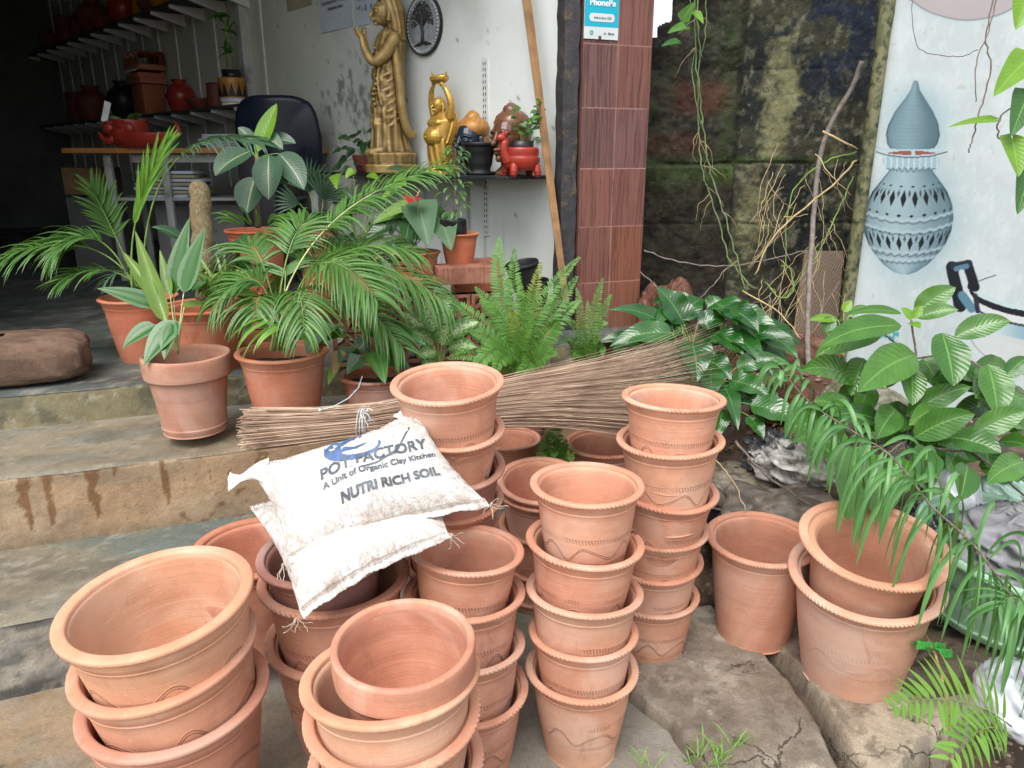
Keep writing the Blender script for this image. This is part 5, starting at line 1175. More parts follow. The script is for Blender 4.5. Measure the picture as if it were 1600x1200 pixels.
# --- Boston fern
def fern_thing(name, label, pos, D, tips, base, dd, W=.05, mats=('leaf_fern',), kind='redpot', group='ferns beside the pillar', n=46):
    r, sp = potplant(name, label, kind, pos, D, (.8, .8, .85), group=group)
    for i, (cx, cy, tx, ty, dz, *m) in enumerate(tips):
        fernfrond(r, P(base[0] + RL.uniform(-14, 14), base[1], dd + RL.uniform(-.03, .03)), P(cx, cy, dd + dz * .5), P(tx, ty, dd + dz), W * RL.uniform(.9, 1.1), m[0] if m else 'leaf_fern', n=n, up=(RL.uniform(-.3, .3), -.75, .55))
    return r
fern_thing('boston_fern', 'large bright sword fern with upright arching fronds, just left of the tiled pillar', P(815, 590, 3.05), .28,
    [(770, 450, 780, 372, .1), (800, 480, 803, 388, .05), (830, 470, 906, 402, .0), (850, 500, 902, 432, .05), (820, 500, 845, 410, .1, 'leaf_fern_old'), (800, 520, 838, 448, -.05), (860, 520, 872, 500, -.1), (800, 500, 742, 450, .0), (760, 500, 702, 470, .05), (760, 505, 690, 500, .0),
     (770, 540, 700, 560, -.1), (790, 520, 770, 590, -.2), (780, 500, 730, 600, -.15), (815, 540, 795, 480, -.1, 'leaf_fern_old'), (845, 545, 870, 555, -.15), (830, 560, 790, 548, -.2), (850, 540, 800, 600, -.2), (790, 500, 770, 420, .15), (835, 490, 876, 470, .1), (780, 480, 750, 470, .1), (860, 500, 905, 470, .05), (805, 530, 835, 500, -.12), (820, 510, 812, 440, .0), (775, 520, 735, 520, -.05)],
    (815, 585), 3.0, .058)
fern_thing('small_fern', 'finer dark-stemmed fern with reddish dry stalks at the pillar foot', P(915, 585, 3.25), .24,
    [(930, 470, 942, 434, .0), (910, 480, 900, 450, .05), (940, 490, 934, 472, .0), (950, 520, 940, 560, -.1), (900, 520, 888, 532, -.1), (920, 500, 918, 470, .1), (935, 510, 930, 540, -.1), (905, 500, 882, 500, 0), (925, 500, 950, 505, 0), (915, 530, 905, 500, -.1), (900, 510, 870, 540, -.1), (940, 480, 955, 460, .1), (920, 540, 935, 525, -.15), (910, 540, 895, 560, -.15)],
    (915, 580), 3.2, .030, n=34)
fern_thing('small_fern', 'dark low fern in the gap below the broom, between two clay pots', P(868, 735, 2.75), .17,
    [(860, 680, 845, 700, -.05), (875, 675, 885, 695, -.05), (868, 670, 868, 672, 0), (850, 690, 842, 720, -.1), (885, 690, 895, 720, -.1), (868, 690, 866, 715, -.1), (860, 680, 855, 680, 0), (878, 685, 878, 700, 0)], (868, 730), 2.72, .040, n=26)
# --- peace lily clump
def clump(name, label, cat, root_px, specs, mat, **kw):
    r = thing(name, label, cat, P(*root_px)); leaves_each(r, specs, default=mat, **kw); return r
D = 3.0; b0 = (1085, 640, 3.0)
L_ = [((1068, 505, D), (1025, 450, D), 44), ((1062, 500, D), (1100, 470, D + .1), 36), ((1052, 515, D), (950, 489, D - .05), 27), ((1050, 520, D - .1), (955, 552, D - .1), 34), ((1090, 505, D), (1135, 505, D), 30), ((1144, 530, D), (1240, 535, D - .1), 28),
      ((1118, 520, D), (1158, 562, D - .1), 40), ((1082, 535, D - .2), (1088, 602, D - .3), 50), ((1150, 575, D - .1), (1228, 568, D - .15), 28), ((1140, 595, D - .1), (1200, 628, D - .2), 36), ((1172, 632, D - .2), (1258, 680, D - .3), 38), ((1130, 600, D - .1), (1150, 680, D - .25), 28),
      ((1060, 545, D - .1), (1010, 590, D - .2), 30), ((1100, 560, D), (1140, 600, D - .1), 38), ((1105, 480, D + .1), (1130, 470, D + .1), 24), ((1035, 500, D + .1), (1005, 500, D + .1), 34), ((1080, 500, D + .1), (1060, 455, D + .15), 34), ((1040, 540, D), (985, 530, D), 30), ((1075, 560, D - .1), (1045, 610, D - .2), 34),
      ((1110, 580, D - .1), (1110, 630, D - .2), 36), ((1160, 600, D), (1190, 600, D), 30), ((1030, 560, D - .1), (980, 585, D - .1), 24), ((1095, 520, D + .05), (1120, 545, D), 36), ((1155, 545, D), (1190, 575, D - .1), 28), ((1130, 640, D - .15), (1120, 690, D - .2), 26), ((1060, 480, D + .15), (1020, 475, D + .1), 30), ((1005, 540, D), (940, 535, D), 26), ((1170, 650, D - .2), (1190, 690, D - .25), 24)]
for _ in range(30):
    x_ = RL.uniform(960, 1215); y_ = RL.uniform(480, 650); sx = 1 if x_ > 1085 else -1; q_ = RL.uniform(26, 70); L_.append(((lerp(1085, x_, .75), y_ - 12, D + RL.uniform(0, .15)), (x_ + sx * q_ * .7, y_ + q_ * .75, D + RL.uniform(-.15, .1)), RL.uniform(26, 42)))
clump('peace_lily', 'dense clump of wet dark glossy leaves behind the right pot stack', 'leafy plant', b0, [(a, b, w * 1.05, dict(stem=(b0[0] + RL.uniform(-25, 25), b0[1] - 20, D))) for a, b, w in L_], 'leaf_gloss', shape='lance', droop=.95, wave=.16, seg=14)
# --- broad-leaved shrub by the painted wall
D = 2.55
sp_ = [((1409, 509, D), (1283, 552, D - .1), 36), ((1431, 554, D), (1343, 622, D - .15), 56), ((1472, 520, D - .05), (1486, 604, D - .12), 54), ((1491, 527, D), (1578, 505, D - .05), 34), ((1544, 569, D - .05), (1555, 648, D - .1), 50), ((1424, 572, D), (1424, 634, D - .05), 36), ((1442, 560, D + .05), (1466, 612, D), 44),
       ((1521, 680, D - .1), (1606, 645, D - .15), 36), ((1428, 684, D - .1), (1523, 650, D - .2), 42), ((1484, 683, D - .1), (1562, 712, D - .2), 40), ((1415, 650, D), (1517, 607, D - .1), 34), ((1409, 490, D + .05), (1325, 498, D), 14), ((1378, 520, D + .05), (1276, 566, D), 38), ((1432, 497, D + .05), (1497, 487, D), 22), ((1430, 490, D + .1), (1493, 451, D + .05), 34),
       ((1338, 700, D - .2), (1322, 820, D - .38), 58), ((1378, 712, D - .2), (1368, 822, D - .38), 58), ((1325, 684, D - .1), (1236, 697, D - .2), 28), ((1512, 728, D - .2), (1500, 786, D - .3), 38), ((1600, 722, D - .15), (1541, 762, D - .25), 38), ((1400, 640, D), (1370, 690, D - .1), 40), ((1380, 660, D), (1300, 655, D - .1), 32), ((1450, 700, D - .15), (1440, 760, D - .25), 44),
       ((1560, 690, D), (1606, 700, D - .1), 30), ((1350, 560, D + .1), (1330, 620, D + .05), 40), ((1390, 560, D + .1), (1385, 610, D), 40), ((1470, 640, D), (1420, 670, D - .1), 30), ((1570, 590, D), (1606, 560, D), 26), ((1420, 720, D - .2), (1400, 780, D - .3), 40), ((1330, 640, D), (1270, 630, D), 30), ((1500, 700, D), (1480, 740, D - .1), 34), ((1575, 740, D - .1), (1606, 760, D - .2), 36), ((1360, 600, D + .1), (1340, 660, D), 34), ((1545, 660, D), (1520, 700, D - .1), 26)]
for _ in range(34):
    x_, y_ = RL.choice(((1330, 590), (1400, 640), (1460, 690), (1540, 700), (1370, 740), (1440, 760), (1300, 640), (1560, 610))); x_ += RL.gauss(0, 26); y_ += RL.gauss(0, 26); a_ = RL.uniform(-2.9, .3); q_ = RL.uniform(55, 100)
    sp_.append(((x_, y_, D + RL.uniform(.0, .18)), (x_ - math.cos(a_) * q_, y_ - math.sin(a_) * q_ * .55, D + RL.uniform(-.1, .12)), RL.uniform(30, 46)))
sh = clump('broad_leaf_shrub', 'wide shrub of ribbed glossy green leaves growing against the painted wall', 'shrub', (1430, 800, 2.6), [(a, b, w) for a, b, w in sp_] + [((1425, 500, D), (1408, 482, D), 14, dict(mat='leaf_bright')), ((1428, 498, D), (1440, 478, D), 14, dict(mat='leaf_bright')), ((1420, 505, D), (1436, 515, D - .05), 16, dict(mat='leaf_bright'))], 'leaf_shrub', shape='ell', droop=.7, wave=.06, seg=12)
mb = MB()
for pts in ([(1430, 800, 2.6), (1415, 690, 2.58), (1432, 560, 2.55), (1424, 500, 2.55)], [(1432, 560, 2.55), (1500, 555, 2.55), (1560, 590, 2.5), (1620, 625, 2.45)], [(1430, 700, 2.5), (1520, 705, 2.45), (1620, 790, 2.4)], [(1415, 690, 2.58), (1350, 700, 2.4), (1330, 700, 2.35)], [(1432, 560, 2.55), (1380, 520, 2.6)], [(1415, 690, 2.5), (1380, 712, 2.35)]):
    q = [PX(p) for p in pts]; mb.tube([q[0]] + [q[i].lerp(q[i + 1], f) + Vector((0, 0, .004 * math.sin(f * 6))) for i in range(len(q) - 1) for f in (.33, .66, 1)], .0035, 6)
mb.build('branch', M['bark'], sh)
# --- drooping narrow-leaved branch
nb_ = thing('narrow_leaf_branch', 'long drooping branch of narrow strap leaflets hanging over the large nested pots', 'branch', P(1610, 985, 1.85))
ctl = [P(1625, 1000, 1.85), P(1575, 925, 1.87), P(1520, 850, 1.90), P(1455, 790, 1.94), P(1395, 715, 2.0), P(1330, 672, 2.08), P(1265, 628, 2.16), P(1205, 560, 2.25)]
def cat(pts, x):
    i = min(int(x), len(pts) - 2); t = x - i; p = [pts[max(i - 1, 0)], pts[i], pts[i + 1], pts[min(i + 2, len(pts) - 1)]]
    return (p[1] * 2 + (p[2] - p[0]) * t + (p[0] * 2 - p[1] * 5 + p[2] * 4 - p[3]) * t * t + (p[1] * 3 - p[0] - p[2] * 3 + p[3]) * t ** 3) * .5
MB().tube([cat(ctl, i / 8) for i in range(57)], [.0042 - .00005 * i for i in range(57)], 7).build('stem', M['bark'], nb_)
mb = MB(); N = 62
N = 84
for i in range(N):
    x = 7 * (i + .5) / N; p = cat(ctl, x); t_ = unit(cat(ctl, min(7, x + .05)) - p)
    for sg in (-1, 1):
        if RL.random() < .12: continue
        sd_ = t_.cross(Vector((0, 0, 1))).normalized(); L = (.15 + .14 * math.sin(math.pi * min(1, x / 7 * .9 + .15))) * RL.uniform(.7, 1.2) * (1 if x < 5.5 else .85)
        leaf(mb, p, t_ * RL.uniform(-.1, .4) + sd_ * sg * RL.uniform(.15, .6) + Vector((0, -.15, RL.uniform(-.5, .35))), Vector((RL.uniform(-.5, .5), -.8, .3)), L, RL.uniform(.0115, .0155), RL.uniform(5, 8), 'strap', .35, 12, cross=1)
mb.build('leaflets', M['leaf_narrow'], nb_)
for a, b, c_ in (((1625, 1000, 1.8), (1590, 900, 1.8), (1560, 950, 1.78)),):
    frond(nb_, PX(a), PX(b), PX(c_), 8, .12, .013, 'leaf_narrow', start=.2, droop=2, ang=50, r0=.002, name='side_spray')
# --- small fern at the bottom right
r = thing('ground_fern', 'bright young fern frond spreading across the stone at the bottom right', 'fern', P(1560, 1165, 1.75))
frond(r, P(1580, 1135, 1.78), P(1500, 1070, 1.72), P(1392, 1104, 1.66), 18, .085, .0155, 'leaf_fernr', 'stem_green', start=.05, droop=.5, ang=72, r0=.0022, up=(0, -.6, .8), prof=lambda q: (.75 + .6 * math.sin(math.pi * min(1, q + .1))) * (1 - .55 * q ** 3), seg=8, fold=.2)
frond(r, P(1580, 1150, 1.78), P(1540, 1110, 1.7), P(1480, 1190, 1.62), 12, .06, .014, 'leaf_fernr', 'stem_green', start=.2, droop=.6, ang=70, r0=.002, up=(0, -.6, .8))
mb = MB()
for cx, cy in ((1100, 1165), (1130, 1180), (1080, 1185), (1150, 1160), (1115, 1195), (1010, 1195)):
    for i in range(9):
        b_ = PZ(cx + RL.uniform(-12, 12), cy + RL.uniform(-3, 12), .045); a = RL.uniform(0, 6.28); leaf(mb, b_, (math.cos(a) * .6, math.sin(a) * .6, 1), (0, -1, .3), RL.uniform(.03, .085), .0035, 1.3, 'strap', .3, 6, cross=1)
for i in range(380):
    px, py = RL.choice(((1240, 740), (1180, 700), (1420, 820), (1480, 900), (1330, 760), (1000, 560), (1290, 560), (1560, 1130), (1260, 820))); b_ = PZ(px + RL.gauss(0, 30), py + RL.gauss(0, 18), .25)
    zt = float(terrain(np.array(b_.x), np.array(b_.y))); b_.z = zt - .005; a = RL.uniform(0, 6.28)
    leaf(mb, b_, (math.cos(a) * .7, math.sin(a) * .7, 1), (0, -1, .3), RL.uniform(.02, .06), .004, 1.5, 'strap', .3, 5, cross=1)
tag(mb.build('grass', M['grass_blade']), 'sparse bright grass blades sprouting between the stone slabs and rocks', 'grass', kind='stuff')
# ================================================================ clay lattice blocks and bricks
def frame3(ux, n):                                        # local (a along, b out, c up) -> world
    return Matrix((ux, n, Vector((0, 0, 1)))).transposed()
def jali(pos, ux, s, label):
    rt = thing('lattice_block', label, 'lattice block', pos, 'fired clay lattice blocks on the shop floor'); F = frame3(ux, Nn); mb = MB(); th = .055
    def ring(pts_o, pts_i):
        n = len(pts_o); V = []; 
        for y in (-th / 2, th / 2):
            V += [Vector(pos) + F @ Vector((x, y, z + s / 2)) for x, z in pts_o] + [Vector(pos) + F @ Vector((x, y, z + s / 2)) for x, z in pts_i]
        Fc = []
        for i in range(n):
            k = (i + 1) % n; o0, o1, i0, i1 = i, k, n + i, n + k; B = 2 * n
            Fc += [(o0, o1, i1, i0), (B + o1, B + o0, B + i0, B + i1), (i0, i1, B + i1, B + i0), (o1, o0, B + o0, B + o1)]
        mb.add(V, Fc)
    h = s / 2 - .002; N = 32; sq = []; si = []
    for i in range(N):
        a = 2 * math.pi * i / N + math.pi / 4; c_, s_ = math.cos(a), math.sin(a); m = max(abs(c_), abs(s_)); sq.append((h * c_ / m, h * s_ / m)); si.append(((h - .015) * c_ / m, (h - .015) * s_ / m))
    ring(sq, si)
    for sx in (-1, 1):
        for sz in (-1, 1):
            cx, cz = sx * h, sz * h; o = []; i_ = []
            for q in range(N): a = 2 * math.pi * q / N; o.append((cx + .074 * math.cos(a) * s / .155, cz + .074 * math.sin(a) * s / .155)); i_.append((cx + .060 * math.cos(a) * s / .155, cz + .060 * math.sin(a) * s / .155))
            cl = lambda L: [(max(-h, min(h, x)), max(-h, min(h, z))) for x, z in L]
            ring(cl(o), cl(i_))
    o = [(.032 * math.cos(2 * math.pi * q / N), .032 * math.sin(2 * math.pi * q / N)) for q in range(N)]; ring(o, [(x * .6, z * .6) for x, z in o])
    return mb.build('lattice', M['clay_lattice'], rt, smooth=False)
t = NT('clay_lattice'); c = t.co(); n = t.noise(c, 12, 5, .6); k = t.mix(t.mr(n, .3, .7), (.19, .075, .05), (.36, .165, .115)); M['clay_lattice'] = t.fin(k, .85, t.bump(t.noise(c, 60, 4), .3, .003), spec=.2)
j0 = P(535, 560, 3.30); q1 = P(770, 540, 3.45); ux = Vector((q1.x - j0.x, q1.y - j0.y, 0)).normalized(); s = .152
JN = ['leftmost', 'second from left', 'middle', 'second from right', 'rightmost']
for r_ in range(2):
    for i in range(5):
        p = Vector((j0.x, j0.y, Z1 + r_ * (s + .002))) + ux * (i * (s + .002) + .04)
        jali(p, ux, s, f'fired clay lattice block, {JN[i]} of the {"upper" if r_ else "lower"} row behind the potted plants')
zt = Z1 + 2 * s + .006
def hollow(c, w, d, h, label, rz=0):
    rt = thing('hollow_brick', label, 'brick', c, 'hollow clay bricks on the lattice'); F = Matrix.Rotation(math.atan2(ux.y, ux.x) + rz, 3, 'Z'); rows = []; N = 120
    def out(a):
        x = max(-1, min(1, 1.5 * math.cos(a))) * w / 2; y = max(-1, min(1, 1.5 * math.sin(a))) * d / 2
        g = .010 * max(0, 1 - abs(x) / (w * .10)); y -= math.copysign(g, y)
        if abs(abs(x) - w * .28) < w * .1: y -= math.copysign(.004 * (.5 + .5 * math.sin(x * 900)), y)
        return x, y
    for z, k in ((0, .985), (.003, 1), (h - .004, 1), (h, .98)):
        rows.append([Vector(c) + F @ Vector((out(2 * math.pi * i / N)[0] * k, out(2 * math.pi * i / N)[1] * k, z)) for i in range(N)])
    mb = MB().grid(rows, True); n0 = len(mb.v) - N; mb.f.append(tuple(range(n0, n0 + N))); return mb.build('brick', M['clay_lattice'], rt, smooth=False)
cb_ = P(724, 440, 3.62); hollow((cb_.x, cb_.y, zt), .27, .16, .082, 'pinkish hollow clay brick carrying the orange sapling pot')
cb_ = P(650, 452, 3.62); hollow((cb_.x - .01, cb_.y, zt), .26, .2, .03, 'thin clay paver beneath the high anthurium pot')
cb_ = P(745, 420, 3.95); hollow((cb_.x, cb_.y, zt - .02), .26, .16, .082, 'darker hollow clay brick behind the one with the sapling', .1)
MB_ = MB()
def planter_base(c, w, d, h, label):
    tag(MB().box((c[0], c[1], c[2] + h / 2), (w, d, h), Matrix.Rotation(.3, 3, 'Z')).build('plinth', M['clay_red'], loc=c, smooth=False, bevel=.006), label, 'plinth')
p = P(560, 400, 3.95); planter_base((p.x, p.y, Z1), .26, .26, p.z - .28 * .88 - Z1, 'low brick plinth hidden behind the big palm, under the pothos pot')
p = P(500, 350, 4.35); planter_base((p.x, p.y, Z1), .24, .24, p.z - .24 * .88 - Z1, 'tall brick plinth under the fan palm against the white wall')
p = P(745, 420, 3.95); planter_base((p.x, p.y, Z1), .26, .14, zt - .022 - Z1, 'brick plinth behind the lattice, under the darker hollow brick')
# --- black nursery pots leaning by the wall
for px, py, D_, tl, lb in ((815, 412, .165, (-.18, -.1, 1), 'black plastic nursery pot tilted on top of another, beside the timber post'), (830, 440, .175, (-.08, -.05, 1), 'black plastic nursery pot below the tilted one, beside the timber post')):
    c0 = P(px, py, 3.55 if py < 430 else 3.6); q_ = Vector((0, 0, 1)).rotation_difference(unit(tl)).to_matrix(); R_ = D_ / 2
    mb = MB().lathe(dens([(0, -.13), (R_ * .72, -.13), (R_ * .92, -.02), (R_ * .93, -.012), (R_ * 1.0, -.010), (R_ * 1.0, .004), (R_ * .96, .004), (R_ * .90, -.02), (R_ * .70, -.12), (0, -.12)], 2), 40, c=c0, rot=q_)
    tag(mb.build('nursery_pot', M['black_plastic'], loc=c0 - unit(tl) * .13), lb, 'nursery pot', 'black plastic nursery pots by the post')
p = P(830, 470, 3.6); planter_base((p.x, p.y, Z1), .16, .16, max(.05, P(830, 440, 3.6).z - .13 - Z1 - .01), 'small clay plinth under the black nursery pots')
# ================================================================ leaning pole, wall shelf
mb = MB(); a, b = PPL(815, -60, W0 + Wn * .10, Wn), PPL(884, 470, W0 + Wn * .16, Wn)
mb.tube([a.lerp(b, i / 20) + Vector((.0006 * math.sin(i * 2.1), 0, 0)) for i in range(21)], [.026 - .00035 * i for i in range(21)], 6)
tag(mb.build('wooden_pole', M['wood'], loc=b, smooth=False), 'long tan wooden pole leaning against the white wall beside the timber post', 'pole')
sa_, sb_ = wall_at(590, 268), wall_at(852, 268); t0_, t1_ = (sb_ - W0).dot(Wd), (sa_ - W0).dot(Wd); SZ = 1.462
simple('upright_white', (.62, .64, .63), .45, var=.08)
simple('slate_black', (.02, .022, .024), .35, var=.3)
sh_ = thing('wall_shelf', 'thin black slab shelf on the white wall carrying the gold statues', 'shelf', WP((t0_ + t1_) / 2, SZ - .02))
FW = Matrix((Wd, Wn, Vector((0, 0, 1)))).transposed()
MB().box(WP((t0_ + t1_) / 2 + .1, SZ - .010, .16), (t1_ - t0_ + .25, .31, .018), FW).build('slab', M['slate_black'], sh_, smooth=False, bevel=.002)
t = NT('slotted'); c = t.co(); s_ = t.sep(c); sl_ = t.math('MULTIPLY', t.mr(t.math('SINE', t.math('MULTIPLY', s_[2], 200)), .1, .3), 1.0); k = t.mix(sl_, (.40, .42, .41), (.03, .03, .03)); M['slotted'] = t.fin(k, .5, metal=.3)
for px in (760, 590):
    tt_ = (wall_at(px, 200) - W0).dot(Wd); z0, z1 = wall_at(px, 368).z, wall_at(px, 90).z
    st = MB().box(WP(tt_, (z0 + z1) / 2, .006), (.040, .011, z1 - z0), FW).build('slotted_upright', M['upright_white'], sh_, smooth=False)
    mb = MB()
    for i in range(int((z1 - z0) / .032)):
        for dx in (-.009, .009): mb.box(WP(tt_ + dx, z0 + .02 + i * .032, .0125), (.0045, .002, .016), FW)
    mb.build('slots', M['slate_black'], st, smooth=False)
    MB().add([WP(tt_ - .004, SZ - .021, .012), WP(tt_ - .004, SZ - .021, .27), WP(tt_ - .004, SZ - .035, .27), WP(tt_ - .004, SZ - .075, .012), WP(tt_ + .004, SZ - .021, .012), WP(tt_ + .004, SZ - .021, .27), WP(tt_ + .004, SZ - .035, .27), WP(tt_ + .004, SZ - .075, .012)], [(0, 1, 2, 3), (7, 6, 5, 4), (0, 4, 5, 1), (1, 5, 6, 2), (2, 6, 7, 3), (3, 7, 4, 0)]).build('bracket', M['grey_metal'], sh_, smooth=False)
# ================================================================ statues
def goldmat(name, c1, c2, rough, metal):
    t = NT(name); c = t.co(); n = t.noise(c, 14, 5, .6); g = t.new('ShaderNodeNewGeometry').outputs['Pointiness']
    k = t.mix(t.mr(g, .46, .54), tuple(x * .35 for x in c1), c2); k = t.mix(t.mr(n, .35, .7), k, t.mix(1, k, (.72, .66, .6), 'MULTIPLY')); M[name] = t.fin(k, t.mr(n, .3, .7, rough - .08, rough + .1), metal=metal); return M[name]
goldmat('gold_dull', (.30, .20, .075), (.52, .37, .14), .45, .25); goldmat('gold_bright', (.58, .34, .06), (.80, .50, .11), .30, .4)
goldmat('brown_glaze', (.11, .045, .025), (.17, .075, .04), .25, 0); goldmat('blue_black', (.012, .018, .030), (.03, .045, .07), .22, .1); goldmat('ochre', (.36, .16, .03), (.46, .22, .05), .4, .1)
simple('red_glaze', (.30, .032, .020), .28, var=.2, sc=8, bst=.05); simple('red_matte', (.17, .045, .028), .6, var=.3, sc=9)
def loft(mb, secs, n=40, fold=None, F=None, c=None):
    """secs: (z, rx, ry, ox, oy) elliptical sections in local statue space"""
    F = F or Matrix.Identity(3); c = c or Vector((0, 0, 0)); rows = []; K = 5
    for i in range(len(secs) - 1):
        for q in range(K):
            f = q / K; a = [lerp(secs[i][j], secs[i + 1][j], f * f * (3 - 2 * f) * .5 + f * .5) for j in range(5)]; row = []
            for j in range(n):
                th = 2 * math.pi * j / n; w = 1 + (fold(a[0], th) if fold else 0)
                row.append(c + F @ Vector((a[3] + a[1] * w * math.cos(th), a[4] + a[2] * w * math.sin(th), a[0])))
            rows.append(row)
    mb.grid(rows, True); b = len(mb.v) - len(rows) * n
    mb.f.append(tuple(range(b + n - 1, b - 1, -1))); mb.f.append(tuple(range(len(mb.v) - n, len(mb.v))))
def tb(mb, F, c, pts, rad, n=12):
    pts = [Vector(p) for p in pts]; q = []; r = []
    for i in range(len(pts) - 1):
        for k in range(4): f = k / 4; q.append(pts[i].lerp(pts[i + 1], f)); r.append(lerp(rad[i], rad[i + 1], f))
    q.append(pts[-1]); r.append(rad[-1])
    for _ in range(2): q = [q[0]] + [(q[i - 1] + q[i] * 2 + q[i + 1]) / 4 for i in range(1, len(q) - 1)] + [q[-1]]
    mb.tube([c + F @ p for p in q], r, n); mb.ball(c + F @ q[0], r[0], 10); mb.ball(c + F @ q[-1], r[-1], 10)
def bl(mb, F, c, p, r, n=20): mb.ball(c + F @ Vector(p), r if hasattr(r, '__len__') else (r, r, r), n, F)
def face(mb, F, c, p, s):                                # faces local -x; p = head centre, s = head half-height
    x, y, z = p
    bl(mb, F, c, p, (s * .80, s * .70, s)); bl(mb, F, c, (x - s * .30, y, z - s * .45), (s * .50, s * .46, s * .50))
    bl(mb, F, c, (x - s * .62, y, z - s * .84), s * .17, 12)                           # chin
    tb(mb, F, c, [(x - s * .74, y, z + s * .22), (x - s * .84, y, z - s * .08), (x - s * .98, y, z - s * .24)], [s * .07, s * .09, s * .13])   # nose
    tb(mb, F, c, [(x - s * .78, y - s * .16, z - s * .50), (x - s * .88, y, z - s * .48), (x - s * .78, y + s * .16, z - s * .50)], [s * .05, s * .09, s * .05], 10)
    tb(mb, F, c, [(x - s * .72, y - s * .14, z - s * .60), (x - s * .82, y, z - s * .62), (x - s * .72, y + s * .14, z - s * .60)], [s * .05, s * .09, s * .05], 10)
    for sg in (-1, 1):
        bl(mb, F, c, (x - s * .66, y + sg * s * .30, z + s * .02), (s * .12, s * .17, s * .09), 12)      # lids
        tb(mb, F, c, [(x - s * .74, y + sg * s * .10, z + s * .22), (x - s * .72, y + sg * s * .32, z + s * .28), (x - s * .55, y + sg * s * .52, z + s * .18)], [s * .05, s * .06, s * .04], 8)
        tb(mb, F, c, [(x + s * .02, y + sg * s * .70, z + s * .15), (x + s * .05, y + sg * s * .76, z - s * .2), (x, y + sg * s * .70, z - s * .62)], [s * .10, s * .10, s * .13], 10)
def hand(mb, F, c, p, dirv, up, s):                      # small sculpted hand: palm, four fingers, thumb
    d = unit(dirv); u = unit(up); w = d.cross(u).normalized(); p = Vector(p); L = s
    tb(mb, F, c, [p, p + d * L * .45], [L * .20, L * .24], 10)
    for i in range(4):
        o = w * (i - 1.5) * L * .13; l = L * (.50, .58, .54, .42)[i]
        tb(mb, F, c, [p + d * L * .45 + o, p + d * (L * .45 + l * .5) + o * 1.15 + u * L * .06, p + d * (L * .45 + l * .9) + o * 1.3 - u * L * (.02 + .12 * i)], [L * .075, L * .066, L * .045], 8)
    tb(mb, F, c, [p + d * L * .12 - w * L * .22, p + d * L * .35 - w * L * .42 + u * L * .05, p + d * L * .52 - w * L * .40 + u * L * .16], [L * .09, L * .075, L * .05], 8)
def shelf_t(px, off): return (PPL(px, 262, W0 + Wn * off, Wn) - W0).dot(Wd)
def frame_at(px, py, dpth, yaw):
    c = P(px, py, dpth); F = Matrix.Rotation(R(yaw), 3, 'Z'); return c, F
# tall gold standing figure, in profile to the left
tt_ = shelf_t(613, .165); c = WP(tt_, SZ, .165); F = Matrix.Rotation(R(22), 3, 'Z') @ Matrix.Diagonal((1.12, 1.12, .89))
rt = thing('standing_statue', 'tall gold-painted robed figure with raised joined hands, on the black wall shelf', 'statue', c)
mb = MB()
def rf(z, th):                                            # hanging drapery folds
    u = math.sin(th * 10 + z * 7) * .07 + math.sin(th * 19 - z * 11) * .03
    sw = .075 * math.sin((z * 60) + 6 * math.cos(th)) * (1 if .30 < z < .72 and math.cos(th) < -.1 else .2)
    return u * (1 if z < .42 else .45) + sw
loft(mb, [(.0, .150, .125, 0, 0), (.05, .148, .122, 0, 0), (.06, .130, .110, 0, 0), (.13, .138, .115, 0, 0), (.14, .105, .09, 0, 0)], fold=lambda z, th: .05 * abs(math.sin(th * 8)) if z > .05 else .0, F=F, c=c)
loft(mb, [(.13, .115, .09, .0, 0), (.22, .100, .082, -.005, 0), (.34, .092, .080, -.01, 0), (.50, .090, .078, -.008, 0), (.62, .088, .078, .0, 0), (.74, .080, .080, .008, 0), (.83, .082, .100, .015, 0), (.90, .066, .085, .02, 0), (.935, .030, .034, .018, 0), (.96, .026, .028, .015, 0)], 72, rf, F, c)
face(mb, F, c, (.0, 0, 1.03), .085)
loft(mb, [(.86, .05, .075, .055, 0), (.95, .055, .075, .050, 0), (1.04, .070, .078, .035, 0), (1.12, .060, .066, .02, 0), (1.17, .035, .04, .015, 0), (1.21, .02, .02, .01, 0)], 30, lambda z, th: .04 * math.sin(12 * th), F, c)
tb(mb, F, c, [(.02, -.085, .86), (-.03, -.100, .76), (-.095, -.075, .70), (-.130, -.045, .78), (-.140, -.030, .86)], [.036, .036, .030, .023, .017])
tb(mb, F, c, [(.02, .085, .86), (-.02, .085, .76), (-.085, .045, .74), (-.115, .0, .80), (-.120, -.01, .86)], [.036, .034, .028, .022, .017])
hand(mb, F, c, (-.140, -.030, .865), (-.45, .05, .7), (-.5, 0, -.5), .075); hand(mb, F, c, (-.118, -.01, .865), (-.1, .1, 1), (-1, 0, .1), .075)
for k2 in range(8):                                       # swag folds across the front of the robe
    z = .64 - k2 * .047; tb(mb, F, c, [(.035, -.070, z + .055), (-.005, -.078, z + .008), (-.050, -.062, z - .014), (-.080, -.025, z - .004), (-.082, .02, z + .03)], [.004, .009, .010, .008, .004], 8)
tb(mb, F, c, [(.02, -.092, .80), (.035, -.098, .60), (.045, -.095, .42), (.065, -.085, .30), (.10, -.075, .24), (.115, -.07, .27)], [.020, .026, .026, .026, .028, .018])
tb(mb, F, c, [(-.05, -.06, .78), (-.075, -.055, .6), (-.06, -.065, .45)], [.008, .008, .008], 8)
for k2 in range(12): bl(mb, F, c, (-.078 + .02 * math.sin(k2 * .5), -.052, .80 - k2 * .032), .011, 8)
tb(mb, F, c, [(-.07, .045, .15), (-.12, .045, .135)], [.03, .022]); tb(mb, F, c, [(-.06, -.045, .15), (-.12, -.045, .135)], [.03, .022])
o = mb.build('body', M['gold_dull'], rt, remesh=.0052, sm=2)
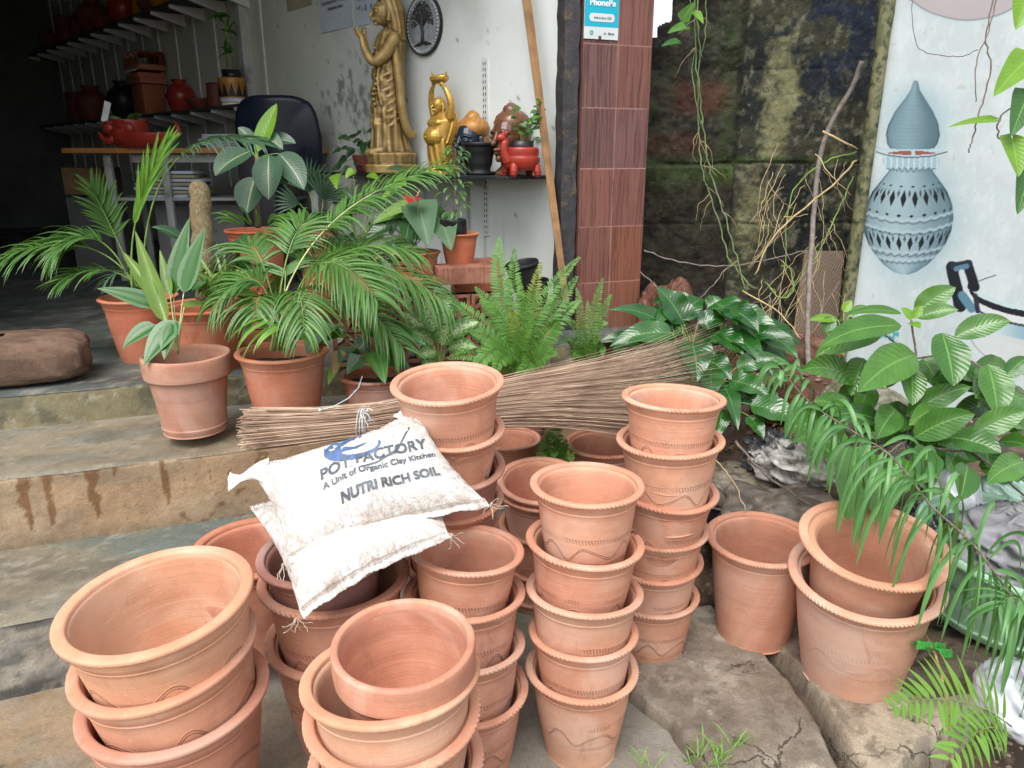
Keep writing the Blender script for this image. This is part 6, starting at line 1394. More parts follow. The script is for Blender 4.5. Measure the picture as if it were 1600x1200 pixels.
# laughing monk figure with raised bowl
tt_ = shelf_t(690, .15); c = WP(tt_, SZ, .15); F = Matrix.Rotation(R(38), 3, 'Z') @ Matrix.Diagonal((1.12, 1.12, 1.0)); s = .47
rt = thing('monk_statue', 'bright gold round-bellied monk holding a bowl overhead, on the shelf right of the tall statue', 'statue', c)
mb = MB(); V_ = lambda *a: tuple(x * s for x in a)
loft(mb, [V_(0, .19, .18, 0, 0), V_(.07, .18, .17, 0, 0), V_(.08, .14, .14, 0, 0), V_(.25, .15, .15, 0, 0), V_(.42, .155, .16, .01, 0), V_(.62, .15, .17, .03, 0), V_(.70, .10, .13, .04, 0), V_(.74, .06, .06, .03, 0)], 60, lambda z, th: .05 * math.sin(th * 11 + z * 30) * (z < .42 * s), F, c)
bl(mb, F, c, V_(-.07, 0, .44), V_(.13, .14, .13)); bl(mb, F, c, V_(-.06, -.07, .60), V_(.06, .06, .05)); bl(mb, F, c, V_(-.06, .07, .60), V_(.06, .06, .05)); bl(mb, F, c, V_(-.20, 0, .43), V_(.012, .012, .012), 8)
face(mb, F, c, V_(-.01, 0, .80), .105 * s)
for sg in (-1, 1):
    tb(mb, F, c, [V_(.03, sg * .15, .66), V_(.02, sg * .20, .82), V_(-.01, sg * .15, .97), V_(-.02, sg * .10, 1.02)], [.055 * s, .045 * s, .034 * s, .026 * s])
    hand(mb, F, c, V_(-.02, sg * .10, 1.02), (0, -sg * .6, .8), (-1, 0, 0), .10 * s)
    for k2 in range(5): tb(mb, F, c, [V_(.05 + .01 * k2, sg * .17, .70), V_(.04 + .02 * k2, sg * (.17 + .005 * k2), .55), V_(-.02 + .03 * k2, sg * .155, .36)], [.014 * s, .018 * s, .012 * s], 8)
loft(mb, [V_(1.05, .05, .07, 0, 0), V_(1.09, .09, .13, 0, 0), V_(1.13, .09, .14, 0, 0), V_(1.15, .05, .10, 0, 0)], 30, None, F, c)
tb(mb, F, c, [V_(0, .10, 1.12), V_(0, .15, 1.20)], [.03 * s, .008 * s]); tb(mb, F, c, [V_(0, -.10, 1.12), V_(0, -.16, 1.17)], [.03 * s, .008 * s])
mb.build('body', M['gold_bright'], rt, remesh=.0036, sm=1)
def head_statue(px, off, sc_, yaw, label, m_face, m_hair):
    tt_ = shelf_t(px, off); c = WP(tt_, SZ, off); F = Matrix.Rotation(R(yaw), 3, 'Z')
    rt = thing('head_statue', label, 'statue', c, 'head statues on the shelf'); mb = MB(); s = sc_
    loft(mb, [(0, s * .62, s * .66, .0, 0), (.1 * s, s * .60, s * .62, 0, 0), (.35 * s, s * .48, s * .46, 0.03, 0), (.7 * s, s * .5, s * .46, .02, 0)], 30, None, F, c); face(mb, F, c, (0, 0, s * 1.45), s * .95)
    h = mb.build('face', M[m_face], rt, remesh=.0035, sm=2)
    mb = MB(); bl(mb, F, c, (s * .20, 0, s * 1.98), (s * .74, s * .74, s * .58), 30); bl(mb, F, c, (s * .15, 0, s * 2.45), (s * .36, s * .36, s * .34), 20); bl(mb, F, c, (s * .42, 0, s * 1.45), (s * .50, s * .66, s * .8), 20)
    vs = []
    for v in mb.v: v = Vector(v); n_ = (v - (c + F @ Vector((.1 * s, 0, 1.8 * s)))).normalized(); vs.append(tuple(v + n_ * s * .03 * math.sin(v.z * 190 / (s / .09)) * math.sin(math.atan2(n_.y, n_.x) * 16)))
    mb.v = vs; mb.build('hair', M[m_hair], rt); return rt
head_statue(736, .13, .122, 48, 'blue-black serene head with golden topknot hair, left of the slotted upright', 'blue_black', 'ochre')
head_statue(795, .11, .132, 48, 'brown glazed serene head with a rounded topknot, behind the red animal planter', 'brown_glaze', 'brown_glaze')
# shelf pots
tt_ = shelf_t(750, .24); c = WP(tt_, SZ, .24); mb = MB()
rt = thing('ribbed_pot', 'black ribbed plastic pot on a saucer in front of the blue-black head', 'pot', c)
MB().lathe(dens([(0, .012), (.052, .012), (.056, .03), (.068, .075), (.080, .125), (.085, .150), (.093, .152), (.094, .166), (.085, .166), (.078, .15), (.05, .03), (0, .03)], 4), 48, c=c, fn=lambda r_, z, a: r_ + .0016 * math.sin(z * 420) * (z < .14)).build('pot', M['black_plastic'], rt)
MB().lathe([(0, 0), (.072, 0), (.082, .018), (.078, .018), (.07, .006), (0, .006)], 40, c=c).build('saucer', M['black_plastic'], rt)
tt_ = shelf_t(815, .20); c = WP(tt_, SZ, .20)
rt = thing('animal_planter', 'red glazed animal-shaped planter holding a leafy seedling in a black pot, at the shelf end', 'planter', c); F = Matrix.Rotation(R(20), 3, 'Z'); mb = MB()
mb.lathe(dens([(0, .03), (.07, .03), (.092, .06), (.095, .09), (.088, .095), (.090, .12), (.088, .135), (.078, .135), (.07, .06), (0, .06)], 4), 44, c=c)
for sx, sy in ((-.06, -.05), (.06, -.05), (-.06, .05), (.06, .05)): tb(mb, F, c, [(sx, sy, .05), (sx * 1.1, sy * 1.2, .012)], [.022, .020])
tb(mb, F, c, [(-.08, -.02, .06), (-.105, -.02, .12), (-.10, -.02, .17)], [.028, .023, .022]); bl(mb, F, c, (-.115, -.02, .185), (.030, .022, .022)); bl(mb, F, c, (-.10, -.04, .205), (.008, .006, .014), 10); bl(mb, F, c, (-.10, 0, .205), (.008, .006, .014), 10)
mb.build('body', M['red_glaze'], rt); MB().lathe([(0, .11), (.055, .11), (.064, .172), (.058, .172), (.05, .15), (0, .15)], 30, c=c).build('inner_pot', M['black_plastic'], rt)
mb = MB(); lf = MB(); c1 = c + Vector((0, 0, .15))
for q in range(7):
    a = RL.uniform(-2.6, .6); e_ = c1 + Vector((math.cos(a) * .10, math.sin(a) * .10, RL.uniform(.06, .24))); 
    if q == 0: e_ = P(868, 225, (c1 - cam.location).y / CP - .05)
    pts = bez_pts(c1, c1.lerp(e_, .5) + Vector((0, 0, .05)), e_, 10); mb.tube(pts, [.0028 - .0002 * i for i in range(11)], 6)
    for i in range(3, 11):
        a2 = RL.uniform(0, 6.28); leaf(lf, pts[i], (math.cos(a2), math.sin(a2), RL.uniform(-.1, .7)), CAMN, RL.uniform(.035, .055), RL.uniform(.018, .026), .6, 'ell', .2, 6, cross=1)
mb.build('stem', M['stem_green'], rt); lf.build('foliage', M['leaf_shrub'], rt)
tt_ = shelf_t(572, .20); c = WP(tt_, SZ, .20)
rt = thing('potted_arrowhead', 'reddish pot with dark arrowhead leaves at the left end of the black wall shelf', 'potted plant', c)
MB().lathe(dens([(0, 0), (.055, 0), (.075, .06), (.085, .10), (.08, .105), (.07, .08), (0, .08)], 3), 40, c=c).build('pot', M['red_matte'], rt); mb = MB(); sm = MB()
for i in range(34):
    a = RL.uniform(0, 6.28); rr = RL.uniform(.03, .17); e_ = c + Vector((math.cos(a) * rr, math.sin(a) * rr * .8, RL.uniform(.02, .27) * (1.2 - rr * 3))); petiole(sm, c + Vector((0, 0, .08)), e_, .05, .0016)
    leaf(mb, e_, (math.cos(a), math.sin(a), RL.uniform(-.9, .2)), CAMN, RL.uniform(.06, .10), RL.uniform(.045, .065), .8, 'heart', .15, 7)
mb.build('foliage', M['leaf_dark'], rt); sm.build('stems', M['stem_green'], rt)
# ================================================================ wall plaque, papers, board
def plane_disc(name, c, ux_, uz_, rx, rz_, mat, par, n=64, th=.012, nrm=None):
    mb = MB(); N_ = nrm; f = [c + ux_ * rx * math.cos(2 * math.pi * i / n) + uz_ * rz_ * math.sin(2 * math.pi * i / n) for i in range(n)]
    mb.add([p + N_ * th for p in f] + f, [tuple(range(n))] + [(i, n + i, n + (i + 1) % n, (i + 1) % n) for i in range(n)]); return mb.build(name, mat, par, smooth=False)
UZ = Vector((0, 0, 1)); c = wall_at(664, 40, .004); rt = thing('tree_plaque', 'round grey wall plaque with a dark leafy tree and a scalloped black rim', 'plaque', c); Rp = .168
DF = -Wd                                                   # to the right as seen from the camera
plane_disc('rim', c, DF, UZ, Rp, Rp, simple('plaque_black', (.018, .02, .024), .5), rt, nrm=Wn, th=.016); plane_disc('face', c, DF, UZ, Rp * .94, Rp * .94, simple('plaque_grey', (.27, .30, .33), .6, sc=30), rt, nrm=Wn, th=.0185)
mb = MB()
for i in range(44): a = 2 * math.pi * i / 44; mb.ball(c + DF * Rp * .87 * math.cos(a) + UZ * Rp * .87 * math.sin(a) + Wn * .019, (.008, .008, .008), 8)
mb.build('scalloped_border', simple('plaque_pale', (.42, .44, .45), .6), rt); mb = MB()
def tp(x, z, o=.021): return c + DF * x * Rp + UZ * z * Rp + Wn * o
mb.tube([tp(0, -.62), tp(.02, -.3), tp(-.02, 0), tp(.03, .25), tp(.0, .5)], [.013, .011, .012, .008, .004], 8)
for a0 in range(14): a = R(20 + a0 * 10.5); mb.tube([tp(0, -.05), tp(.32 * math.cos(a), .05 + .32 * math.sin(a)), tp(.60 * math.cos(a) * (1 + .1 * math.sin(a0 * 3)), .12 + .60 * math.sin(a))], [.007, .004, .0015], 5)
for sg in (-1, 1):
    for q in range(3): mb.tube([tp(0, -.55), tp(sg * .2, -.66 + q * .05), tp(sg * (.3 + .12 * q), -.66)], [.007, .005, .002], 5)
for i in range(230):
    a = RL.uniform(-.35, math.pi + .35); r_ = math.sqrt(RL.random()) * .62; mb.ball(tp(r_ * math.cos(a), .15 + r_ * math.sin(a), .0215), (.0055, .0055, .004), 6)
mb.build('tree_relief', simple('plaque_tree', (.035, .037, .035), .6), rt)
simple('paper', (.46, .52, .60), .8, var=.06, sc=3, bst=.1); simple('paper_old', (.33, .31, .20), .8, var=.15, sc=3); simple('ink_black', (.02, .025, .04), .8)
def paper(px0, px1, pyb, h, mat, label, lines=(), name='notice_paper'):
    a, b = wall_at(px0, pyb, .006), wall_at(px1, pyb - 5, .006); ta, tb_ = (a - W0).dot(Wd), (b - W0).dot(Wd); z = (a.z + b.z) / 2; w = ta - tb_
    rt = thing(name, label, 'notice', WP(ta, z, .006)); rows = [[WP(ta - w * i / 8, z + h * j / 8, .006 + .003 * math.sin(i * .8 + j)) for i in range(9)] for j in range(9)]; MB().grid(rows).build('sheet', M[mat], rt)
    for txt, zf, hf, x0, x1 in lines:
        v, f = bold(text_pts(txt), .04); W_ = max(q[0] for q in v)
        MB().add([WP(ta - w * (x0 + (x1 - x0) * x / W_), z + h * zf + y * hf * h, .0112 + zz) for x, y, zz in v], f).build('lettering', M['ink_black'], rt, smooth=False)
    return rt
paper(502, 551, 49, .36, 'paper', 'pale blue printed sheet reading GOOGLE PAY, pinned on the white wall', (('GOOGLE PAY (TEZ) @', .47, .060, .08, .94), ('8050421955', .36, .060, .28, .76)))
paper(555, 596, 40, .34, 'paper', 'pale blue sheet with regional script, partly behind the tall gold statue', (('ಅಂಗಡಿ', .78, .08, .08, .5), ('ಗೂಗಲ್ ಪೇ', .58, .08, .08, .8)) if False else ())
rt = bpy.data.objects['notice_paper.001']; a, b = wall_at(555, 40, .011), wall_at(596, 35, .011); mb = MB(); rgk = random.Random(4)
for row, zf in ((0, .45), (1, .28)):                       # curly script drawn as small strokes
    for i in range(7):
        cc = a.lerp(b, .10 + i * .11) + UZ * .34 * zf
        if i == 4: continue
        pts = [cc + DF * .010 * math.cos(q * .9 + i) * (1 - q * .05) + UZ * (.012 * math.sin(q * .9 + i)) for q in range(rgk.randint(4, 7))]; mb.tube(pts, .0018, 4); 
        if i % 2: mb.tube([cc + UZ * .016 - DF * .006, cc + UZ * .018 + DF * .008], .0018, 4)
mb.build('script_strokes', M['ink_black'], rt)
paper(449, 487, 15, .34, 'paper_old', 'yellowed old framed sheet high on the white wall, cut by the photo top', name='framed_sheet')
# payment sign on the pillar
def pillar_at(px, py, off=0): return PPL(px, py, PL - Nn * off, Nn)
a, b = pillar_at(912, 60, .004), pillar_at(965, 63, .004); w = (b - a).dot(U); z0 = (a.z + b.z) / 2
rt = thing('payment_sign', 'turquoise and white payment sticker with torn edge, high on the maroon tiled pillar', 'sign', a)
def SP_(x, z, o=.003): return a + U * (x * w) + Vector((0, 0, z * w - (0))) - Nn * o + Vector((0, 0, z0 - a.z))
def signquad(x0, z0_, x1, z1_, o, mat, nm): MB().add([SP_(x0, z0_, o), SP_(x1, z0_, o), SP_(x1, z1_, o), SP_(x0, z1_, o)], [(0, 1, 2, 3)]).build(nm, mat, rt, smooth=False)
sq_ = simple('sign_white', (.55, .62, .62), .5, var=.08, sc=5); cy = simple('sign_cyan', (.004, .36, .50), .4, var=.08, sc=6, bst=.05)
MB().box(SP_(.5, 1.2, 0), (w, .004, w * 2.4), frame3(U, Nn)).build('backing', sq_, rt, smooth=False); signquad(.005, .30, .995, 2.38, .0026, cy, 'colour_panel')
def signtext(txt, x0, x1, zb, hh, mat, k=.05):
    v, f = bold(text_pts(txt), k); W_ = max(q[0] for q in v); MB().add([SP_(x0 + (x1 - x0) * x / W_, zb + y * hh, .0046 + zz) for x, y, zz in v], f).build('lettering', mat, rt, smooth=False)
wh = simple('letter_white', (.75, .80, .80), .5)
signtext('PhonePe', .13, .90, .80, .21, wh, .06)
def disc(cx, cz, rx, rz_, o, mat, nm, n=40): MB().add([SP_(cx + rx * math.cos(2 * math.pi * i / n), cz + rz_ * math.sin(2 * math.pi * i / n), o) for i in range(n)], [tuple(range(n))]).build(nm, mat, rt, smooth=False)
disc(.52, 1.34, .23, .23, .0036, wh, 'round_emblem'); signtext('q', .46, .60, 1.28, .22, simple('letter_blue', (.03, .14, .42), .5))
pts = [(.22 + .08 * math.cos(R(a_)), .52 + .10 * math.sin(R(a_))) for a_ in range(90, 271, 15)] + [(.80 + .08 * math.cos(R(a_)), .52 + .10 * math.sin(R(a_))) for a_ in range(-90, 91, 15)]
MB().add([SP_(x, z, .0036) for x, z in pts], [tuple(range(len(pts)))]).build('pill_panel', sq_, rt, smooth=False); signtext('Add to Earn 10X', .26, .78, .485, .085, M['ink_grey'], .03)
signtext('O', .16, .26, .10, .14, simple('letter_teal', (.0, .25, .25), .5)); signtext('UPI', .56, .64, .12, .06, M['ink_grey']); signtext('Bharat', .70, .88, .12, .07, M['ink_black'])
mb = MB(); 
for i in range(7): x, z = .76 + .10 * RL.random(), .62 + .6 * RL.random(); mb.add([SP_(x, z, .005), SP_(x + .05, z - .03, .005), SP_(x + .04, z + .09, .005)], [(0, 1, 2)])
mb.build('torn_patch', sq_, rt, smooth=False)
signquad(.42, 0, .50, .08, .0050, M['maroon_side'], 'torn_notch')
# ================================================================ shelves inside the shop
simple('shelf_board', (.05, .055, .055), .6, var=.3)
def inter_shelf(z, t0, t1, label, dep=.30):
    rt = thing('long_shelf', label, 'shelf', WP((t0 + t1) / 2, z - .02), 'long display shelves on the inner wall')
    MB().box(WP((t0 + t1) / 2, z - .01, dep / 2), (t1 - t0, dep, .018), FW).build('board', M['shelf_board'], rt, smooth=False)
    t_ = t0 + .15
    while t_ < t1:
        V = [WP(t_ - .015, z - .021, .0), WP(t_ - .015, z - .021, dep - .01), WP(t_ - .015, z - .045, dep - .01), WP(t_ - .015, z - .12, 0)]; V += [p + Wd * .03 for p in V]
        MB().add(V, [(0, 1, 2, 3), (7, 6, 5, 4), (0, 4, 5, 1), (1, 5, 6, 2), (2, 6, 7, 3), (3, 7, 4, 0)]).build('bracket', M['upright_white'], rt, smooth=False); t_ += .42
    return rt
inter_shelf(1.95, 3.06, 10, 'lowest long shelf carrying red clay ware behind the counter'); inter_shelf(2.80, 3.25, 10, 'middle long shelf with jars and a blue pot along the dark inner wall'); inter_shelf(3.62, 3.6, 10, 'top long shelf cut by the upper left corner of the photo')
mb = None
rt = thing('wall_uprights', 'row of white slotted uprights holding the long shelves', 'shelf uprights', WP(5, 1.3)); t_ = 3.21
while t_ < 9.6: MB().box(WP(t_, 2.6, .006), (.03, .012, 2.6), FW).build('upright', M['upright_white'], rt, smooth=False); t_ += .42
def jar(t_, z, off, prof, sc_, mat, label, name='clay_jar', cat_='jar', group='clay ware on the long shelves'):
    c = WP(t_, z, off); tag(MB().lathe(dens([(r_ * sc_, h_ * sc_) for r_, h_ in prof], 4), 32, c=c).build(name, M[mat], loc=c), label, cat_, group)
VA = [(0, 0), (.3, 0), (.36, .1), (.48, .45), (.42, .75), (.22, .92), (.26, 1.05), (.22, 1.05), (.18, .92), (0, .9)]; BO = [(0, 0), (.35, 0), (.6, .3), (.72, .55), (.66, .58), (.5, .35), (0, .2)]; CY = [(0, 0), (.4, 0), (.42, .5), (.40, .9), (.44, .95), (.38, .95), (.36, .5), (0, .4)]
shf = lambda px, z, off=.15: ((PPL(px, 200, W0 + Wn * off, Wn) - W0).dot(Wd))
IT = [(218, 2.80, .30, VA, 'red_glaze', 'glossy red jar on the middle shelf left of the blue pot'), (188, 2.80, .22, BO, 'red_matte', 'small red bowl on the middle shelf, left of the glossy jar'), (172, 2.80, .34, VA, 'red_matte', 'dull red tall jar on the middle shelf'), (245, 2.80, .20, CY, 'ochre', 'small ochre cup on the middle shelf'), (278, 2.80, .26, VA, 'ochre', 'orange-brown vase on the middle shelf near the blue pot'), (262, 2.80, .18, BO, 'red_matte', 'low brown bowl beside the orange vase'),
      (150, 2.80, .26, VA, 'red_matte', 'dark jar in the shadowed middle shelf run'), (130, 2.80, .30, CY, 'red_matte', 'dim cylindrical jar in the shadowed middle shelf run'), (110, 2.80, .26, BO, 'red_matte', 'dim wide bowl in the shadowed middle shelf run'),
      (318, 1.95, .16, BO, 'red_matte', 'red bowl beside the round jar on the lowest shelf'), (288, 1.95, .26, VA, 'red_glaze', 'red round jar on the lowest shelf right of the house-shaped planter'), (345, 1.95, .20, CY, 'red_matte', 'brick-red cup on the lowest shelf holding dry moss'), (200, 1.95, .34, VA, 'black_plastic', 'black rounded jar on the lowest shelf, left of the house-shaped planter'), (150, 1.95, .36, VA, 'red_matte', 'dim brown jar on the lowest shelf in shadow'), (130, 1.95, .34, CY, 'red_matte', 'dim brown pot on the lowest shelf in deep shadow')]
for px, z, sc_, pr, mt, lb in IT: jar(shf(px, z), z, .15, pr, sc_, mt, lb)
# house-shaped planter
t_ = shf(240, 1.95); c = WP(t_, 1.95, .16); rt = thing('house_planter', 'terracotta planter shaped like a little house with white dotted roof band', 'planter', c)
MB().box(c + Vector((0, 0, .14)), (.30, .20, .28), FW, 1.0).build('base', M['clay_red'], rt, smooth=False, bevel=.006); mb = MB()
for z, w_ in ((.28, .40), (.33, .34), (.40, .42)): mb.box(c + Vector((0, 0, z + .025)), (w_, .26, .05), FW, .92)
mb.build('eaves', M['clay_red'], rt, smooth=False, bevel=.005); rw = [[c + FW @ Vector((x, y, .44 + .11 + .02 * math.cos(x * 40) - .0 * abs(x))) if y_ else c + FW @ Vector((x, y, .44)) for x in np.linspace(-.20, .20, 25)] for y, y_ in ((.12, 0), (.12, 1), (-.12, 1), (-.12, 0))]
MB().grid(rw).build('roof', M['clay_red'], rt); mb = MB()
for i in range(15): mb.ball(c + FW @ Vector((-.18 + i * .026, .128, .40 + .008 * math.sin(i * 2))), .006, 6); mb.ball(c + FW @ Vector((-.18 + i * .026, .124, .53 + .014 * math.cos(i * 1.1))), .005, 6)
mb.build('painted_dots', M['letter_white'], rt)
# planter with zigzag band and little plant
t_ = shf(378, 1.95); c = WP(t_ + .05, 1.95, .17); rt = thing('zigzag_planter', 'orange planter with a black and cream zigzag band and a black pot of curly bamboo', 'planter', c)
MB().lathe(dens([(0, 0), (.09, 0), (.105, .10), (.11, .20), (.10, .20), (.09, .1), (0, .1)], 3), 36, c=c).build('pot', M['ochre'], rt); mb = MB(); N = 12
for i in range(N):
    a0, a1 = 2 * math.pi * i / N, 2 * math.pi * (i + 1) / N; am = (a0 + a1) / 2; f = lambda a, z, r_: c + Vector((r_ * math.cos(a), r_ * math.sin(a), z)); mb.add([f(a0, .07, .106), f(a1, .07, .106), f(am, .17, .1135), f(am, .07, .1075)], [(0, 3, 2), (3, 1, 2)])
mb.build('zigzag_band', M['black_plastic'], rt, smooth=False); MB().lathe([(.092, .0), (.1085, .06), (.094, .0)], 36, c=c).build('cream_band', M['letter_white'], rt)
MB().lathe([(0, .18), (.06, .18), (.075, .27), (.068, .27), (.06, .2), (0, .25)], 30, c=c).build('inner_pot', M['black_plastic'], rt); mb = MB(); lf = MB()
for sg in (-1, 1):
    pts = [c + Vector((.02 * sg, 0, .24)), c + Vector((.03 * sg, 0, .40)), c + Vector((-.02 * sg, 0, .55)), c + Vector((.04 * sg, 0, .66))]; mb.tube(pts, .007, 8)
    for i in range(9): q = pts[RL.randint(1, 3)]; leaf(lf, q, (RL.uniform(-1, 1), RL.uniform(-1, 0), RL.uniform(-.2, .8)), CAMN, RL.uniform(.10, .17), .028, 1.3, 'lance', .3, 8, cross=1)
mb.build('stems', M['stem_green'], rt); lf.build('foliage', M['leaf_shrub'], rt)
# blue pot on the middle shelf
t_ = shf(338, 2.8); c = WP(t_, 2.80, .16); rt = thing('blue_pot', 'glossy dark blue round pot with a pale oval mark, on the middle shelf', 'pot', c)
MB().lathe(dens([(0, 0), (.12, 0), (.19, .07), (.20, .13), (.16, .19), (.14, .20), (.13, .18), (0, .1)], 4), 40, c=c).build('body', simple('blue_glaze', (.01, .035, .12), .2, bst=.02), rt)
MB().ball(c + Wn * .185 + Vector((0, 0, .12)), (.05, .05, .014), 12).build('oval_mark', M['plaque_pale'], rt)
# ================================================================ counter, chair, things on it
simple('counter_top', (.42, .19, .06), .35, var=.15, sc=4, bst=.05)
CY0 = 5.50; cz = 1.60; xL, xR = -3.20, -1.35
ct_ = thing('shop_counter', 'tall counter table with an orange-brown top and pale metal legs', 'counter', ((xL + xR) / 2, CY0 + .3, Z1))
MB().box(((xL + xR) / 2, CY0 + .33, cz), (xR - xL, .66, .036)).build('table_top', M['counter_top'], ct_, smooth=False, bevel=.005)
MB().box(((xL + xR) / 2 + .2, CY0 + .10, cz - .055), (xR - xL - .5, .03, .05)).build('apron', M['white_metal'], ct_, smooth=False)
for x in (-2.93, -2.52, -1.95, -1.45):
    for y in ((.10, .56) if x != -2.52 else (.10,)): MB().box((x, CY0 + y, (Z1 + cz - .03) / 2), (.05, .04, cz - .03 - Z1)).build('leg', M['white_metal'], ct_, smooth=False, bevel=.003)
MB().box(((xL + xR) / 2, CY0 + .35, Z1 + .60), (xR - xL - .5, .5, .02)).build('lower_shelf', M['white_metal'], ct_, smooth=False)
MB().box((-2.25, CY0 + .45, Z1 + .28), (1.1, .02, .52)).build('modesty_panel', M['grey_metal'], ct_, smooth=False)
simple('cardboard', (.20, .125, .06), .85, var=.2)
tag(MB().box((-3.28, CY0 + .5, Z1 + .72), (.30, .3, .20)).build('cardboard_box', M['cardboard'], loc=(-3.28, CY0 + .5, Z1 + .62), smooth=False, bevel=.004), 'brown cardboard box in shadow at the left end of the counter', 'box')
MB().box((-3.28, CY0 + .5, Z1 + .30), (.3, .3, .6)).build('side_stand', M['dark_wall'], ct_, smooth=False)
for i in range(7):
    zz = Z1 + .62 + i * .028; c = (-2.55 + RL.uniform(-.05, .05), CY0 + .28, zz); tag(MB().box(c, (.42 + RL.uniform(-.06, .06), .28, .022), Matrix.Rotation(RL.uniform(-.15, .15), 3, 'Z')).build('newspaper', M['paper_old'] if i % 2 else M['paper'], loc=c, smooth=False, bevel=.003), 'folded newspaper in the dusty pile under the counter', 'newspaper', 'folded newspapers piled on the lower shelf')
for i in range(6):
    zz = cz + .028 + i * .016; c = (-1.95 + RL.uniform(-.05, .05), CY0 + .22, zz); tag(MB().box(c, (.55 + RL.uniform(-.1, .1), .24, .012), Matrix.Rotation(RL.uniform(-.12, .12), 3, 'Z')).build('paper_sheaf', M['paper'] if i % 2 else M['sign_white'], loc=c, smooth=False, bevel=.002), 'loose paper sheaf in the untidy pile on top of the counter', 'paper', 'papers lying on the counter top')
c = P(223, 219, 5.25); c.z = cz + .019; rt = thing('boat_dish', 'glossy red oval dish with an upcurled tail end, on the counter', 'dish', c); mb = MB()
rows = []
for r_, z in dens([(0, 0), (.12, 0), (.19, .04), (.215, .085), (.215, .10), (.20, .10), (.18, .06), (0, .03)], 4): rows.append([c + Vector((r_ * 1.15 * math.cos(a) * (1), r_ * .55 * math.sin(a), z + .012 * abs(math.cos(a)) ** 6 * (z > .06))) for a in [2 * math.pi * j / 48 for j in range(48)]])
mb.grid(rows, True); tb(mb, Matrix.Identity(3), c, [(.21, 0, .09), (.26, 0, .10), (.262, 0, .14), (.245, 0, .17)], [.028, .026, .018, .010]); mb.build('bowl', M['red_glaze'], rt)
c = P(205, 219, 5.35); c.z = cz + .11; c.y += .0; rt = thing('elephant_planter', 'red glazed elephant-faced planter with green leaves and a small tag, standing in the red dish', 'planter', c); mb = MB()
mb.lathe(dens([(0, -.08), (.10, -.08), (.125, .0), (.13, .09), (.125, .10), (.115, .09), (.1, .02), (0, .02)], 4), 40, c=c); I3 = Matrix.Identity(3)
for sg in (-1, 1): bl(mb, I3, c, (sg * .07 - .03, -.10, .04), (.045, .03, .05)); tb(mb, I3, c, [(sg * .03 - .03, -.12, .07), (sg * .06 - .03, -.13, .085), (sg * .10 - .03, -.11, .07)], [.008, .010, .006], 8)
bl(mb, I3, c, (-.03, -.12, .0), (.05, .045, .05)); tb(mb, I3, c, [(-.03, -.15, .0), (-.06, -.17, -.05), (-.11, -.165, -.04), (-.14, -.16, .0)], [.03, .026, .020, .014]); mb.build('body', M['red_glaze'], rt); lf = MB()
for i in range(9): a = RL.uniform(-.6, 3.6); leaf(lf, c + Vector((.02 * math.cos(a), -.02, .06)), (math.cos(a), -.3, .9), CAMN, RL.uniform(.10, .15), .05, .9, 'ell', .25, 8)
lf.build('foliage', M['leaf_palm'], rt); tg = MB(); tg.box(c + Vector((-.10, -.10, .15)), (.045, .004, .14), Matrix.Rotation(.35, 3, 'Y')); tg.build('tag', M['letter_white'], rt, smooth=False)
# chair behind the counter
c = P(436, 245, 5.15); c.z = Z1; rt = thing('office_chair', 'blue-black rounded chair back with white scratches, behind the large dark leaves', 'chair', c); simple('navy_plastic', (.010, .016, .030), .30, var=.3, sc=5, bst=.1)
rows = []; W_, H_ = .285, .42; cz_ = P(436, 212, 5.15).z
for i in range(15):
    v = -1 + 2 * i / 14; row = []
    for j in range(25):
        u = -1 + 2 * j / 24; sx = W_ * (1 - .10 * max(0, v)) ; k_ = max(abs(u), abs(v)); n4 = (abs(u) ** 4 + abs(v) ** 4) ** .25; q = k_ / max(n4, 1e-6) if k_ > 0 else 1
        row.append(Vector((c.x + u * sx * q, c.y + .06 * u * u - .02 * v, cz_ + v * H_ * .62 * q)))
    rows.append(row)
mb = MB().grid(rows); o = mb.build('backrest', M['navy_plastic'], rt); m_ = o.modifiers.new('s', 'SOLIDIFY'); m_.thickness = .035; m_.offset = 1
dg = bpy.context.evaluated_depsgraph_get(); me2 = bpy.data.meshes.new_from_object(o.evaluated_get(dg)); o.modifiers.clear(); o.data = me2
mb = MB()
for pts in ([(-.02, .10), (.03, .12), (.06, .02), (-.03, .03), (-.02, .10)], [(.08, .05), (.10, -.02)], [(.09, .06), (.12, .0)]): mb.tube([Vector((c.x + x, c.y - .004, cz_ + z)) for x, z in pts], .003, 5)
mb.build('scratches', M['plaque_pale'], rt)
MB().box((c.x, c.y + .25, Z1 + .48), (.52, .50, .06)).build('seat', M['navy_plastic'], rt, bevel=.025); MB().tube([(c.x, c.y + .25, Z1 + .06), (c.x, c.y + .25, Z1 + .45)], .03, 12).build('column', M['slate_black'], rt); MB().tube([(c.x, c.y + .40, Z1 + .46), (c.x, c.y + .06, Z1 + .50), (c.x, c.y + .05, cz_ - .1)], .02, 8).build('back_support', M['slate_black'], rt)
for i in range(5): a = i * 1.2566; MB().tube([(c.x, c.y + .25, Z1 + .09), (c.x + .27 * math.cos(a), c.y + .25 + .27 * math.sin(a), Z1 + .03)], .02, 8).build('foot', M['slate_black'], rt)
c = P(365, 300, 5.0); c.z = Z1; mb = MB()
tag(MB().box((-1.75, CY0 - .15, Z1 + .45), (.24, .2, .9)).build('dark_cabinet', simple('cabinet', (.012, .012, .016), .5), loc=(-1.75, CY0 - .15, Z1), smooth=False, bevel=.01), 'narrow black cabinet in shadow behind the moss pole', 'cabinet')
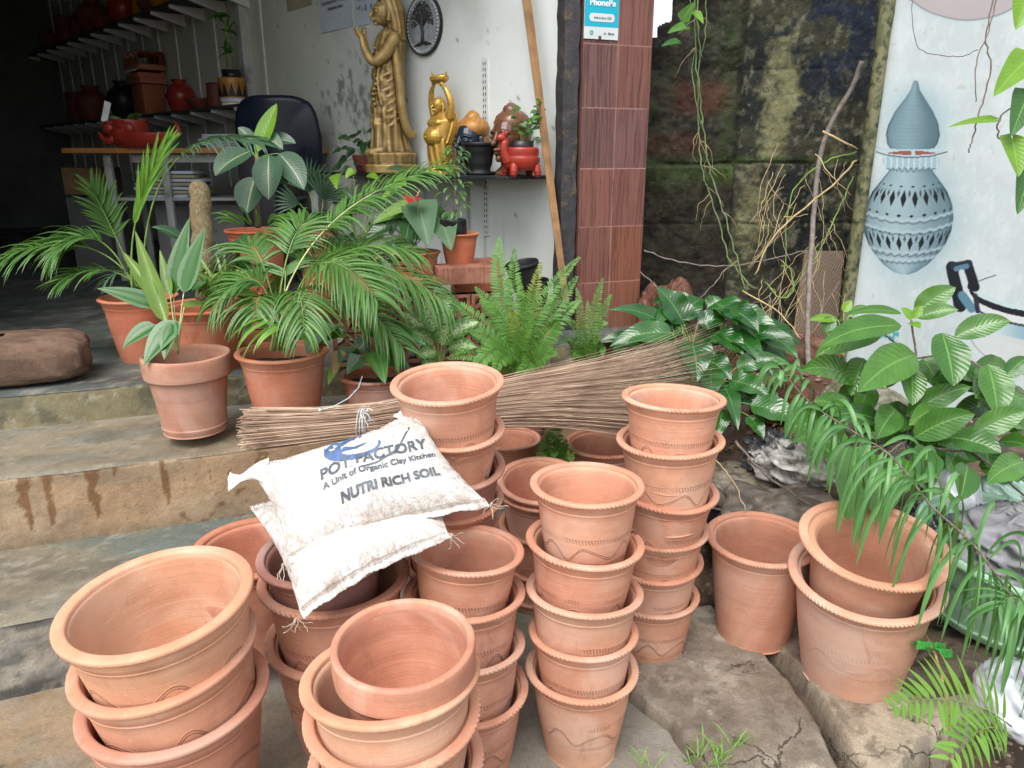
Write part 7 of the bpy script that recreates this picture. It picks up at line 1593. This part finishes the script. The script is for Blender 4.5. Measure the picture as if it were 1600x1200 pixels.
# ================================================================ vines, stems and twigs in front of the stone wall
def wander(pts, amp=.008, sub=5, seed=0):
    rg_ = random.Random(seed); q = [PX(p) for p in pts]; out = []
    n = len(q) - 1
    for i in range(n * sub + 1): out.append(cat(q, min(i / sub, n - 1e-6)) + Vector((rg_.uniform(-amp, amp), rg_.uniform(-amp, amp), rg_.uniform(-amp, amp))))
    return out
D = 3.95
def stem_thing(name, label, cat_, pts, r0, r1, mat, amp=.005, seed=0, group=None):
    w = wander(pts, amp, 6, seed); n = len(w); o = MB().tube(w, [lerp(r0, r1, i / (n - 1)) for i in range(n)], 8).build(name, M[mat], loc=w[-1]); return tag(o, label, cat_, group)
st = stem_thing('woody_stem', 'thin bare grey stem climbing from the red earth and bending to the drainpipe', 'stem', [(1347, 95, 3.9), (1331, 138, D), (1300, 190, D), (1280, 250, D), (1272, 330, 3.85), (1264, 440, 3.75), (1262, 540, 3.6), (1270, 650, 3.3)], .014, .013, 'bark_grey' if 'bark_grey' in M else simple('bark_grey', (.17, .145, .125), .75, var=.4, sc=30, bst=.6) and 'bark_grey', .002, 3)
TG = 'dry twigs and creepers in front of the stone wall'
for i, (pts, r0, mt, lb) in enumerate([
    ([(1285, 205, 3.85), (1340, 233, 3.8)], .007, 'twig_pale', 'short pale twig slanting from the bare stem to the drainpipe'),
    ([(1340, 238, 3.8), (1290, 252, 3.85), (1245, 290, 3.9), (1230, 340, 3.9), (1228, 420, 3.9)], .0045, 'stem_green', 'green creeper looping left from the drainpipe'),
    ([(1338, 250, 3.8), (1300, 290, 3.8), (1215, 362, 3.85), (1180, 430, 3.85)], .006, 'twig_pale', 'straw-coloured twig crossing diagonally below the green loop'),
    ([(1334, 275, 3.8), (1310, 330, 3.8), (1275, 400, 3.8), (1225, 470, 3.8)], .004, 'stem_green', 'slim green stem descending from the pipe behind the bare stem'),
    ([(1007, 391, 3.9), (1060, 409, 3.9), (1130, 416, 3.85), (1200, 405, 3.8), (1264, 390, 3.8)], .004, 'bark_grey', 'long thin grey twig sagging across the wall to the bare stem'),
    ([(1136, 418, 3.85), (1110, 450, 3.85), (1085, 470, 3.85)], .003, 'bark_grey', 'short grey twig branching down from the sagging twig'),
    ([(1000, 425, 3.85), (1030, 455, 3.8), (1045, 500, 3.75)], .004, 'bark', 'dark twig propped by the pillar foot'),
    ([(1225, 339, 3.85), (1262, 336, 3.85)], .003, 'twig_pale', 'tiny pale side twig on the bare stem'),
    ([(1275, 240, 3.85), (1300, 275, 3.8), (1330, 305, 3.8)], .0035, 'twig_pale', 'thin brown twig forking right from the bare stem'),
    ([(1195, 440, 3.8), (1218, 465, 3.75), (1238, 455, 3.75), (1235, 420, 3.8), (1220, 415, 3.8)], .004, 'stem_green', 'curled green tendril low on the wall'),
    ([(1312, 440, 3.7), (1285, 480, 3.7), (1262, 520, 3.65)], .003, 'bark', 'dark twig low beside the brown board'),
    ([(1160, 455, 3.8), (1220, 490, 3.7), (1250, 530, 3.6)], .0045, 'twig_pale', 'pale dry stalk fallen toward the red heap'),
    ([(1150, 690, 2.7), (1195, 740, 2.6), (1270, 790, 2.5)], .005, 'bark', 'dark wet twig lying over the boulder'),
    ([(1420, 955, 2.15), (1455, 1010, 2.0), (1480, 1100, 1.85), (1490, 1200, 1.75)], .004, 'twig', 'dry brown stalk hanging down beside the small fern'),
    ([(1120, 720, 2.55), (1150, 760, 2.5), (1165, 800, 2.45)], .0025, 'twig_pale', 'straw hanging over the rock behind the six-pot stack')]):
    if mt == 'twig_pale' and 'twig_pale' not in M: simple('twig_pale', (.42, .32, .17), .7, var=.3, sc=30)
    stem_thing('twig', lb, 'twig', pts, r0, r0 * .6, mt, .004, i, TG)
tg_ = MB(); rgt = random.Random(55)
for i in range(46):
    x0, y0 = rgt.uniform(1190, 1340), rgt.uniform(210, 470); x1, y1 = x0 + rgt.uniform(-90, 40), y0 + rgt.uniform(40, 150); x1 = max(1170, min(1335, x1)); d_ = rgt.uniform(3.85, 4.2)
    w = wander([(x0, y0, d_), ((x0 + x1) / 2 + rgt.uniform(-25, 25), (y0 + y1) / 2 + rgt.uniform(-15, 15), d_ - .05), (x1, min(y1, 585), d_ - rgt.uniform(0, .25))], .006, 6, i); tg_.tube(w, [rgt.uniform(.0012, .0024) * (1 - .5 * k / len(w)) for k in range(len(w))], 5)
tag(tg_.build('dry_creeper', M['twig_pale'], loc=PX((1260, 560, 3.8))), 'tangle of very fine dry creeper stems around the bare stem and drainpipe', 'creeper', kind='stuff')
vn_ = thing('hanging_vine', 'green rooted creeper hanging from above the mossy ledge, with three leaves at its top', 'vine', P(1150, 440, 3.8))
for i, pts in enumerate(([(1080, -30, 3.7), (1092, 60, 3.75), (1090, 180, 3.8), (1098, 270, 3.82), (1122, 340, 3.82), (1142, 410, 3.8), (1180, 450, 3.75)], [(1095, -30, 3.7), (1085, 60, 3.72), (1096, 170, 3.78), (1108, 260, 3.8), (1130, 330, 3.8), (1150, 400, 3.78), (1165, 455, 3.75)], [(1070, -30, 3.68), (1088, 40, 3.7), (1082, 110, 3.75), (1094, 200, 3.78)], [(1100, -30, 3.7), (1104, 30, 3.72), (1096, 90, 3.75)])):
    w = wander(pts, .006, 7, 40 + i); MB().tube(w, .0040 if i < 2 else .0028, 7).build('stem', M['stem_vine'], vn_)
    rg_ = random.Random(i + 7); mb = MB()
    for q in range(8):
        p = w[rg_.randint(4, len(w) - 2)]; dv = Vector((rg_.choice((-1, 1)) * .8, -.2, -.4)); pts2 = [p]
        for k2 in range(rg_.randint(5, 12)): dv = (dv + Vector((rg_.uniform(-.5, .5), rg_.uniform(-.2, .2), rg_.uniform(-.6, .15)))).normalized(); pts2.append(pts2[-1] + dv * .016)
        mb.tube(pts2, [.0014 * (1 - .7 * k3 / len(pts2)) for k3 in range(len(pts2))], 4)
    mb.build('aerial_roots', M['twig_pale'], vn_) if mb.v and i < 2 else None
for b_, t_, w_, mt in (((1068, 30, 3.65), (1086, 4, 3.6), 24, 'leaf_shrub'), ((1072, 42, 3.65), (1044, 54, 3.6), 20, 'leaf_shrub'), ((1060, 66, 3.6), (1034, 74, 3.55), 16, 'leaf_gloss'), ((1086, 20, 3.65), (1098, 38, 3.6), 16, 'leaf_bright')):
    mb = MB(); lpx(mb, b_, t_, w_, .4, 'heart'); mb.build('leaf', M[mt], vn_)
# right-edge climber
rv = thing('climbing_vine', 'large bright heart-shaped leaves of a creeper at the right edge of the painted wall', 'vine', P(1600, 330, 2.6)); D = 2.6
for i, (pts, r_) in enumerate((([(1556, -20, D), (1541, 60, D), (1548, 110, D), (1530, 180, D), (1520, 215, D), (1514, 238, D)], .0026), ([(1560, -20, D), (1548, 40, D), (1525, 100, D), (1526, 160, D)], .0020), ([(1625, 60, D), (1600, 150, D), (1565, 180, D), (1560, 210, D), (1580, 235, D)], .003), ([(1425, -20, 3.2), (1430, 65, 3.2), (1460, 85, 3.2), (1500, 88, 3.1), (1528, 78, 3.0)], .0016), ([(1625, 240, D), (1600, 300, D), (1610, 340, D)], .003))):
    w = wander(pts, .003, 7, 70 + i); MB().tube(w, r_, 6).build('stem', M['bark'], rv)
leaves_each(rv, [((1606, 92, D), (1554, 152, D - .05), 46, dict(mat='leaf_bright')), ((1606, 150, D), (1580, 214, D - .05), 44, dict(mat='leaf_shrub')), ((1582, 218, D), (1590, 276, D - .05), 44, dict(mat='leaf_bright')), ((1612, 262, D), (1590, 334, D), 40, dict(mat='leaf_shrub')), ((1552, 187, D), (1482, 202, D - .05), 14, dict(mat='leaf_bright')), ((1604, 0, D), (1588, 46, D), 40, dict(mat='leaf_bright'))], shape='heart', droop=.3, seg=10)
# small bright plant at the pipe foot
r = thing('young_plant', 'young light-green plant at the foot of the drainpipe', 'plant', P(1320, 560, 3.1)); D = 3.1
leaves_each(r, [((1310, 500, D), (1265, 502, D), 14, dict(mat='leaf_bright', stem=(1318, 560, D))), ((1318, 488, D), (1330, 470, D), 14, dict(mat='leaf_bright', stem=(1318, 560, D))), ((1310, 510, D), (1298, 530, D), 26, dict(mat='leaf_bright', stem=(1318, 560, D))), ((1322, 505, D), (1345, 530, D), 26, dict(mat='leaf_shrub', stem=(1318, 560, D))), ((1325, 495, D), (1352, 478, D), 12, dict(mat='leaf_shrub', stem=(1318, 560, D))), ((1300, 495, D), (1290, 520, D), 20, dict(mat='leaf_shrub', stem=(1318, 560, D)))], shape='ell', droop=.5)
# ================================================================ discarded tub, bags, plastic
def crumple(c, r, seed, freq=3.0, amp=.35, n=90, m=60, flat=1.0):
    th = np.linspace(.01, math.pi - .01, m); ph = np.linspace(0, 2 * math.pi, n); T, F_ = np.meshgrid(th, ph, indexing='ij'); x, y, z = np.sin(T) * np.cos(F_), np.sin(T) * np.sin(F_), np.cos(T)
    f = lambda a, b_, s_: 1 - np.abs(2 * fbm(a, b_, s_, 2, .45) - 1) * 2
    d = f(x * freq + z * 2.1 + 9, y * freq - z * 1.3 + 7, seed) * .6 + f(x * freq * .7 - y + 4, z * freq + 3, seed + 5) * .5
    Q = 1 + amp * (d - .35); A = np.stack([c[0] + x * Q * r[0], c[1] + y * Q * r[1], c[2] + z * Q * r[2]], -1); A[:, -1] = A[:, 0]; return A
def sheet(name, bc, rough=.3, alpha=None, spec=.6):
    t = NT(name); c = t.co(); n = t.noise(c, 14, 2, .5, 1.2); k = t.mix(t.mr(n, .3, .7), tuple(x * .75 for x in bc), bc); t.fin(k, rough, t.bump(n, .35, .006), spec=spec)
    if alpha: tr = t.new('ShaderNodeBsdfTransparent'); mx = t.new('ShaderNodeMixShader'); t.put(mx.inputs[0], t.mr(n, .35, .65, alpha, 1)); t.l.new(tr.outputs[0], mx.inputs[1]); t.l.new(t.b.outputs[0], mx.inputs[2]); t.l.new(mx.outputs[0], t.out.inputs[0])
    M[name] = t.m; return t.m
sheet('bag_white', (.68, .72, .78), .35); sheet('bag_clear', (.46, .44, .41), .28, .30, .4); sheet('bag_grey', (.20, .20, .215), .5, None, .3); sheet('foil_dark', (.06, .06, .065), .2); sheet('wrap_green', (.05, .35, .05), .25); sheet('bag_teal', (.25, .38, .32), .3)
def crump(name, label, c, r, seed, mat, cat_='plastic bag', group=None, **k):
    A = crumple(c, r, seed, **k); return tag(npgrid(name, A, M[mat], None, None, loc=(c[0], c[1], c[2] - r[2])), label, cat_, group)
GG = 'discarded plastic by the painted wall'
t = NT('tub_green'); c = t.co(); n = t.noise(c, 4, 5, .6); k = t.mix(t.mr(n, .35, .7), (.24, .43, .29), (.33, .52, .38)); k = t.mix(t.mr(t.noise(c, 50, 3), .62, .72, 0, .6), k, (.10, .12, .08)); M['tub_green'] = t.fin(k, .45, t.bump(n, .1, .003))
tc = P(1552, 950, 2.34); q_ = Vector((0, 0, 1)).rotation_difference(unit((.06, -.12, 1))).to_matrix(); rt = thing('plastic_tub', 'pale green round plastic tub filled with crumpled rubbish, on the ledge rock', 'tub', tc)
MB().lathe(dens([(0, 0), (.19, 0), (.215, .006), (.228, .03), (.226, .04), (.245, .12), (.262, .22), (.285, .235), (.285, .25), (.27, .25), (.235, .12), (0, .05)], 3), 72, c=tc, rot=q_).build('tub', M['tub_green'], rt)
g0 = tc + Vector((0, 0, .24))
crump('plastic_bag', 'grey crumpled plastic heap filling the green tub', (g0.x + .04, g0.y, g0.z - .02), (.20, .19, .10), 301, 'bag_grey', group=GG, amp=.38, freq=3.2)
crump('plastic_bag', 'clear torn plastic at the right edge on top of the grey heap', (g0.x + .14, g0.y - .03, g0.z + .05), (.11, .12, .05), 302, 'bag_clear', group=GG, amp=.8, freq=4)
c = P(1500, 775, 2.5); crump('plastic_bag', 'bright white carrier bag standing behind the green tub below the shrub leaves', (c.x, c.y + .02, c.z - .05), (.075, .07, .15), 303, 'bag_white', group=GG, amp=.28, freq=2)
c = P(1575, 755, 2.6); crump('plastic_bag', 'pale teal plastic wad behind the rubbish heap', (c.x, c.y, c.z - .06), (.12, .08, .09), 304, 'bag_teal', group=GG, amp=.3, freq=2)
c = P(1455, 795, 2.5); crump('plastic_bag', 'dark blue printed wrapper between the pots and the white bag', (c.x, c.y, c.z - .04), (.05, .05, .06), 305, 'foil_dark', group=GG, amp=.6)
c = P(1590, 1092, 1.93); crump('plastic_bag', 'shiny white knotted carrier bag on the mud at the right edge', (c.x, c.y, c.z), (.095, .09, .10), 306, 'bag_white', group=GG, amp=.26, freq=2.2)
c = P(1255, 715, 2.75); crump('plastic_bag', 'crumpled clear plastic sheet glinting between the dark boulder and the lily leaves', (c.x, c.y, c.z - .02), (.16, .10, .075), 307, 'bag_clear', group=GG, amp=.5, freq=2.6)
c = P(1205, 700, 2.8); crump('plastic_bag', 'dark shiny foil tangle left of the clear plastic sheet', (c.x, c.y, c.z - .02), (.08, .07, .06), 308, 'foil_dark', group=GG, amp=.9, freq=4)
c = P(1452, 1016, 2.0); mb = MB(); ax_ = Vector((1, .1, -.35)).normalized(); pts = [c + ax_ * (.012 * (i - 5)) for i in range(11)]
mb = MB(); sd2 = ax_.cross(Vector((0, 0, 1))).normalized(); up2 = sd2.cross(ax_); rgw = random.Random(3); mb.grid([[c + ax_ * (.012 * (i - 5) + rgw.uniform(-.002, .002)) + sd2 * ((j - 4) * .006) + up2 * (.010 * math.sin(j * 1.4 + i * .8) + rgw.uniform(-.003, .003) + .012) for j in range(9)] for i in range(11)])
tag(mb.build('wrapper', M['wrap_green'], loc=c, smooth=False), 'crumpled bright green snack wrapper beside the large nested pots', 'wrapper')
c = P(1130, 780, 2.75); tag(MB().lathe(dens([(0, -.16), (.09, -.16), (.12, 0), (.125, .01), (.11, .01), (.08, -.12), (0, -.13)], 3), 40, c=c).build('nursery_pot', M['black_plastic'], loc=c - Vector((0, 0, .16))), 'black plastic nursery pot in the gap between the six-pot stack and the boulder', 'nursery pot')
# dry litter on the bank
mb = MB(); rg_ = random.Random(8)
for i in range(260):
    px, py = rg_.choice(((1160, 690), (1200, 730), (1250, 760), (1330, 780), (1160, 640), (1420, 930), (1240, 900), (1100, 760))); b_ = PZ(px + rg_.gauss(0, 35), py + rg_.gauss(0, 20), .22); b_.z = float(terrain(np.array(b_.x), np.array(b_.y))) + .012; a = rg_.uniform(0, 6.28)
    if i % 2: mb.tube([b_, b_ + Vector((math.cos(a), math.sin(a), .1)) * rg_.uniform(.04, .12), b_ + Vector((math.cos(a + .3), math.sin(a + .3), .05)) * rg_.uniform(.12, .2)], rg_.uniform(.0012, .0028), 4)
    else: leaf(mb, b_, (math.cos(a), math.sin(a), .2), (0, 0, 1), rg_.uniform(.03, .08), rg_.uniform(.012, .03), .8, 'ell', .5, 5, cross=1)
tag(mb.build('leaf_litter', M['dead_leaf']), 'dry twigs and curled dead leaves scattered over the earth bank', 'litter', kind='stuff')
